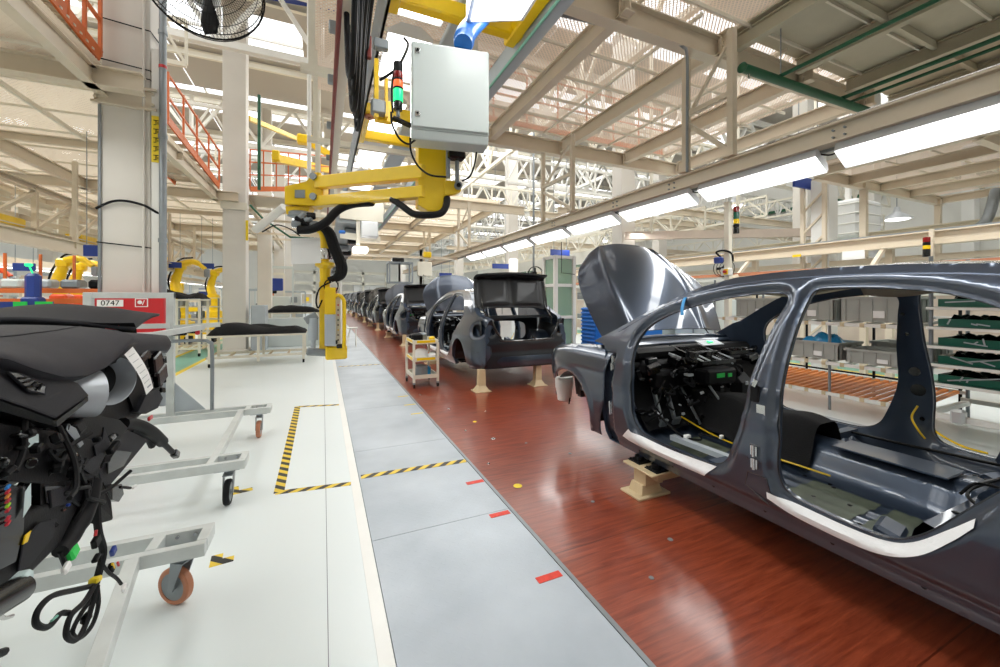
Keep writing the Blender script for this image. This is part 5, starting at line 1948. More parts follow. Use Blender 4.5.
# hidden depth: crossmember and bulk of the module behind, so that it reads as one solid body
b = MB()
b.rbox((-.95, 1.60, 1.20), (.46, 1.5, .16), .05)
b.build('inner_body', 'black', DB)
b = MB()
b.rbox((-.85, 1.35, 1.05), (.30, .75, .18), .04).rbox((-.9, 2.0, 1.0), (.34, .6, .22), .05).rbox((-.86, 1.2, .85), (.22, .4, .3), .04)
b.build('air_duct', 'black', DB)
MB().cyl((-.85, .8, 1.0), (-.85, 2.55, 1.0), .03).build('cross_tube', 'steel', DB, smooth=True)
MB().bar((-1.36, 2.40, 1.05), (-.9, 2.40, 1.02), .05, .05).bar((-1.9, 2.40, 1.05), (-.9, .95, 1.0), .05, .05).build('mounting_arm', 'frame_grey', DB)
for k in range(46):
    p = at(rnd.uniform(0, 118), rnd.uniform(424, 482), X=rnd.uniform(-.66, -.61))
    if k < 30:
        MB().rbox(p, (.02, rnd.uniform(.012, .05), rnd.uniform(.008, .03)), .004, tuple(rnd.uniform(-.5, .5) for _ in range(3))).build('small_bracket', rnd.choice(('black', 'black_gloss', 'black')), DB)
    else:
        pts = [p]
        for q in range(3):
            p = p + Vector((rnd.uniform(-.02, .03), rnd.uniform(-.09, .09), rnd.uniform(-.09, .03)))
            pts.append(p)
        MB().tube(pts, .006, 6, curve=5).build('wire', 'rubber', DB, smooth=True)

# second dashboard, on the cart behind
D2 = root('dashboard_module', (-1.5, 4.2, .30), 'second black dashboard module on the cart behind the near one', 'dashboard', 'dashboard modules')
b = MB()
b.grid(lambda u, v: (-2.55 + 1.30 * u + .0 * v, 3.45 + .50 * v + .25 * u, 1.30 + .06 * math.sin(v * PI * .6) + .05 * math.exp(-((u - .55) / .22) ** 2) - .05 * max(0, u - .8) * 4 - .03 * (1 - v)), 30, 12)
b.build('dash_pad', 'dashdark', D2, smooth=True, solid=.02)
b = MB()
b.grid(lambda u, v: (-2.55 + 1.30 * u, 3.45 + .25 * u + .05 * math.sin(v * 3), 1.27 - .14 * v + .05 * math.exp(-((u - .55) / .22) ** 2)), 30, 6)
b.rbox((-1.9, 3.75, 1.12), (1.2, .3, .2), .05)
b.build('dash_front', 'black', D2, smooth=True)
for k in range(22):
    u = rnd.random()
    MB().rbox((-2.5 + 1.25 * u, 3.43 + .25 * u, rnd.uniform(1.08, 1.24)), (rnd.uniform(.03, .12), .05, rnd.uniform(.02, .06)), .005, tuple(rnd.uniform(-.3, .3) for _ in range(3))).build('bracket', 'black_gloss', D2)
MB().bar((-1.36, 4.3, 1.12), (-1.7, 3.8, 1.06), .04, .04).bar((-1.96, 4.8, 1.05), (-1.9, 3.8, 1.04), .04, .04).build('mounting_arm', 'frame_grey', D2)
MB().rbox((-1.37, 3.72, 1.24), (.08, .04, .03), .006).build('red_clip', 'red', D2)

# red cabinet by the near column
RX, RY = at(126, 312, Y=6.55).x, 6.62
rc = root('fire_cabinet', (RX, RY, .95), 'red fire equipment cabinet mounted on the near column, behind the dashboards', 'cabinet')
MB().rbox((RX, RY, 1.19), (.78, .24, .55), .012).build('body', 'red', rc)
MB().rbox((RX - .19, RY - .126, 1.19), (.38, .012, .50), .004).build('door', 'red', rc)
lb = MB().box((RX - .13, RY - .136, 1.385), (.25, .004, .085)).build('number_plate', 'paper', rc)
text_mesh('0747', .09, 'number', 'black', lb, (RX - .13, RY - .14, 1.385), (PI / 2, 0, 0))
hy = MB().box((RX + .17, RY - .124, 1.39), (.13, .004, .11)).build('hydrant_sign', 'paper', rc)
MB().box((RX + .17, RY - .128, 1.39), (.11, .003, .09)).build('sign_ground', 'red', hy)
MB().cyl((RX + .155, RY - .13, 1.395), (RX + .155, RY - .134, 1.395), .024).bar((RX + .18, RY - .132, 1.36), (RX + .2, RY - .132, 1.42), .004, .008).build('pictogram', 'paper', hy)

# wall fan at top left
fn = root('wall_fan', (-.60, 2.95, 3.27), 'black wire-caged industrial fan at top left in front of the near column', 'fan')
fc = Vector((-.66, 2.95, 3.38))
fd = Vector((.16, -.95, -.10)).normalized()
fu = fd.orthogonal().normalized()
fu = (Vector((0, 0, 1)) - fd * fd.z).normalized()
fw = fd.cross(fu)


def fpt(r_, a, h):
    return fc + fd * h + (fu * math.cos(a) + fw * math.sin(a)) * r_


R_ = .315
for (rr_, hh, tk) in ((R_, 0, .006), (R_ * .97, .05, .003), (R_ * .97, -.05, .003), (.275, .085, .002), (.22, .10, .002), (.18, .11, .002), (.12, .115, .002)):
    MB().tube([fpt(rr_, 2 * PI * k / 40, hh) for k in range(40)], tk, 6, closed=True).build('cage_ring', 'black', fn, smooth=True)
b = MB()
for k in range(96):
    a = 2 * PI * k / 96
    b.tube([fpt(.08, a + .25, .112), fpt(.17, a + .12, .112), fpt(.25, a + .03, .095), fpt(.295, a, .065), fpt(R_, a, 0)], .0013, 4)
b.build('front_wires', 'black', fn)
b = MB()
for k in range(72):
    a = 2 * PI * k / 72
    b.tube([fpt(.10, a - .25, -.10), fpt(.22, a - .1, -.10), fpt(.29, a, -.06), fpt(R_, a, 0)], .0013, 4)
b.build('rear_wires', 'black', fn)
for k in range(3):
    a0 = PI + .1 + k * 2 * PI / 3
    MB().grid(lambda u, v: tuple(fpt(.06 + .23 * u, a0 + (v - .5) * (.55 + .25 * math.sin(u * PI)) * (1 if u < .9 else .8) * .55, (v - .5) * .07)), 10, 6).build('blade', 'black', fn, smooth=True, solid=.003)
MB().lathe([(.001, .13), (.05, .128), (.06, .115), (.06, .02), (.075, .0), (.075, -.16), (.05, -.2), (.001, -.2)], fc, fd, 24).build('motor', 'steel', fn, smooth=35)
MB().lathe([(.001, .002), (.05, .001), (.052, -.003)], fc + fd * .13, fd, 24).build('badge', 'silver', fn, smooth=True)
MB().tube([fc - fd * .2, fc - fd * .32 + Vector((0, .02, 0)), Vector((-2.0, 6.7, 5.8))], .02, 8).build('arm', 'steel', fn, smooth=True)

# ============================================================ OVERHEAD MANIPULATOR AND WALKWAY RAILS
HR = 3.45
r = root('festoon_rail', (.15, 6, HR), 'pale green overhead rail left of the cabinet with brackets and black festoon cables', 'rail')
MB().ibeam((.155, -2, HR + .06), (.155, 14, HR + .06), .09, .14, .014).build('rail', 'cream_light', r)
for i, yy in enumerate((2.6, 3.3, 4.1, 5.2, 6.4, 7.8, 9.4)):
    MB().rbox((.08, yy, HR + .08), (.08, .06, .08), .008).build('bracket', 'steel', r)
MB().cyl((.10, -2, HR - .06), (.10, 14, HR - .06), .018).build('red_hose', 'red_tail', r, smooth=True)
# festoon loops
f = root('festoon_cable', (.28, 2.6, HR), 'bundle of black festoon cables hanging in loops beside the cabinet', 'cable')
for k in range(7):
    y0 = 2.45 + k * .12
    d_ = .52 + .05 * (k % 3)
    MB().tube([(.18 + .018 * k, .3, HR + .02), (.18 + .018 * k, y0 - .7, HR - .02), (.17 + .018 * k, y0 - .2, HR - .08 - .03 * k), (.17 + .018 * k, y0 + .2, HR - d_), (.16 + .018 * k, y0 + .45, HR - d_ + .06),
               (.155 + .018 * k, y0 + .55, HR - .12), (.15 + .018 * k, y0 + .5, HR + .02)], .014 if k % 2 else .019, 8, curve=6).build('cable', 'rubber', f, smooth=True)
for k in range(8):
    MB().rbox((.20, 1.3 + k * .25, HR + .03), (.06, .07, .06), .008).build('cable_trolley', 'black_gloss', f)
MB().rbox((.30, 2.95, HR - .22), (.03, .04, .16), .006).build('red_clamp', 'red_tail', f)

# grey outer rail
r = root('trolley_rail', (1.43, 6, HR), 'grey steel trolley rail right of the cabinet running into the distance', 'rail')
b = MB().bar((1.43, -2, HR + .05), (1.43, 12, HR + .05), .02, .16).bar((1.47, -2, HR - .02), (1.47, 12, HR - .02), .10, .02).bar((1.47, -2, HR + .12), (1.47, 12, HR + .12), .10, .02)
b.build('channel', 'steel_paint', r)
MB().cyl((1.40, -2, HR - .06), (1.40, 12, HR - .06), .012).build('air_pipe', 'teal', r, smooth=True)
r = root('trolley_rail', (.36, 6, HR), 'grey inner trolley rail beside the festoon cables', 'rail')
MB().bar((.40, -2, HR + .05), (.40, 12, HR + .05), .02, .16).bar((.37, -2, HR - .02), (.37, 12, HR - .02), .08, .02).build('channel', 'steel_paint', r)

# yellow bridge trolley
def bridge(y, label):
    r = root('yellow_bridge', (.9, y, HR + .05), label, 'crane bridge', 'yellow trolley bridges')
    MB().rbox((.92, y, HR + .08), (1.0, .10, .13), .01).build('girder', 'yellow', r)
    MB().rbox((.44, y + .35, HR + .06), (.09, .95, .10), .01).build('end_carriage', 'yellow', r)
    MB().rbox((1.36, y + .35, HR + .06), (.09, .95, .10), .01).build('end_carriage', 'yellow', r)
    MB().rbox((.92, y + .72, HR + .08), (1.0, .09, .12), .01).build('girder', 'yellow', r)
    for x in (.47, 1.33):
        b = MB().lathe([(.055, -.03), (.06, -.02), (.06, .02), (.055, .03)], (x, y - .02, HR + .02), (0, 0, 1), 20).cyl((x, y - .02, HR - .03), (x, y - .02, HR + .09), .02, 12)
        b.build('guide_roller', 'wheel', r, smooth=35)
        MB().rbox((x, y - .02, HR + .075), (.12, .12, .02), .01).build('roller_plate', 'yellow', r)
    return r


bridge(2.05, 'yellow trolley bridge above the grey control cabinet')
bridge(4.6, 'second yellow trolley bridge further along the overhead rails')

# white light panels above the walkway between the rails
for i, (y0, y1) in enumerate(((1.75, 2.35), (2.6, 3.3), (3.55, 4.3), (4.8, 5.9), (6.3, 7.4), (7.9, 9.0), (9.6, 10.7))):
    fixture(.72, y0, y1, HR + .33, .40, 'white light panel between the overhead rails, %s from the camera' % ['first', 'second', 'third', 'fourth', 'fifth', 'sixth', 'seventh'][i], 'lights over the walkway')
# ducts/plates beside them
for i, (y0, y1) in enumerate(((2.0, 4.4), (4.7, 7.4), (7.8, 11.5))):
    b = MB().rbox((1.12, (y0 + y1) / 2, HR + .36), (.26, y1 - y0, .06), .01)
    b.build('ceiling_tray', 'steel_paint')['kind'] = 'structure'
for yy in np.arange(2.4, 14, 1.9):
    struct(MB().bar((-.2, float(yy), HR + .24), (1.7, float(yy), HR + .24), .07, .07).build('ceiling_cross_tube', 'cream_light'))
    for x in (-.1, 1.6):
        struct(MB().bar((x, float(yy), HR + .27), (x, float(yy), 9.3), .06, .06).build('ceiling_hanger', 'cream_light'))
# big light box at the very top
bx = root('light_box', (1.05, 1.75, 3.05), 'grey-rimmed light box cut by the top edge above the cabinet', 'light fixture')
R_ = (math.radians(0), math.radians(0), -.32)
LB = [at(466, 23, Z=3.12), at(523, 21, Z=3.12), at(552, -24, Z=3.12), at(478, -30, Z=3.12)]
LM = sum(LB, Vector()) / 4
poly3(MB(), LB, (0, 0, .12)).build('housing', 'lamp_house', bx)
poly3(MB(), [LM + (q - LM) * .86 - Vector((0, 0, .004)) for q in LB], (0, 0, -.006)).build('diffuser', 'diffuser', bx)
MB().cyl((LM.x, LM.y, 3.24), (LM.x, LM.y, HR + .3), .015).build('hanger', 'steel', bx)

# ---- the manipulator: column, cabinet, parallel arms, wrist
mp_ = root('lifting_manipulator', (.72, 2.5, 3.4), 'yellow overhead lifting arm with parallel links and control handle', 'manipulator')
cz_ = at(432, 176, Y=2.62)
MB().rbox((.645, 2.60, 2.52), (.15, .17, .95), .012).build('mast', 'yellow', mp_)
b = MB()
# widened lower head of the mast
P = [at(418, 140, Y=2.50), at(446, 140, Y=2.50), at(446, 193, Y=2.5), at(441, 211, Y=2.5), at(428, 211, Y=2.5), at(418, 205, Y=2.5)]
poly3(b, P, (.04, .16, 0))
b.build('mast_head', 'yellow', mp_, bevel=.006)
# pivot lug on the right with its pin
b = poly3(MB(), [at(444, 180, Y=2.49), at(457, 181, Y=2.49), at(462, 185, Y=2.49), at(461, 191, Y=2.49), at(455, 194, Y=2.49), at(444, 196, Y=2.49)], (.01, .04, 0))
lug = b.build('pivot_lug', 'yellow', mp_, bevel=.004)
MB().cyl(at(458, 186, Y=2.485), at(458, 186, Y=2.485) + Vector((-.004, -.02, 0)), .026, 20).build('pin', 'steel', lug, smooth=35)
MB().cyl(at(458, 186, Y=2.48), at(458, 186, Y=2.48) + Vector((-.004, -.026, 0)), .014, 16).build('pin_hole', 'black', lug)
# parallel links
A0, A1 = at(425, 172, Y=2.50), at(318, 183, Y=3.22)
B0, B1 = at(425, 192, Y=2.50), at(318, 202, Y=3.22)
MB().bar(A0, A1, .07, .088).build('upper_link', 'yellow', mp_, bevel=.006)
MB().bar(B0, B1, .07, .075).build('lower_link', 'yellow', mp_, bevel=.006)
# elbow block
E_ = [at(284, 186, Y=3.22), at(306, 181, Y=3.22), at(313, 172, Y=3.2), at(320, 172, Y=3.2), at(323, 178, Y=3.2), at(323, 200, Y=3.2), at(315, 206, Y=3.2), at(284, 204, Y=3.22)]
el = poly3(MB(), E_, (.04, .13, 0)).build('elbow_block', 'yellow', mp_, bevel=.008)
for (a, c) in ((314, 177), (314, 197)):
    MB().cyl(at(a, c, Y=3.2), at(a, c, Y=3.2) + Vector((-.01, -.025, 0)), .025, 16).build('pin', 'steel', el, smooth=35)
poly3(MB(), [at(295, 190, Y=3.21), at(305, 190, Y=3.21), at(305, 198, Y=3.21), at(295, 198, Y=3.21)], (-.002, -.004, 0)).build('name_plate', 'steel', el)
# swivel below the elbow
b = poly3(MB(), [at(285, 206, Y=3.24), at(310, 206, Y=3.24), at(308, 212, Y=3.24), at(300, 216, Y=3.24), at(286, 214, Y=3.24)], (.03, .10, 0))
b.build('swivel', 'yellow', mp_, bevel=.004)
b = MB().lathe([(.07, 0), (.085, .01), (.085, .035), (.06, .045)], at(300, 212, Y=3.28), (0, 0, -1), 20)
b.build('swivel_bearing', 'steel', mp_, smooth=35)
MB().tube([at(298, 214, Y=3.29), at(308, 222, Y=3.29), at(318, 228, Y=3.28), at(324, 236, Y=3.27), at(325, 262, Y=3.27)], .032, 12, curve=6).build('wrist_tube', 'yellow', mp_, smooth=True)
MB().lathe([(.045, 0), (.05, .02), (.05, .06), (.04, .08)], at(326, 249, Y=3.27), (0, 0, -1), 20).build('wrist_collar', 'chrome', mp_, smooth=35)
w0 = at(325, 262, Y=3.27)
b = MB().lathe([(.05, 0), (.07, .006), (.07, .03), (.04, .05), (.035, .16), (.034, .2)], w0, (0, 0, -1), 20)
b.build('wrist_flange', 'yellow', mp_, smooth=35)
w1 = at(325, 350, Y=3.27)
MB().bar((w0.x - .005, 3.27, w0.z - .15), (w0.x - .005, 3.27, w1.z), .07, .07, up=(0, 1, 0)).build('grip_post', 'yellow', mp_, bevel=.004)
gb = at(331, 305, Y=3.22)
MB().rbox(at(330, 301, Y=3.20), (.075, .07, .20), .006).build('yellow_box', 'yellow', mp_)
MB().rbox(at(330, 328, Y=3.20), (.075, .06, .26), .004).build('valve_box', 'steel_paint', mp_)
pn = MB().rbox(at(337, 322, Y=3.22), (.05, .04, .40), .004).build('button_panel', 'cream_light', mp_)
for k in range(8):
    MB().cyl(at(338, 305 + k * 5, Y=3.195), at(338, 305 + k * 5, Y=3.185), .006, 8).build('button', ['red', 'black', 'red', 'lens_green_off', 'black', 'yellow', 'black', 'black'][k], pn)
MB().tube([at(333, 298, Y=3.18), at(338, 295, Y=3.18), at(343, 299, Y=3.18), at(344, 306, Y=3.18), at(344, 340, Y=3.18), at(343, 350, Y=3.2)], .014, 10, curve=5).build('handle', 'yellow', mp_, smooth=True)
MB().rbox(at(336, 352, Y=3.25), (.15, .12, .10), .01).build('foot_block', 'yellow', mp_)
MB().rbox(at(318, 352, Y=3.25), (.16, .06, .055), .01, (0, .12, 0)).build('jaw_plate', 'steel', mp_)
b = MB().cyl(at(313, 318, Y=3.25), at(313, 340, Y=3.25), .035, 16).cyl(at(313, 340, Y=3.25), at(313, 352, Y=3.25), .018, 12)
b.build('air_cylinder', 'steel_paint', mp_, smooth=35)
MB().rbox(at(311, 318, Y=3.25), (.09, .05, .06), .006, (0, -.5, 0)).build('clevis', 'steel', mp_)
MB().rbox(at(333, 342, Y=3.22), (.07, .05, .04), .01).build('valve', 'black_gloss', mp_)
MB().rbox(at(340, 346, Y=3.2), (.05, .04, .03), .006).build('valve', 'black_gloss', mp_)
# hoses
MB().tube([at(298, 230, Y=3.15), at(312, 229, Y=3.12), at(326, 222, Y=3.10), at(338, 210, Y=3.05), at(352, 204, Y=3.0), at(372, 202, Y=2.85)], .030, 12, curve=6).build('thick_hose', 'rubber', mp_, smooth=True)
MB().tube([at(392, 199, Y=2.68), at(402, 206, Y=2.6), at(414, 214, Y=2.52), at(430, 215, Y=2.46), at(441, 213, Y=2.44), at(446, 206, Y=2.46), at(447, 198, Y=2.5)], .022, 12, curve=6).build('thick_hose', 'rubber', mp_, smooth=True)
for k, dx in enumerate((0, .025, -.02)):
    MB().tube([at(318, 224, Y=3.2) + Vector((dx, 0, 0)), at(328, 232, Y=3.2) + Vector((dx, 0, 0)), at(334, 248, Y=3.2) + Vector((dx, 0, 0)), at(341, 266, Y=3.2) + Vector((dx, 0, 0)), at(339, 276, Y=3.2) + Vector((dx, 0, 0)), at(331, 280, Y=3.2) + Vector((dx, 0, 0))], .02, 10, curve=6).build('hose', 'rubber', mp_, smooth=True)
b = MB()
rnd = random.Random(3)
for k in range(7):
    p = at(296 + k * 3, 224 - (k % 3) * 4, Y=3.14)
    MB().rbox(p, (.06, .05, .035), .008, (rnd.uniform(-1, 1), rnd.uniform(-1, 1), 0)).build('hose_clamp', 'rubber' if k % 2 else 'steel', mp_)
MB().tube([at(331, 282, Y=3.2), at(320, 288, Y=3.18), at(316, 300, Y=3.18), at(318, 308, Y=3.2), at(322, 300, Y=3.19)], .006, 8, curve=5).build('thin_hose', 'black', mp_, smooth=True)
MB().tube([at(331 + 7 * math.cos(a), 286 + 7 * math.sin(a), Y=3.2) for a in np.linspace(0, 2 * PI, 16, endpoint=False)], .005, 6, closed=True).build('coiled_hose', 'black', mp_, smooth=True)
pb = poly3(MB(), [at(291, 238, Y=3.2), at(320, 238, Y=3.2), at(321, 263, Y=3.2), at(291, 264, Y=3.2)], (0, .004, 0)).build('instruction_sheet', 'paper', mp_)

# ---- control cabinet with stack light
cb = root('control_cabinet', (.62, 2.3, 2.7), 'pale grey control cabinet with two locks hung on the yellow mast', 'cabinet')
TL, TR, BR, BL = at(411, 41, Y=2.26), at(489, 58, Y=2.18), at(488, 137, Y=2.18), at(409, 128, Y=2.26)
dv = (TR - TL).cross(BL - TL).normalized()
if dv.y < 0:
    dv = -dv
TL, TR = Vector((TL.x, TL.y, TL.z)), Vector((TR.x, TR.y, TL.z))
BR, BL = Vector((TR.x, TR.y, BL.z)), Vector((TL.x, TL.y, BL.z))
nrm = Vector((-(TR - TL).y, (TR - TL).x, 0)).normalized()
if nrm.y < 0:
    nrm = -nrm
poly3(MB(), [BL, BR, TR, TL], nrm * .20).build('body', 'cabinet', cb, bevel=.006)
e1 = (TR - TL).normalized()
dz = Vector((0, 0, 1))
poly3(MB(), [BL + e1 * .006 + dz * .01, BR - e1 * .006 + dz * .01, TR - e1 * .006 - dz * .006, TL + e1 * .006 - dz * .006], -nrm * .016).build('door', 'cabinet', cb, bevel=.006)
for t in (.12, .84):
    p = TL.lerp(BL, t) + e1 * .035 - nrm * .017
    lk = poly3(MB(), [p + e1 * -.014 - dz * .016, p + e1 * .014 - dz * .016, p + e1 * .014 + dz * .016, p + e1 * -.014 + dz * .016], -nrm * .004).build('lock', 'chrome', cb, bevel=.002)
    MB().cyl(p - nrm * .004 + dz * .004, p - nrm * .008 + dz * .004, .006, 10).build('keyhole', 'black', lk)
poly3(MB(), [BL + nrm * .02 - dz * .05, BR + nrm * .02 - dz * .05, BR, BL], nrm * .14).build('bottom_duct', 'cabinet', cb, bevel=.008)
MB().tube([TL + dz * .01 + nrm * .06, TL.lerp(TR, .35) + dz * .015 + nrm * .03, TL.lerp(TR, .7) + dz * .012 + nrm * .03, TR + dz * .008 + nrm * .05], .006, 6, curve=6).build('top_cable', 'black', cb, smooth=True)
MB().tube([at(404, 38, Y=2.4), at(408, 45, Y=2.35), at(402, 60, Y=2.3), at(395, 70, Y=2.3), at(380, 80, Y=2.4)], .008, 8, curve=6).build('side_cable', 'black', cb, smooth=True)
MB().tube([at(391, 112, Y=2.3), at(392, 124, Y=2.28), at(399, 138, Y=2.26), at(408, 144, Y=2.26), at(415, 140, Y=2.3)], .006, 8, curve=6).build('loop_cable', 'black', cb, smooth=True)
MB().tube([at(410, 138, Y=2.3), at(411, 152, Y=2.3), at(418, 166, Y=2.3), at(430, 175, Y=2.3), at(446, 177, Y=2.32)], .006, 8, curve=6).build('loop_cable', 'black', cb, smooth=True)
MB().tube([at(477, 147, Y=2.32), at(475, 162, Y=2.34), at(470, 176, Y=2.36), at(462, 181, Y=2.4)], .006, 8, curve=6).build('loop_cable', 'black', cb, smooth=True)
b = MB().rbox(at(456, 156, Y=2.45), (.11, .08, .05), .01)
b.build('valve_block', 'black_gloss', cb)
for q in ((448, 150, 448, 178), (457, 160, 457, 182)):
    MB().cyl(at(q[0], q[1], Y=2.47), at(q[2], q[3], Y=2.47), .014, 12).build('air_fitting', 'steel', cb, smooth=True)
MB().cyl(at(454, 140, Y=2.45), at(454, 150, Y=2.45), .03, 16).build('connector', 'chrome', cb, smooth=True)
# stack light
sl = root('stack_light', at(398, 90, Y=2.3), 'signal tower with lit green and orange rings at the left of the cabinet', 'signal light')
base = at(398, 117, Y=2.28)
z_ = base.z
tp = at(398, 63, Y=2.28).z
hh = tp - z_
MB().bar(base - Vector((.03, 0, 0)) - dz * .01, base + Vector((.08, .02, 0)) - dz * .03, .04, .012).build('bracket', 'black', sl)
segs = [('pole', .0, .12, .010, 'steel'), ('base', .12, .28, .024, 'black_gloss'), ('green_lens', .28, .50, .027, 'lens_green'), ('divider', .50, .54, .028, 'black'), ('orange_lens', .54, .66, .027, 'lens_orange'),
        ('red_lens', .70, .82, .027, 'lens_red'), ('cap', .82, 1.0, .026, 'rubber'), ('divider', .66, .70, .028, 'black')]
for nm, a, c, rr_, mm in segs:
    MB().lathe([(rr_ * .96, 0), (rr_, .004), (rr_, hh * (c - a) - .004), (rr_ * .96, hh * (c - a))], (base.x, base.y, z_ + hh * a), (0, 0, 1), 24).build(nm, mm, sl, smooth=35)
MB().tube([(base.x - .02, base.y, tp - .02), (base.x - .035, base.y, z_ + hh * .5), (base.x - .03, base.y, z_ + .02)], .006, 6, curve=4).build('cable', 'black', sl, smooth=True)
# blue flexible duct
du = root('blue_duct', (1.0, 2.1, 3.2), 'bright blue ribbed hose above the cabinet', 'hose')
pts = crom([at(463, 44, Y=2.22), at(466, 34, Y=2.3), at(474, 24, Y=2.4), at(484, 14, Y=2.5), at(492, 0, Y=2.65)], 8)
MB().tube(pts, [.055, .062] * 16, 16).build('corrugated_duct', 'blue_crate', du, smooth=True)
# hoist motors hanging under the bridge seen left of the cabinet
hm = root('trolley_drive', at(382, 100, Y=3.0), 'small trolley drive with yellow plates behind the signal tower', 'hoist')
MB().rbox(at(378, 108, Y=3.0), (.10, .08, .10), .01).build('motor', 'steel', hm)
MB().rbox(at(383, 112, Y=3.05), (.12, .05, .16), .006).build('plate', 'yellow', hm)
MB().bar(at(376, 60, Y=3.0), at(376, 118, Y=3.0), .03, .05, up=(0, 1, 0)).bar(at(386, 80, Y=3.0), at(386, 118, Y=3.0), .02, .05, up=(0, 1, 0)).build('hanger', 'yellow', hm)
MB().rbox(at(381, 45, Y=2.6), (.09, .05, .06), .006).build('junction_box', 'steel', hm)

# second manipulator unit further away along the rails
m2 = root('hoist_box', at(368, 230, Y=7.0), 'white hanging equipment box with lamp below, beyond the yellow arm', 'hoist')
MB().bar(at(340, 205, Y=7), at(383, 210, Y=7), .12, .45).build('cross_beam', 'cream_light', m2)
MB().rbox(at(369, 230, Y=7), (.28, .2, .26), .02).build('box', 'lamp_house', m2)
MB().bar(at(358, 212, Y=7), at(358, 245, Y=7), .06, .06, up=(0, 1, 0)).build('post', 'cream_light', m2)
MB().rbox(at(360, 250, Y=7), (.24, .2, .10), .02).build('lamp', 'diffuser', m2)
MB().bar(at(340, 235, Y=7.2), at(380, 240, Y=7.2), .1, .1).build('lower_beam', 'cream_light', m2)
MB().rbox(at(342, 232, Y=7), (.1, .05, .05), .01).build('blue_cap', 'blue_crate', m2)
# dark machine deck below it (overhead conveyor belly)
m3 = root('overhead_conveyor', at(350, 262, Y=9), 'grey overhead conveyor channel with hanging gear, beyond the yellow arm', 'conveyor')
MB().bar((.45, 7, 2.75), (.45, 24, 2.75), .5, .12).build('channel', 'steel', m3)
for k in range(12):
    MB().rbox((.45 + .12 * (k % 2), 7.6 + k * 1.2, 2.62), (.22, .3, .12), .02).build('carrier', 'black_gloss' if k % 2 else 'steel', m3)
for k in range(5):
    MB().bar((.2, 7.4 + k * 4, 2.8), (.2, 7.4 + k * 4, HR + .2), .05, .05, up=(0, 1, 0)).build('hanger', 'cream_light', m3)
# white lamp pole beside the grip
tag(MB().cyl((at(341, 345, Y=11).x, 11, 0), at(340, 252, Y=11), .035).build('white_post', 'white_steel', smooth=True), 'thin white post behind the manipulator grip', 'post')
# lifting frame over the far line
lf = root('lifting_hoist', (2.4, 13.5, 2.4), 'boxy lifting frame hanging over the far cars', 'hoist')
for (x, y) in ((2.0, 13.4), (2.75, 13.4), (2.0, 13.9), (2.75, 13.9)):
    MB().bar((x, y, 1.95), (x, y, 2.65), .05, .05, up=(0, 1, 0)).build('post', 'steel', lf)
for z in (1.97, 2.63):
    MB().bar((2.0, 13.4, z), (2.75, 13.4, z), .05, .05).bar((2.0, 13.9, z), (2.75, 13.9, z), .05, .05).bar((2.0, 13.4, z), (2.0, 13.9, z), .05, .05).bar((2.75, 13.4, z), (2.75, 13.9, z), .05, .05).build('ring_frame', 'steel', lf)
MB().rbox((2.3, 13.6, 2.72), (.4, .3, .16), .03).build('drive', 'black_gloss', lf)
MB().bar((.6, 13.6, 2.85), (4.4, 13.6, 2.85), .07, .09).build('bridge', 'cream', lf)
MB().rbox((3.3, 13.6, 2.95), (.28, .22, .2), .03).build('motor', 'yellow', lf)
MB().rbox((3.2, 13.55, 2.45), (.5, .1, .5), .02).build('panel', 'cream_light', lf)

# small tool trolley beside the second car
tr = root('tool_trolley', (1.42, 6.6, 0), 'small three-tier cream tool trolley with yellow edges beside the second car', 'trolley')
X0_, X1_, Y0_, Y1_ = 1.33, 1.72, 6.35, 6.95
for x in (X0_, X1_):
    for y in (Y0_, Y1_):
        MB().bar((x, y, .09), (x, y, .72), .035, .035, up=(0, 1, 0)).build('post', 'cream_light', tr)
        fk = MB().rbox((x, y, .075), (.04, .04, .03), .004).build('caster', 'steel', tr)
        MB().lathe([(.02, -.012), (.034, -.012), (.034, .012), (.02, .012)], (x, y, .036), (1, 0, 0), 16).build('wheel', 'rubber', fk, smooth=35)
for k, z in enumerate((.15, .43, .71)):
    sh = MB().box(((X0_ + X1_) / 2, (Y0_ + Y1_) / 2, z), (X1_ - X0_, Y1_ - Y0_, .012)).build('shelf', 'cream_light', tr)
    b = MB()
    for (a, c, d_, e) in ((X0_, Y0_, X1_, Y0_), (X0_, Y1_, X1_, Y1_), (X0_, Y0_, X0_, Y1_), (X1_, Y0_, X1_, Y1_)):
        b.bar((a, c, z + .03), (d_, e, z + .03), .02, .06)
    b.build('shelf_rim', 'cream_light', sh)
    if k:
        MB().box(((X0_ + X1_) / 2, Y0_ - .012, z + .035), (.30, .004, .04)).build('yellow_label', 'yellow', sh)
        MB().box((X0_ - .012, (Y0_ + Y1_) / 2, z + .035), (.004, .45, .04)).build('yellow_label', 'yellow', sh)
tcols = ['yellow', 'paper', 'black', 'steel', 'black', 'orange', 'paper', 'steel', 'blue_bag', 'steel']
tn = ['small yellow can on the trolley top', 'white cloth on the trolley middle shelf', 'black tool tray on the trolley top', 'grey box on the trolley top', 'black case on the trolley top', 'orange-handled tool on the trolley shelf', 'white roll at the right of the trolley', 'grey parts tray on the trolley bottom shelf', 'blue film bag on the trolley bottom shelf', 'steel parts box at the trolley bottom']
tp_ = [(1.66, 6.5, .775, .05), (1.48, 6.5, .47, .11), (1.42, 6.55, .745, .10), (1.55, 6.75, .75, .09), (1.42, 6.82, .745, .08), (1.6, 6.6, .5, .05), (1.64, 6.42, .475, .07), (1.47, 6.52, .19, .12), (1.58, 6.62, .2, .09), (1.5, 6.85, .19, .09)]
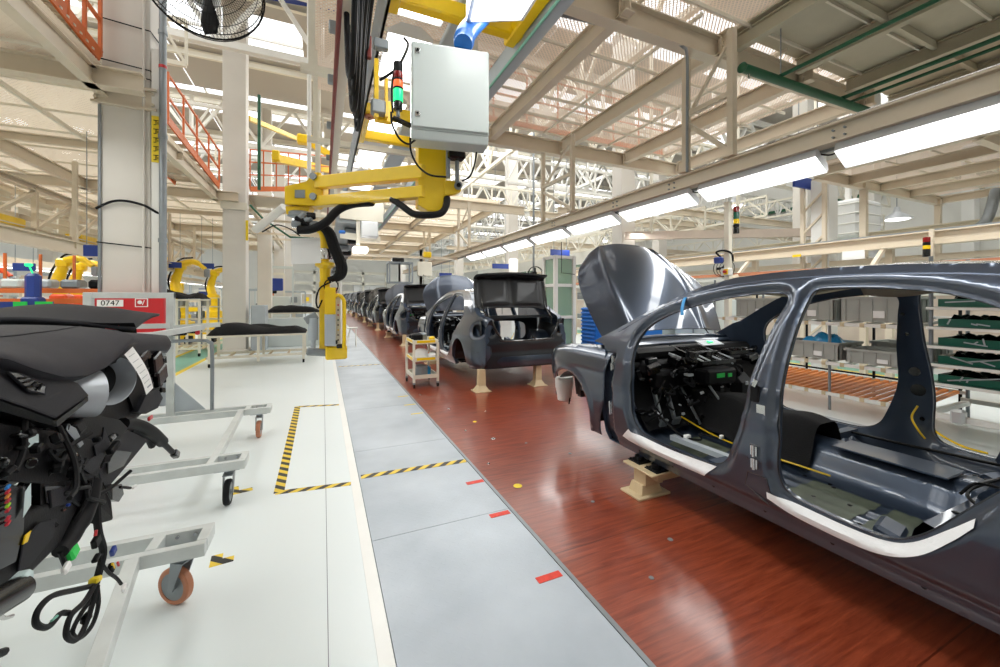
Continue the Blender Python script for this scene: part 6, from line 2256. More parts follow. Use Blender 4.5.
for (x, y, z, s), m_, l_ in zip(tp_, tcols, tn):
    b = MB()
    if 'can' in l_ or 'roll' in l_:
        b.lathe([(s * .9, 0), (s, .01), (s, s * 1.5), (s * .6, s * 1.8), (.002, s * 1.8)], (x, y, z - .055), (0, 0, 1), 16)
    elif 'tool' in l_:
        b.bar((x - .06, y, z - .04), (x + .05, y + .05, z + .03), .025, .025).bar((x + .05, y + .05, z + .03), (x + .09, y + .05, z - .01), .03, .02)
    else:
        b.rbox((x, y, z - .055 + s * .35), (s * 1.4, s * 1.6, s * .7), .008)
    tag(b.build('trolley_item', m_), l_, 'tool')

# ============================================================ RIGHT OF THE CAR LINE
def bin_box(x, y, z, sx, sy, sz, label, m='grey_bin', group='grey bins'):
    r = root('storage_bin', (x, y, z), label, 'bin', group)
    b = MB()
    t = .012
    b.box((x, y, z + t / 2), (sx - .03, sy - .03, t))
    for s in (-1, 1):
        b.box((x + s * (sx / 2 - t / 2 - .01), y, z + sz / 2), (t, sy - .02, sz))
        b.box((x, y + s * (sy / 2 - t / 2 - .01), z + sz / 2), (sx - .02, t, sz))
    for s in (-1, 1):
        for k in range(-2, 3):
            b.box((x + s * (sx / 2 - .006), y + k * sy / 5, z + sz * .45), (.012, .01, sz * .85))
            b.box((x + k * sx / 5, y + s * (sy / 2 - .006), z + sz * .45), (.01, .012, sz * .85))
    b.build('shell', m, r)
    b = MB()
    for s in (-1, 1):
        b.box((x + s * (sx / 2 - .004), y, z + sz - .012), (.02, sy, .03)).box((x, y + s * (sy / 2 - .004), z + sz - .012), (sx, .02, .03))
    b.build('rim', m, r)
    MB().box((x - sx / 2 - .004, y - sy * .1, z + sz * .3), (.003, sy * .16, sz * .28)).build('label_card', 'paper', r)
    return r


rk = root('flow_rack', (6.5, 3.1, 0), 'grey pipe flow rack with white roller rails, seen through the rear door opening', 'rack')
xf, xb_ = 5.95, 7.1
for y in (2.12, 2.95, 3.8, 4.6):
    for x in (xf + .06, xb_):
        MB().cyl((x, y, 0), (x, y, 1.75), .016, 10).build('post', 'rubber' if x > 6.5 else 'steel', rk, smooth=True)
for z in (.22, .61, 1.12):
    MB().bar((xf, 2.05, z), (xf, 4.65, z), .035, .04).build('front_rail', 'white_steel', rk)
    MB().bar((xb_, 2.05, z + .08), (xb_, 4.65, z + .08), .035, .04).build('back_rail', 'white_steel', rk)
    b = MB()
    for k in range(12):
        b = MB().rbox((xf - .01, 2.18 + k * .2, z), (.03, .045, .05), .004)
        b.build('rail_bracket', 'stone', rk)
    nt_ = 26 if z < .3 else 12
    for k in range(nt_):
        yk = 2.14 + k * 2.45 / nt_
        MB().bar((xf, yk, z + .005), (xb_, yk, z + .085), .04 if z < .3 else .022, .03).build('roller_track', 'orange_roller' if z < .3 else 'alu', rk)
b = MB().cyl((xb_, 2.1, .35), (xb_, 4.6, .35), .014, 8)
b.build('brace', 'rubber', rk, smooth=True)
for (y, sy, sz, lb) in ((2.50, .66, .30, 'large grey plastic bin with white bags, top shelf of the flow rack, right end'), (3.20, .64, .28, 'large grey plastic bin on the top shelf, left of the one with bags'),
                        (3.9, .62, .28, 'grey plastic bin on the top shelf behind the B-post of the near car')):
    bin_box(6.28, y, 1.165, .62, sy, sz, lb)
bin_box(6.24, 3.12, .655, .56, .60, .22, 'grey bin filled with blue film on the middle shelf')
bin_box(6.22, 2.46, .655, .52, .62, .17, 'shallow grey bin with white label on the middle shelf, front right')
bin_box(6.75, 2.44, .69, .46, .62, .20, 'grey bin standing behind the shallow one on the middle shelf')
bin_box(6.24, 3.85, .655, .56, .60, .20, 'grey bin on the middle shelf, left of the blue film')
o = MB().grid(lambda u, v: (6.0 + .48 * u, 2.86 + .52 * v, .80 + .16 * math.sin(u * PI) * math.sin(v * PI) + .03 * math.sin(u * 17 + v * 5) + .025 * math.sin(v * 23 + u * 9)), 22, 22).build('blue_film', 'blue_bag', smooth=True, solid=.004)
tag(o, 'crumpled bright blue plastic film heaped in a grey bin', 'plastic film')
for i, y in enumerate((2.42, 2.62)):
    o = MB().lathe([(.10, 0), (.13, .08), (.10, .2), (.05, .27), (.015, .29)], (6.3, y, 1.20), (0, 0, 1), 14).build('white_bag', 'paper', smooth=True)
    tag(o, 'white parts bag standing in the top grey bin, %s one' % ('right', 'left')[i], 'bag')

rk2 = root('tray_rack', (6.4, 1.2, 0), 'rack of dark green trays with film-wrapped glass parts, right edge', 'rack')
for y in (.35, 2.0):
    for x in (5.98, 6.9):
        MB().cyl((x, y, 0), (x, y, 1.9), .018, 10).build('post', 'steel', rk2, smooth=True)
for i, z in enumerate((.54, .74, .93, 1.13, 1.34, 1.56)):
    MB().bar((5.93, .3, z), (5.93, 2.02, z), .03, .028).build('shelf_edge', 'white_steel', rk2)
    MB().box((6.4, 1.16, z + .01), (.92, 1.68, .012)).build('shelf', 'green_rack', rk2)
    for k in range(3):
        t_ = root('glass_tray', (6.3, .6 + k * .55, z + .018), 'green tray of film-wrapped dark parts, %s level, %s place from the right' % (['lowest', 'second', 'third', 'fourth', 'fifth', 'top'][i], ['first', 'second', 'third'][k]), 'tray', 'green trays')
        yc = .6 + k * .55
        b = MB().box((6.3, yc, z + .03), (.62, .5, .02)).box((6.0, yc, z + .06), (.02, .5, .08)).box((6.3, yc - .24, z + .06), (.6, .02, .08)).box((6.3, yc + .24, z + .06), (.6, .02, .08))
        b.build('tray_body', 'green_rack', t_)
        rn = random.Random(i * 7 + k)
        a_ = rn.uniform(0, 6)
        MB().grid(lambda u, v: (6.02 + .52 * u, yc - .2 + .4 * v, z + .06 + .06 * math.sin(u * PI) + .018 * math.sin(v * 19 + a_ + u * 7) + .015 * math.sin(u * 23 + a_)), 14, 14).build('wrapped_part', 'black_gloss', t_, smooth=True)
        for q in range(3):
            y1, y2 = yc + rn.uniform(-.2, .2), yc + rn.uniform(-.2, .2)
            MB().bar((5.985, y1, z + .04 + rn.uniform(0, .04)), (5.985, y2, z + .04 + rn.uniform(.0, .1)), .004, .012).build('film_fold', 'silver', t_)
rk3 = root('wheeled_base', (6.1, 1.3, 0), 'low white tubular dolly with black casters below the green trays', 'dolly')
for y in (.3, 1.15, 2.0):
    MB().bar((5.75, y, .22), (6.9, y, .22), .05, .05).build('cross_tube', 'white_steel', rk3)
    fk = MB().rbox((5.8, y + .06, .14), (.06, .06, .08), .01).build('caster', 'steel', rk3)
    MB().lathe([(.03, -.015), (.05, -.015), (.05, .015), (.03, .015)], (5.8, y + .06, .052), (0, 1, 0), 16).build('wheel', 'rubber', fk, smooth=35)
for x in (5.76, 6.9):
    MB().bar((x, .25, .25), (x, 2.05, .25), .06, .05).build('long_tube', 'white_steel', rk3)
MB().rbox((5.72, 1.72, .28), (.10, .10, .14), .02).build('bracket', 'alu', rk3)
MB().tube([(5.75, 1.95, .3), (5.7, 1.9, .12), (5.66, 1.7, .02), (5.6, 1.5, .015)], .01, 6, curve=5).build('yellow_strap', 'yellow', rk3, smooth=True)

# partition and low wall behind the racks
M['pink_wall'] = mat('partition_paint', rgb(204, 186, 172), .6, noise=.05)
struct(MB().box((11.6, 14, .75), (.12, 36, 1.5)).build('wall_partition', 'pink_wall'))
struct(MB().box((11.6, 14, 1.53), (.18, 36, .06)).build('wall_partition_cap', 'white_steel'))

# pale machine housings behind the open hood
def machine(x, y, sx, sy, sz, label, m='cabinet', z0=0, kind='machine_cabinet', cat='cabinet'):
    r = root(kind, (x, y, z0), label, cat)
    MB().rbox((x, y, z0 + sz / 2), (sx, sy, sz), .015).build('housing', m, r)
    MB().rbox((x - sx / 2 - .006, y - sy * .24, z0 + sz * .5), (.012, sy * .44, sz * .86), .005).build('door', m, r)
    MB().rbox((x - sx / 2 - .006, y + sy * .24, z0 + sz * .5), (.012, sy * .44, sz * .86), .005).build('door', m, r)
    MB().bar((x - sx / 2 - .03, y - .03, z0 + sz * .45), (x - sx / 2 - .03, y - .03, z0 + sz * .6), .015, .02, up=(0, 1, 0)).build('handle', 'steel', r)
    return r


machine(7.0, 7.2, .9, 1.9, 1.38, 'wide pale grey machine cabinet behind the open hood')
machine(7.2, 5.65, .9, .9, 1.42, 'pale grey sloped cabinet right of the hood, behind the front window')
machine(7.4, 15.4, 1.0, 1.4, 1.5, 'grey cabinet in the distance beyond the hood', 'steel_paint')
machine(6.0, 10.6, .7, 1.3, 1.6, 'dark cabinet behind the second car trunk lid', 'steel')
machine(6.4, 13.2, .8, 1.5, 1.9, 'white cabinet above the second car roof', 'conc')
machine(6.1, 17.0, .8, 1.5, 1.8, 'pale cabinet far along the right walkway', 'cream_light')
machine(6.2, 21.0, .8, 2.0, 2.1, 'distant white cabinet along the right walkway', 'conc')

# green-glazed booth with white frame
bo = root('glazed_booth', (5.2, 8.0, 0), 'white framed booth with green glass between the second car and the hood', 'booth')
for x in (4.95, 5.45):
    MB().bar((x, 7.9, 0), (x, 7.9, 2.45), .08, .08, up=(0, 1, 0)).bar((x, 8.4, 0), (x, 8.4, 2.45), .08, .08, up=(0, 1, 0)).build('frame_post', 'white_steel', bo)
for z in (.08, 1.0, 1.75, 2.41):
    MB().bar((4.95, 7.9, z), (5.45, 7.9, z), .06, .07).bar((4.95, 7.9, z), (4.95, 8.4, z), .06, .07).build('frame_rail', 'white_steel', bo)
MB().box((5.2, 7.92, 1.3), (.44, .012, 2.2)).build('front_pane', 'window_green', bo)
MB().box((4.96, 8.15, 1.3), (.012, .44, 2.2)).build('side_pane', 'window_green', bo)
MB().box((5.5, 8.15, 1.2), (.03, .5, 2.4)).build('back_wall', 'conc', bo)
lv = root('blue_louvre', (5.35, 7.0, 0), 'bright blue louvred crate stack left of the hood hinge', 'crate')
MB().rbox((5.45, 7.1, .62), (.34, .5, 1.24), .02).build('body', 'blue_crate', lv)
for k in range(14):
    MB().rbox((5.27, 7.1, .1 + k * .085), (.03, .48, .04), .006, (0, .3, 0)).build('slat', 'blue_crate', lv)
bc = root('blue_crate', (5.7, 6.0, 0), 'blue plastic crates seen below the raised hood', 'crate')
MB().rbox((5.6, 5.9, .58), (.5, .7, 1.12), .03).build('crate_body', 'blue_crate', bc)
for k in range(4):
    MB().rbox((5.345, 5.9, .2 + k * .27), (.02, .66, .04), .004).build('crate_rib', 'blue_crate', bc)

# signal post behind the hood, with switch box
sp = root('signal_post', (6.7, 4.75, 0), 'pale post with dark signal tower and red-yellow switch box, right of the hood', 'post')
MB().bar((6.75, 4.9, 0), (6.75, 4.9, 3.2), .09, .09, up=(0, 1, 0)).build('post', 'cream_light', sp)
for k, (mm, z, h) in enumerate((('black_gloss', 2.62, .12), ('black', 2.74, .05), ('lens_yellow', 2.80, .08), ('lens_green_off', 2.88, .13), ('lens_red', 3.01, .10))):
    MB().lathe([(.045, 0), (.05, .006), (.05, h - .006), (.045, h)], (6.86, 4.82, z), (0, 0, 1), 20).build('signal_segment', mm, sp, smooth=35)
MB().rbox((6.66, 4.86, 1.92), (.12, .16, .13), .01).build('switch_box', 'conc', sp)
MB().rbox((6.59, 4.83, 1.92), (.02, .08, .10), .004).build('yellow_plate', 'yellow', sp)
MB().cyl((6.58, 4.83, 1.92), (6.54, 4.83, 1.92), .025, 14).build('red_knob', 'red', sp, smooth=35)
MB().rbox((6.70, 5.05, 2.15), (.10, .16, .12), .02).build('blue_valve', 'blue', sp)
MB().tube([(6.7, 5.0, 2.2), (6.7, 5.1, 2.3), (6.7, 4.95, 2.32), (6.7, 4.8, 2.25), (6.72, 4.78, 2.1)], .018, 8, curve=5).build('hose', 'black', sp, smooth=True)
sp2 = root('signal_post', (9.0, 2.75, 2.4), 'small signal tower on the second overhead beam near the right edge', 'signal light')
for k, (mm, z, h) in enumerate((('black_gloss', 2.10, .12), ('lens_yellow', 2.22, .06), ('black', 2.28, .05), ('lens_red', 2.33, .08))):
    MB().lathe([(.04, 0), (.045, .006), (.045, h - .006), (.04, h)], (8.7, 2.96, z), (0, 0, 1), 20).build('signal_segment', mm, sp2, smooth=35)
MB().bar((8.87, 2.96, 1.9), (8.87, 2.96, 2.55), .05, .05, up=(0, 1, 0)).build('bracket', 'cream', sp2)

# second assembly line overhead beams, parallel to ours
for (x, z, w, h, m_, lb) in ((9.0, 2.42, .18, .22, 'cream', 'long cream beam of the neighbouring line seen above the near car roof'), (8.6, 1.98, .08, .07, 'wheel', 'thin brown pipe running along above the near car roof'),
                             (9.4, 2.14, .12, .10, 'cream', 'lower cream rail of the neighbouring line'), (8.4, 1.86, .20, .06, 'white_steel', 'white cable tray just above the near car roof'),
                             (9.1, 2.56, .04, .03, 'steel', 'grey cable run on top of the neighbouring beam'), (12.2, 2.95, .14, .2, 'cream', 'farther cream beam across the right hall')):
    o = MB()
    if h > .15:
        o.ibeam((x, 0, z), (x, 30, z), w, h)
    else:
        o.bar((x, 0, z), (x, 30, z), w, h)
    tag(o.build('overhead_beam', m_), lb, 'beam', 'neighbouring line beams')
for i, yb in enumerate(np.arange(1.2, 20, 2.4)):
    yb = float(yb)
    r = root('beam_support', (9.0, yb, 0), 'cream support frame of the neighbouring line, %s from the right' % ordn[i].split(',')[0], 'support', 'line supports')
    MB().bar((9.2, yb, 0), (9.2, yb, 2.35), .10, .10, up=(0, 1, 0)).build('post', 'cream', r)
    MB().bar((8.35, yb, 1.93), (9.5, yb, 1.93), .08, .08).build('bracket', 'cream', r)
    MB().bar((8.5, yb, 1.9), (9.0, yb, 2.32), .06, .06).build('brace', 'cream', r)
for i, (y, lb) in enumerate(((2.1, 'white notice hung on the neighbouring beam near the right edge'), (4.0, 'white notice hung on the neighbouring beam above the car roof'))):
    tag(MB().box((8.906, y, 2.24), (.006, .34, .16)).build('notice', 'paper'), lb, 'notice')
tag(MB().box((8.905, 4.95, 2.32), (.01, .16, .05)).build('yellow_tag', 'yellow'), 'small yellow tag on the neighbouring beam', 'tag')
# wall fan on the neighbouring line
hf = root('line_fan', (8.3, 6.2, 2.15), 'dark fan on a bracket above the near car roof', 'fan')
for k in range(3):
    MB().tube([(8.3 + .10 * k, 6.2 + .19 * math.cos(a), 2.13 + .19 * math.sin(a)) for a in np.linspace(0, 2 * PI, 20, endpoint=False)], .007, 6, closed=True).build('cage_ring', 'black', hf, smooth=True)
MB().rbox((8.45, 6.2, 2.13), (.22, .10, .10), .03).build('motor', 'black', hf)
for k in range(3):
    MB().box((8.38, 6.2 + .09 * math.cos(k * 2.09), 2.13 + .09 * math.sin(k * 2.09)), (.01, .06, .16), r=(k * 2.09 - PI / 2, 0, 0)).build('blade', 'black', hf)
MB().bar((8.5, 6.2, 1.95), (8.5, 6.2, 2.13), .04, .04, up=(0, 1, 0)).build('bracket', 'cream', hf)
hf2 = root('line_fan', (6.6, 11.3, 2.25), 'dark fan hanging beyond the second car trunk lid', 'fan')
for k in range(2):
    MB().tube([(6.3 + .26 * math.cos(a), 11.3 - .06 * k, 2.25 + .22 * math.sin(a)) for a in np.linspace(0, 2 * PI, 20, endpoint=False)], .01, 6, closed=True).build('cage_ring', 'black', hf2, smooth=True)
MB().rbox((6.3, 11.4, 2.25), (.14, .26, .14), .03).build('motor', 'black', hf2)
MB().bar((6.3, 11.4, 2.3), (6.3, 11.4, 7.6), .05, .05, up=(0, 1, 0)).build('bracket', 'steel', hf2)
MB().bar((6.3, 11.3, 2.06), (6.3, 11.3, 2.44), .05, .03, up=(0, 1, 0)).build('blade', 'black', hf2)

# brown crossing duct, boxed column, ventilation duct, hall lamps
tag(MB().bar((8.0, 9.0, 3.25), (13.2, 5.9, 3.25), .16, .22).build('crossing_beam', 'pink_wall'), 'long pinkish beam crossing the hall right of the signal tower', 'beam')
for i, (x, y) in enumerate(((8.6, 8.6), (10.6, 7.4), (12.4, 6.4))):
    tag(MB().cyl((x, y, 3.3), (x, y, 9.2), .05, 10).build('hanger_tube', 'cream_light', smooth=True), 'pale round hanger tube above the pinkish beam, %s of three' % ('left', 'middle', 'right')[i], 'hanger', 'hanger tubes')
VD = at(848, 222, Y=5.6)
vd = root('ventilation_duct', tuple(VD), 'large white ribbed ventilation duct beside the boxed column', 'duct')
MB().rbox(VD, (1.1, .9, .95), .06).build('duct_body', 'conc', vd)
for k in range(4):
    MB().rbox(VD + Vector((0, 0, -.36 + k * .24)), (1.13, .93, .03), .01).build('rib', 'white_steel', vd)
MB().tube([VD + Vector((.2, 0, -.4)), VD + Vector((.5, -.1, -.62)), VD + Vector((1.1, -.1, -.66))], .2, 12, curve=4).build('elbow', 'conc', vd, smooth=True)
MB().bar(VD + Vector((0, 0, .4)), (VD.x, VD.y, 9.5), .1, .1).build('hanger', 'white_steel', vd)
LCX = at(812, 220, Y=4.9).x
bcw = root('ladder_column', (LCX, 4.9, 0), 'white boxed column with cream lacing, right of the blue sign', 'column')
MB().bar((at(824, 220, Y=4.75).x, 4.75, 0), (at(824, 220, Y=4.75).x, 4.75, 3.9), .32, .32, up=(0, 1, 0)).build('boxed_shaft', 'conc', bcw)
for x, y in ((LCX - .05, 5.05), (LCX - .05, 4.65)):
    MB().bar((x, y, 0), (x, y, 3.9), .07, .07, up=(0, 1, 0)).build('post', 'cream', bcw)
for k in range(8):
    MB().bar((LCX - .05, 5.05, .45 * k + .1), (LCX - .05, 4.65, .45 * k + .5), .035, .035).build('lacing', 'cream', bcw)
for i, (x, y, z) in enumerate(((17, 12, 5.6), (21, 8, 4.6), (14.0, 18, 6.2), (16, 20, 5.0))):
    r = root('high_bay_lamp', (x, y, z), 'lit round high-bay lamp in the right hall, %s' % ('above the pinkish beam', 'beside the ventilation duct', 'far behind the signal tower', 'deep in the hall')[i], 'light fixture', 'high bay lamps')
    MB().lathe([(.08, .5), (.12, .3), (.45, .05), (.5, 0)], (x, y, z), (0, 0, 1), 24).build('reflector', 'lamp_house', r, smooth=True)
    MB().lathe([(.46, .02), (.3, -.03), (.001, -.04)], (x, y, z), (0, 0, 1), 24).build('lens', 'diffuser', r, smooth=True)
    MB().cyl((x, y, z + .4), (x, y, 9.58), .015, 6).build('rod', 'steel', r)
tag(MB().rbox(at(990, 154, Y=3.2), (.7, .6, .42), .04).bar(at(990, 154, Y=3.2), at(990, 154, Y=3.2) + Vector((0, 0, 2.2)), .06, .06).build('heater_box', 'steel_paint'), 'grey unit heater box under the side deck at the right edge', 'heater')
tag(MB().tube([at(996, 190, Y=3.0), at(985, 222, Y=3.05), at(962, 234, Y=3.2)], .08, 12, curve=4).build('heater_pipe', 'steel', smooth=True), 'grey bent pipe below the unit heater at the right edge', 'pipe')

# clutter of the right hall: conveyor frames, parts racks, white cabinets, orange parts
rnd = random.Random(5)
ccol = ['white_steel', 'cream_light', 'cabinet', 'steel_paint', 'cream', 'conc']
WORDR = {'white_steel': 'white', 'cream_light': 'pale cream', 'cabinet': 'pale grey', 'steel_paint': 'blue-grey', 'cream': 'tan', 'conc': 'bright white', 'orange': 'orange', 'black': 'black', 'grey_bin': 'grey', 'steel': 'steel'}
DEPTH = ['nearest', 'second', 'third', 'fourth', 'fifth', 'sixth', 'seventh', 'eighth']
for ci, (xc, cname) in enumerate(((10.2, 'just beyond the neighbouring beam'), (12.9, 'behind the long partition'), (15.6, 'mid right hall'), (18.4, 'near the right hall wall'))):
    for i in range(7):
        y = (14.0 if ci == 0 else 7.5) + i * 3.4 + ci * .7 + rnd.uniform(-.3, .3)
        x = xc + rnd.uniform(-.2, .2)
        h = rnd.uniform(.9, 2.6)
        m_ = ccol[(i + ci) % 6]
        lm = rnd.choice(('grey_bin', 'black', 'orange', 'cabinet', 'steel'))
        r = root('parts_rack', (x, y, 0), '%s parts rack with %s loads %s, %s in depth' % (WORDR[m_], WORDR[lm], cname, DEPTH[i]), 'rack', 'distant racks')
        w, d_ = rnd.uniform(.7, 1.4), rnd.uniform(.8, 1.3)
        for sx in (-1, 1):
            for sy in (-1, 1):
                MB().bar((x + sx * w / 2, y + sy * d_ / 2, 0), (x + sx * w / 2, y + sy * d_ / 2, h), .05, .05, up=(0, 1, 0)).build('post', m_, r)
        for k in range(3):
            z = h * (.25 + .36 * k)
            MB().box((x, y, z), (w, d_, .03)).build('shelf', m_, r)
            MB().rbox((x, y, z + .12), (w * .7, d_ * .7, .2), .02).build('load', lm, r)
# people-free line furniture above: conveyor guards in orange beyond the hood
og = root('orange_guard', (10.4, 11.5, 0), 'orange guard frames in the hall beyond the hood', 'guard')
for k in range(4):
    MB().bar((10.0 + k * .8, 11.5, 1.6), (10.0 + k * .8, 11.5, 2.7), .05, .05, up=(0, 1, 0)).build('post', 'orange', og)
MB().bar((10, 11.5, 2.7), (12.4, 11.5, 2.7), .05, .06).bar((10, 11.5, 2.2), (12.4, 11.5, 2.2), .05, .06).build('rail', 'orange', og)
MB().bar((10, 11.5, 1.6), (12.4, 11.5, 1.6), .3, .12).bar((10.2, 11.5, 0), (10.2, 11.5, 1.6), .1, .1, up=(0, 1, 0)).bar((12.2, 11.5, 0), (12.2, 11.5, 1.6), .1, .1, up=(0, 1, 0)).build('platform', 'cream', og)
tk = root('storage_tank', (11, 13, 2.5), 'white round tank beyond the signal post', 'tank')
MB().lathe([(.3, 0), (.5, .1), (.5, .8), (.3, .95), (.01, 1.0)], (11, 13, 2.7), (0, 0, 1), 24).build('shell', 'conc', tk, smooth=True)
MB().bar((11, 13, 0), (11, 13, 2.7), .3, .3).build('pedestal', 'white_steel', tk)
# mid-hall low lattice beams on the right at two levels
for i, (x, z) in enumerate(((9.8, 4.0), (12.5, 4.6), (16, 5.2), (19.5, 4.6))):
    truss((x, 7.8, z), (x, 44, z), .6, 30, .07, 'cream_light')
for i, yy in enumerate((9.0, 12.6, 16.2, 21, 26, 31)):
    truss((5.9, yy, 6.4), (23, yy, 6.4), .9, 18, .09, 'white_steel' if i % 2 else 'cream_light')
for i, yy in enumerate((8.2, 10.4, 12.2, 15.4, 18.6, 22.4, 27)):
    struct(MB().ibeam((6.6, yy, 3.9 + .25 * (i % 3)), (22, yy, 3.9 + .25 * (i % 3)), .12, .2).build('ceiling_beam', 'cream'))

# ============================================================ LEFT BACKGROUND
# stair with orange rails at top left, under the near mezzanine
def stair(p0, p1, w, label, n, m_str='orange'):
    """p0 low end, p1 high end, w offset vector across"""
    p0, p1, w = Vector(p0), Vector(p1), Vector(w)
    r = root('orange_stair', p0, label, 'stair', 'orange stairs')
    for q in (Vector(), w):
        MB().bar(p0 + q, p1 + q, .03, .16).build('stringer', 'orange', r)
        for off in (.45, .9):
            MB().bar(p0 + q + Vector((0, 0, off)), p1 + q + Vector((0, 0, off)), .035, .035).build('handrail', 'orange', r)
        for k in range(n):
            a = p0.lerp(p1, k / (n - 1)) + q
            MB().bar(a, a + Vector((0, 0, .95)), .035, .035, up=(0, 1, 0)).build('baluster', 'orange', r)
    for k in range(n * 2):
        a = p0.lerp(p1, (k + .5) / (n * 2))
        MB().bar(a, a + w, .22, .025).build('tread', 'cream', r)
    return r


stair(at(100, 56, Y=6.7), at(48, -10, Y=6.0), (-.8, 0, 0), 'orange stair rising out of the picture at top left', 4)
stair(at(219, 186, Y=12.2), at(168, 120, Y=9.8), (-.9, 0, 0), 'orange stair descending between the near column and the second one', 5)
pf = root('orange_platform', at(275, 188, Y=13.2), 'orange railed platform left of the yellow arm elbow', 'platform')
a_, b_ = at(250, 189, Y=12.9), at(330, 189, Y=14.6)
MB().bar(a_, b_, .03, .14).build('toe_board', 'orange', pf)
MB().box(((a_.x + b_.x) / 2 - .1, (a_.y + b_.y) / 2 + .6, a_.z - .02), (2.4, 1.6, .04)).build('deck', 'cream', pf)
for k in range(8):
    q = a_.lerp(b_, k / 7)
    MB().bar(q, q + Vector((0, 0, 1.1)), .035, .035, up=(0, 1, 0)).build('post', 'orange', pf)
for h in (.4, .75, 1.1):
    MB().bar(a_ + Vector((0, 0, h)), b_ + Vector((0, 0, h)), .03, .035).build('rail', 'orange', pf)
struct(MB().ibeam((a_.x - .2, 13.4, a_.z - .18), (a_.x - .2, 26, a_.z - .18), .14, .24).build('ceiling_beam', 'cream'))
# yellow monorail crane beams beyond
yc = root('yellow_crane', at(290, 150, Y=14), 'yellow crane beams behind the orange platform railing', 'crane')
MB().bar(at(248, 118, Y=14), at(300, 140, Y=18), .12, .14).build('runway_beam', 'yellow', yc)
MB().bar(at(274, 158, Y=13), at(330, 170, Y=15), .16, .22).build('girder', 'yellow', yc)
MB().bar(at(298, 136, Y=15), at(330, 155, Y=15), .14, .2).build('girder', 'yellow', yc)
MB().rbox(at(276, 156, Y=13), (.2, .2, .3), .03).build('end_stop', 'yellow', yc)
MB().rbox(at(305, 140, Y=15), (.5, .3, .3), .04).build('hoist', 'yellow', yc)
tag(MB().cyl(at(259, 190, Y=12), at(259, 95, Y=12), .04, 10).build('green_pipe', 'green', smooth=True), 'vertical dark green pipe beside the third column', 'pipe')
tag(MB().cyl(at(309, 182, Y=9), (at(309, 178, Y=9).x, 9, 9.4), .04, 10).build('white_hanger', 'white_steel', smooth=True), 'thin white hanger tube rising behind the yellow elbow', 'hanger')
tag(MB().cyl(at(255, 230, Y=8.5), at(284, 207, Y=8.0), .07, 14).build('white_tube_lamp', 'white_steel', smooth=True), 'tilted white tube lamp left of the yellow elbow', 'lamp')
tag(MB().tube([at(262, 232, Y=8.4), at(276, 225, Y=8.3), at(290, 229, Y=8.2), at(300, 236, Y=8.2)], .012, 6, curve=5).build('cable', 'black', smooth=True), 'black cable curling below the tilted tube lamp', 'cable')
tag(MB().tube([at(250, 205, Y=9), at(262, 218, Y=9), at(290, 237, Y=9), at(330, 240, Y=9)], .02, 8).build('green_pipe', 'green', smooth=True), 'thin green pipe below the orange platform', 'pipe')
for k in range(5):
    struct(MB().bar((-2.6, 14.0 + k * 1.6, 4.1), (.1, 14.0 + k * 1.6, 4.1), .06, .08).build('ceiling_joist', 'cream'))
# benches with black moulded carpets
def bench(x0, x1, y, z, label, lab2, seed):
    r = root('work_bench', ((x0 + x1) / 2, y, 0), label, 'bench', 'carpet benches')
    MB().rbox(((x0 + x1) / 2, y, z - .02), (x1 - x0, .9, .04), .008).build('top', 'cream_light', r)
    for x in (x0 + .05, x1 - .05, (x0 + x1) / 2):
        for yy in (y - .4, y + .4):
            MB().bar((x, yy, .08), (x, yy, z - .03), .05, .05, up=(0, 1, 0)).build('leg', 'cream_light', r)
    for zz in (.2,):
        MB().bar((x0, y - .4, zz), (x1, y - .4, zz), .04, .05).build('lower_rail', 'cream_light', r)
        MB().bar((x0, y + .4, zz), (x1, y + .4, zz), .04, .05).build('lower_rail', 'cream_light', r)
    for k in range(6):
        xx = x0 + (x1 - x0) * k / 5
        MB().bar((xx, y - .4, .2), (xx, y + .4, .2), .03, .04).build('cross_rail', 'stone', r)
    for x in (x0 + .05, x1 - .05):
        MB().lathe([(.02, -.02), (.045, -.02), (.045, .02), (.02, .02)], (x, y - .4, .046), (1, 0, 0), 16).build('wheel', 'rubber', r, smooth=35)
    rn = random.Random(seed)
    ph = [rn.uniform(0, 6) for _ in range(4)]

    def f(u, v):
        e = min(1, min(u, 1 - u) * 8) * min(1, min(v, 1 - v) * 5)
        h = .16 + .05 * math.sin(u * 5 + ph[0]) + .035 * math.sin(u * 11 + ph[1]) * math.sin(v * 5) + .015 * math.sin(v * 14 + u * 9 + ph[2])
        return (x0 + (x1 - x0) * u, y - .42 + .84 * v, z + .012 + h * max(0, e) ** .5)
    b = MB().grid(f, 44, 18)
    b.grid(lambda u, v: (x0 + (x1 - x0) * u, y - .42 + .84 * v, z + .006), 8, 4)
    o = b.build('moulded_carpet', 'fabric_black', smooth=True)
    tag(o, lab2, 'carpet', 'black carpets')
    return r


bench(-2.2, -.35, 10.35, .66, 'cream bench on wheels with a black carpet, left of the yellow grip', 'black moulded carpet on the nearer bench', 1)
bench(-1.75, -.1, 15.6, .95, 'farther pale bench with a black carpet behind the yellow grip', 'black moulded carpet on the farther bench', 2)
bench(-3.75, -2.75, 12.4, 1.42, 'tall bench with black mouldings between the first two columns', 'black moulding stack on the tall bench between the columns', 3)
mc = machine(-.85, 13.6, 1.5, .5, .85, 'low pale grey cabinet between the two carpet benches', 'cabinet')
machine(-1.62, 12.9, .35, .5, 1.25, 'grey electrical cabinet right of the second column', 'steel_paint')
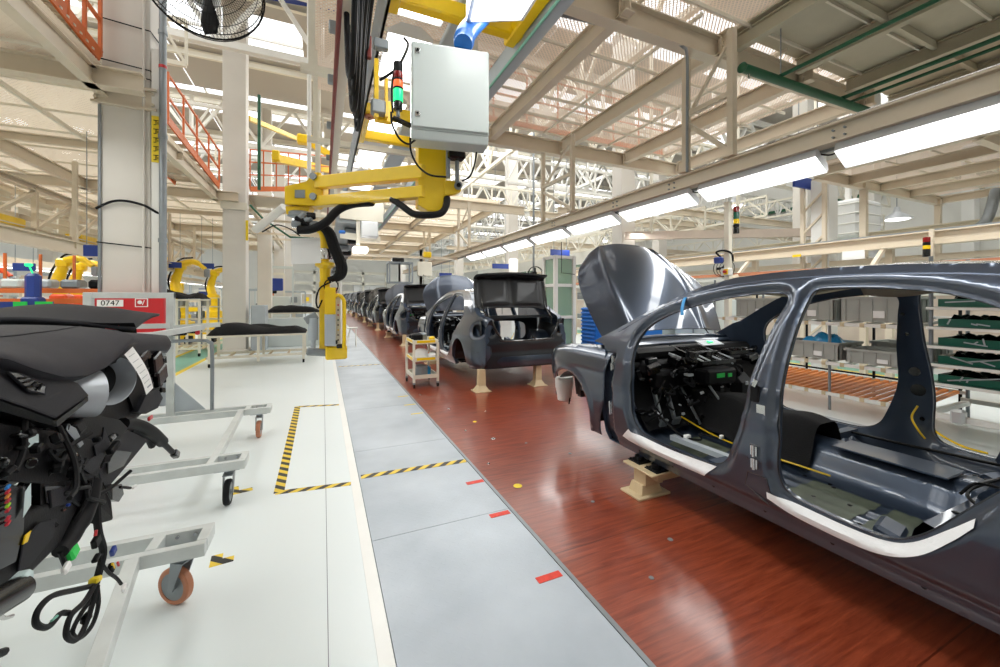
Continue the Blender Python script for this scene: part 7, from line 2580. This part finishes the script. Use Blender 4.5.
# wire shelf behind, seen left of second column
ws = root('wire_rack', (-3.3, 13.8, 0), 'grey wire parts rack between the first two columns', 'rack')
for x in (-4.1, -3.6, -3.1, -2.7):
    for yy in (13.5, 14.2):
        MB().bar((x, yy, 0), (x, yy, 1.45), .04, .04, up=(0, 1, 0)).build('post', 'steel', ws)
for z in (.15, .5, .85, 1.2, 1.45):
    MB().box((-3.4, 13.85, z), (1.5, .8, .02)).build('shelf', 'cream_light', ws)
for k in range(10):
    MB().rbox((-4.0 + k * .14, 13.7, .28 + .35 * (k % 4)), (.12, .4, .2), .02).build('load', ['black', 'steel', 'olive', 'grey_bin'][k % 4], ws)

# robots beyond
def robot(x, y, s, m1, m2, label):
    r = root('industrial_robot', (x, y, 0), label, 'robot', 'assembly robots')
    MB().lathe([(.35 * s, 0), (.35 * s, .25 * s), (.25 * s, .3 * s), (.25 * s, .7 * s), (.2 * s, .75 * s)], (x, y, 0), (0, 0, 1), 20).build('base', m1, r, smooth=35)
    MB().rbox((x, y, .85 * s), (.42 * s, .5 * s, .35 * s), .06 * s).build('shoulder', m1, r)
    MB().tube([(x, y, .9 * s), (x - .1 * s, y, 1.4 * s), (x + .05 * s, y, 1.95 * s)], [.17 * s, .15 * s, .13 * s], 12, curve=3).build('lower_arm', m2, r, smooth=True)
    MB().rbox((x + .05 * s, y, 2.0 * s), (.34 * s, .3 * s, .3 * s), .06 * s).build('elbow', m2, r)
    MB().tube([(x + .05 * s, y, 2.05 * s), (x + .5 * s, y - .2 * s, 2.15 * s), (x + .85 * s, y - .3 * s, 1.9 * s)], [.12 * s, .10 * s, .07 * s], 12, curve=4).build('upper_arm', m2, r, smooth=True)
    MB().tube([(x - .15 * s, y, .9 * s), (x - .3 * s, y, 1.5 * s), (x, y, 2.2 * s), (x + .45 * s, y - .2 * s, 2.3 * s)], .03 * s, 8, curve=5).build('cable', 'black', r, smooth=True)
    MB().rbox((x + .9 * s, y - .3 * s, 1.75 * s), (.16 * s, .16 * s, .3 * s), .03).build('gripper', 'steel', r)
    MB().rbox((x, y, -.34), (.7, .7, .68), .02).build('pedestal', m1, r)
    r.location.z = .68
    return r


M['robot_orange'] = mat('robot_orange', rgb(232, 84, 36), .4)
robot(-6.35, 14.4, .85, 'robot_orange', 'yellow', 'yellow robot arm on orange base left of the near column, nearer of two')
robot(-6.75, 16.1, .85, 'robot_orange', 'yellow', 'yellow robot arm beside the near column, farther of two')
robot(-4.25, 15.9, .9, 'yellow', 'yellow', 'yellow robot between the first two columns, above the black moulding')
robot(-4.1, 19.6, .9, 'yellow', 'yellow', 'distant yellow robot beside the second column')
robot(-8.0, 14.8, .7, 'robot_orange', 'robot_orange', 'orange robot at the left edge of the picture')
# orange conveyor frames and guard fence, left
oc = root('orange_conveyor', (-6.2, 12.8, 0), 'orange steel conveyor frame in the left hall behind the dashboards', 'conveyor')
for z in (1.38, 1.62):
    MB().bar((-8.5, 12.8, z), (-4.9, 12.8, z), .12, .11).build('side_beam', 'orange', oc)
for k in range(5):
    MB().bar((-8.4 + k * .85, 12.8, 0), (-8.4 + k * .85, 12.8, 1.4), .1, .1, up=(0, 1, 0)).build('leg', 'orange', oc)
for k in range(6):
    MB().bar((-8.0 + k * .6, 13.2, 1.6), (-8.0 + k * .6, 13.2, 2.5), .045, .045, up=(0, 1, 0)).build('guard_post', 'orange', oc)
for k in range(7):
    MB().rbox((-8.0 + k * .5, 12.95, 1.78), (.36, .4, .22), .05).build('load', ['steel', 'black', 'robot_orange', 'cabinet', 'steel_paint'][k % 5], oc)
bb = root('banner_board', at(25, 306, Y=8), 'long blue banner board with green ends in front of the orange conveyor', 'banner')
B0_, B1_ = at(-10, 306, Y=8), at(52, 306, Y=8)
BZ_ = B1_.z
MB().box(((B0_.x + B1_.x) / 2, 8.02, BZ_), (B1_.x - B0_.x, .03, .13)).build('board', 'blue', bb)
MB().box((B1_.x - .09, 8.0, BZ_), (.18, .02, .13)).build('green_end', 'lens_green_on', bb)
MB().box((B0_.x + .30, 8.0, BZ_), (.14, .02, .13)).build('green_end', 'lens_green_on', bb)
MB().rbox(((B0_.x + B1_.x) / 2, 8.1, (BZ_ - .06) / 2), (B1_.x - B0_.x + .3, .5, BZ_ - .07), .02).build('table', 'conc', bb)
q = at(33, 288, Y=12.2)
tag(MB().rbox((q.x, q.y, q.z), (.24, .2, .65), .06).rbox((q.x, q.y, q.z / 2 - .1), (.3, .3, q.z - .2), .04).build('blue_console', 'blue'), 'dark blue console beside the orange conveyor', 'console')
tag(MB().rbox(q + Vector((.0, -.15, .50)), (.12, .08, .07), .02).bar(q + Vector((0, 0, .3)), q + Vector((0, -.15, .5)), .02, .02).build('green_lamp', 'lens_green'), 'small lit green lamp above the blue console', 'signal light')
tc = root('overhead_truss', (-5.2, 7, 2.8), 'cream overhead truss with slotted panels at the left edge', 'truss')
TX = -5.2
for z in (2.72, 3.62):
    MB().ibeam((TX, 4.4, z), (TX, 23, z), .14, .2 if z < 3 else .12).build('chord', 'cream', tc)
for k in range(14):
    y = 4.4 + k * 1.3
    MB().bar((TX, y, 2.75), (TX, y, 3.62), .08, .08, up=(0, 1, 0)).build('vertical', 'cream', tc)
    MB().bar((TX, y, 2.8), (TX, y + 1.3, 3.55), .06, .06).build('diagonal', 'cream', tc)
    for q in range(3):
        MB().box((TX - .3, y + .65, 2.95 + .24 * q), (.03, 1.1, .12)).build('slat', 'cream_light', tc)
    if k % 2 == 0:
        MB().rbox((TX - .1, y + .6, 2.86), (.3, .7, .16), .02).build('yellow_carrier', 'yellow', tc)
MB().ibeam((-4.4, 4.4, 2.42), (-4.4, 20, 2.42), .16, .24).build('lower_beam', 'cream', tc)
for k in range(6):
    MB().bar((-4.4, 5.2 + k * 2.6, 2.42), (-4.4, 5.2 + k * 2.6, 4.1), .07, .07, up=(0, 1, 0)).build('hanger', 'cream', tc)
    MB().bar((TX, 5.2 + k * 2.6, 2.72), (-4.4, 5.2 + k * 2.6, 2.5), .06, .06).build('tie', 'cream', tc)
for i in range(8):
    y0 = 12.5 + i * 2.0
    r = fixture(-8.0, y0, y0 + 1.7, 2.30, .26, 'lit tube light of the left hall row above the orange conveyor, %s from the camera' % ordn[i].split(',')[0].replace('nearest', 'first'), 'left hall lights')
tag(MB().bar((-8, 12, 2.50), (-8, 29, 2.50), .1, .18).bar((-8, 12.2, 2.5), (-8, 12.2, 4.1), .06, .06).bar((-8, 27, 2.5), (-8, 27, 4.1), .06, .06).build('light_rail', 'cream'), 'cream rail carrying the left hall tube lights', 'beam')
for i in range(5):
    y0 = 14 + i * 2.2
    r = fixture(-4.6, y0, y0 + 1.4, 2.0, .3, 'tube light above the robots between the columns, %s in depth' % ordn[i].split(',')[0], 'robot bay lights')
tag(MB().bar((-4.6, 13.5, 2.16), (-4.6, 25.5, 2.16), .1, .1).bar((-4.6, 14, 2.16), (-4.6, 14, 4.1), .05, .05).bar((-4.6, 24.5, 2.16), (-4.6, 24.5, 4.1), .05, .05).build('light_rail', 'cream'), 'cream rail above the yellow robots between the columns', 'beam')
for i, (px, py, Y_) in enumerate(((99, 251, 8.5), (174, 265, 15.5), (207, 266, 16), (24, 267, 13))):
    q = at(px, py, Y=Y_)
    r = root('blue_sign', q, 'small blue hanging sign in the left hall, %s' % ('just left of the near column', 'between the first two columns, left one', 'between the first two columns, right one', 'over the orange conveyor')[i], 'sign', 'small blue signs')
    MB().rbox(q, (.38, .04, .18), .008).build('board', 'blue', r)
    for sx in (-.15, .15):
        MB().cyl(q + Vector((sx, 0, .1)), (q.x + sx, q.y, 4.12), .006, 6).build('rod', 'steel', r)
# dense cream machinery far left
rnd = random.Random(8)
WORD = {'white_steel': 'white', 'cream_light': 'pale cream', 'cabinet': 'pale grey', 'steel_paint': 'blue-grey', 'cream': 'tan', 'conc': 'bright white', 'steel': 'steel grey', 'yellow': 'yellow', 'orange': 'orange', 'black': 'black', 'blue': 'blue', 'grey_bin': 'grey'}
RANK = ['nearest', 'second', 'third', 'fourth', 'fifth', 'sixth', 'seventh', 'eighth', 'ninth', 'tenth', 'eleventh', 'twelfth', 'thirteenth', 'fourteenth']
gaps = [('at the left picture edge', (0, 40)), ('left of the near column', (45, 95)), ('between the first two columns', (170, 218)), ('left of the yellow grip', (252, 318))]
for gi, (gname, (pa, pb)) in enumerate(gaps):
    for i in range(8):
        y = (17.5, 19.0, 22.5, 21.0)[gi] + i * 2.6 + rnd.uniform(-.3, .3)
        px = rnd.uniform(pa, pb)
        x = at(px, 298, Y=y).x
        h = rnd.uniform(1.2, 3.0)
        m_ = rnd.choice(ccol)
        mu = rnd.choice(('yellow', 'steel', 'orange', 'black', 'blue', 'cabinet'))
        mb_ = rnd.choice(ccol + ['steel'])
        r = root('line_equipment', (x, y, 0), '%s line equipment with %s unit %s, %s in depth' % (WORD[mb_], WORD[mu], gname, RANK[i]), 'equipment', 'distant equipment')
        w, d_ = rnd.uniform(.8, 1.7), rnd.uniform(.6, 1.2)
        for sx in (-1, 1):
            MB().bar((x + sx * w / 2, y, 0), (x + sx * w / 2, y, h), .08, .08, up=(0, 1, 0)).build('post', m_, r)
        MB().bar((x - w / 2, y, h), (x + w / 2, y, h), .1, .12).build('top_beam', m_, r)
        MB().rbox((x, y + .1, h * .3), (w * .85, d_ * .7, h * .45), .03).build('body', mb_, r)
        MB().rbox((x, y + .0, h * .72), (w * .4, .3, h * .2), .03).build('unit', mu, r)
for i, yy in enumerate((10.2, 14.4, 17.4, 21, 26, 31)):
    truss((-22, yy, 7.2), (-2.6, yy, 7.2), .9, 20, .09, 'white_steel' if i % 2 else 'cream_light')

# far end of the line: cream gantry walls, doors, clutter
fe = root('end_gantry', (2, 58, 0), 'cream gantry and machinery at the far end of the car line', 'gantry')
for x in (-4, -1, 2, 5, 8):
    MB().bar((x, 57, 0), (x, 57, 5), .3, .3, up=(0, 1, 0)).build('post', 'cream_light', fe)
for z in (2.2, 3.4, 4.8):
    MB().bar((-4, 57, z), (8, 57, z), .3, .35).build('beam', 'cream_light', fe)
MB().rbox((.5, 57.6, 1.2), (6, 1, 2.4), .05).build('machine', 'cream', fe)
MB().rbox((5.5, 57.6, 1.6), (3.5, 1, 3.2), .05).build('machine', 'conc', fe)
MB().rbox((1.0, 56.2, 2.2), (1.4, .6, 1.2), .05).build('machine', 'wheel', fe)
for i, yy in enumerate((26, 34)):
    w_ = MB()
    for x in (5.9, 5.9):
        w_.bar((x, yy, 0), (x, yy, 4.7), .15, .15, up=(0, 1, 0))
    tag(w_.build('mezzanine_post', 'cream'), 'cream mezzanine post beside the far walkway, %s' % ('nearer', 'farther')[i], 'post')
# small items on the walkway far end
tag(MB().rbox((.75, 22.5, .3), (.4, .5, .35), .05).rbox((.75, 22.5, .1), (.3, .4, .2), .02).build('blue_cart', 'blue'), 'small blue and white cart on the far walkway', 'cart')
st = root('white_stool', (.75, 12.6, 0), 'small white folding step on the walkway behind the grip', 'step')
MB().bar((.6, 12.4, 0), (.75, 12.6, .55), .025, .025).bar((.9, 12.4, 0), (.9, 12.6, .55), .025, .025).build('front_legs', 'white_steel', st)
MB().bar((.6, 12.8, 0), (.75, 12.6, .55), .025, .025).bar((.9, 12.8, 0), (.9, 12.6, .55), .025, .025).build('rear_legs', 'white_steel', st)
MB().rbox((.8, 12.6, .56), (.3, .2, .03), .004).build('step', 'white_steel', st)
# windows in the right mid distance: white office wall above the second car
ow = struct(MB().box((13.5, 26, 2.6), (.2, 18, 5.2)).build('wall_office', 'wall'))
for i in range(5):
    y = 18.5 + i * 3.3
    struct(MB().box((13.38, y, 2.7), (.06, 2.0, 1.4)).build('window_1' if i == 0 else 'window_%d' % (i + 1), 'window_green'))
    struct(MB().bar((13.33, y - 1, 2.7), (13.33, y + 1, 2.7), .05, .05).bar((13.33, y, 2.0), (13.33, y, 3.4), .05, .05, up=(0, 1, 0)).bar((13.33, y - 1, 3.4), (13.33, y + 1, 3.4), .06, .08).bar((13.33, y - 1, 2), (13.33, y + 1, 2), .06, .08).build('window_frame', 'white_steel'))
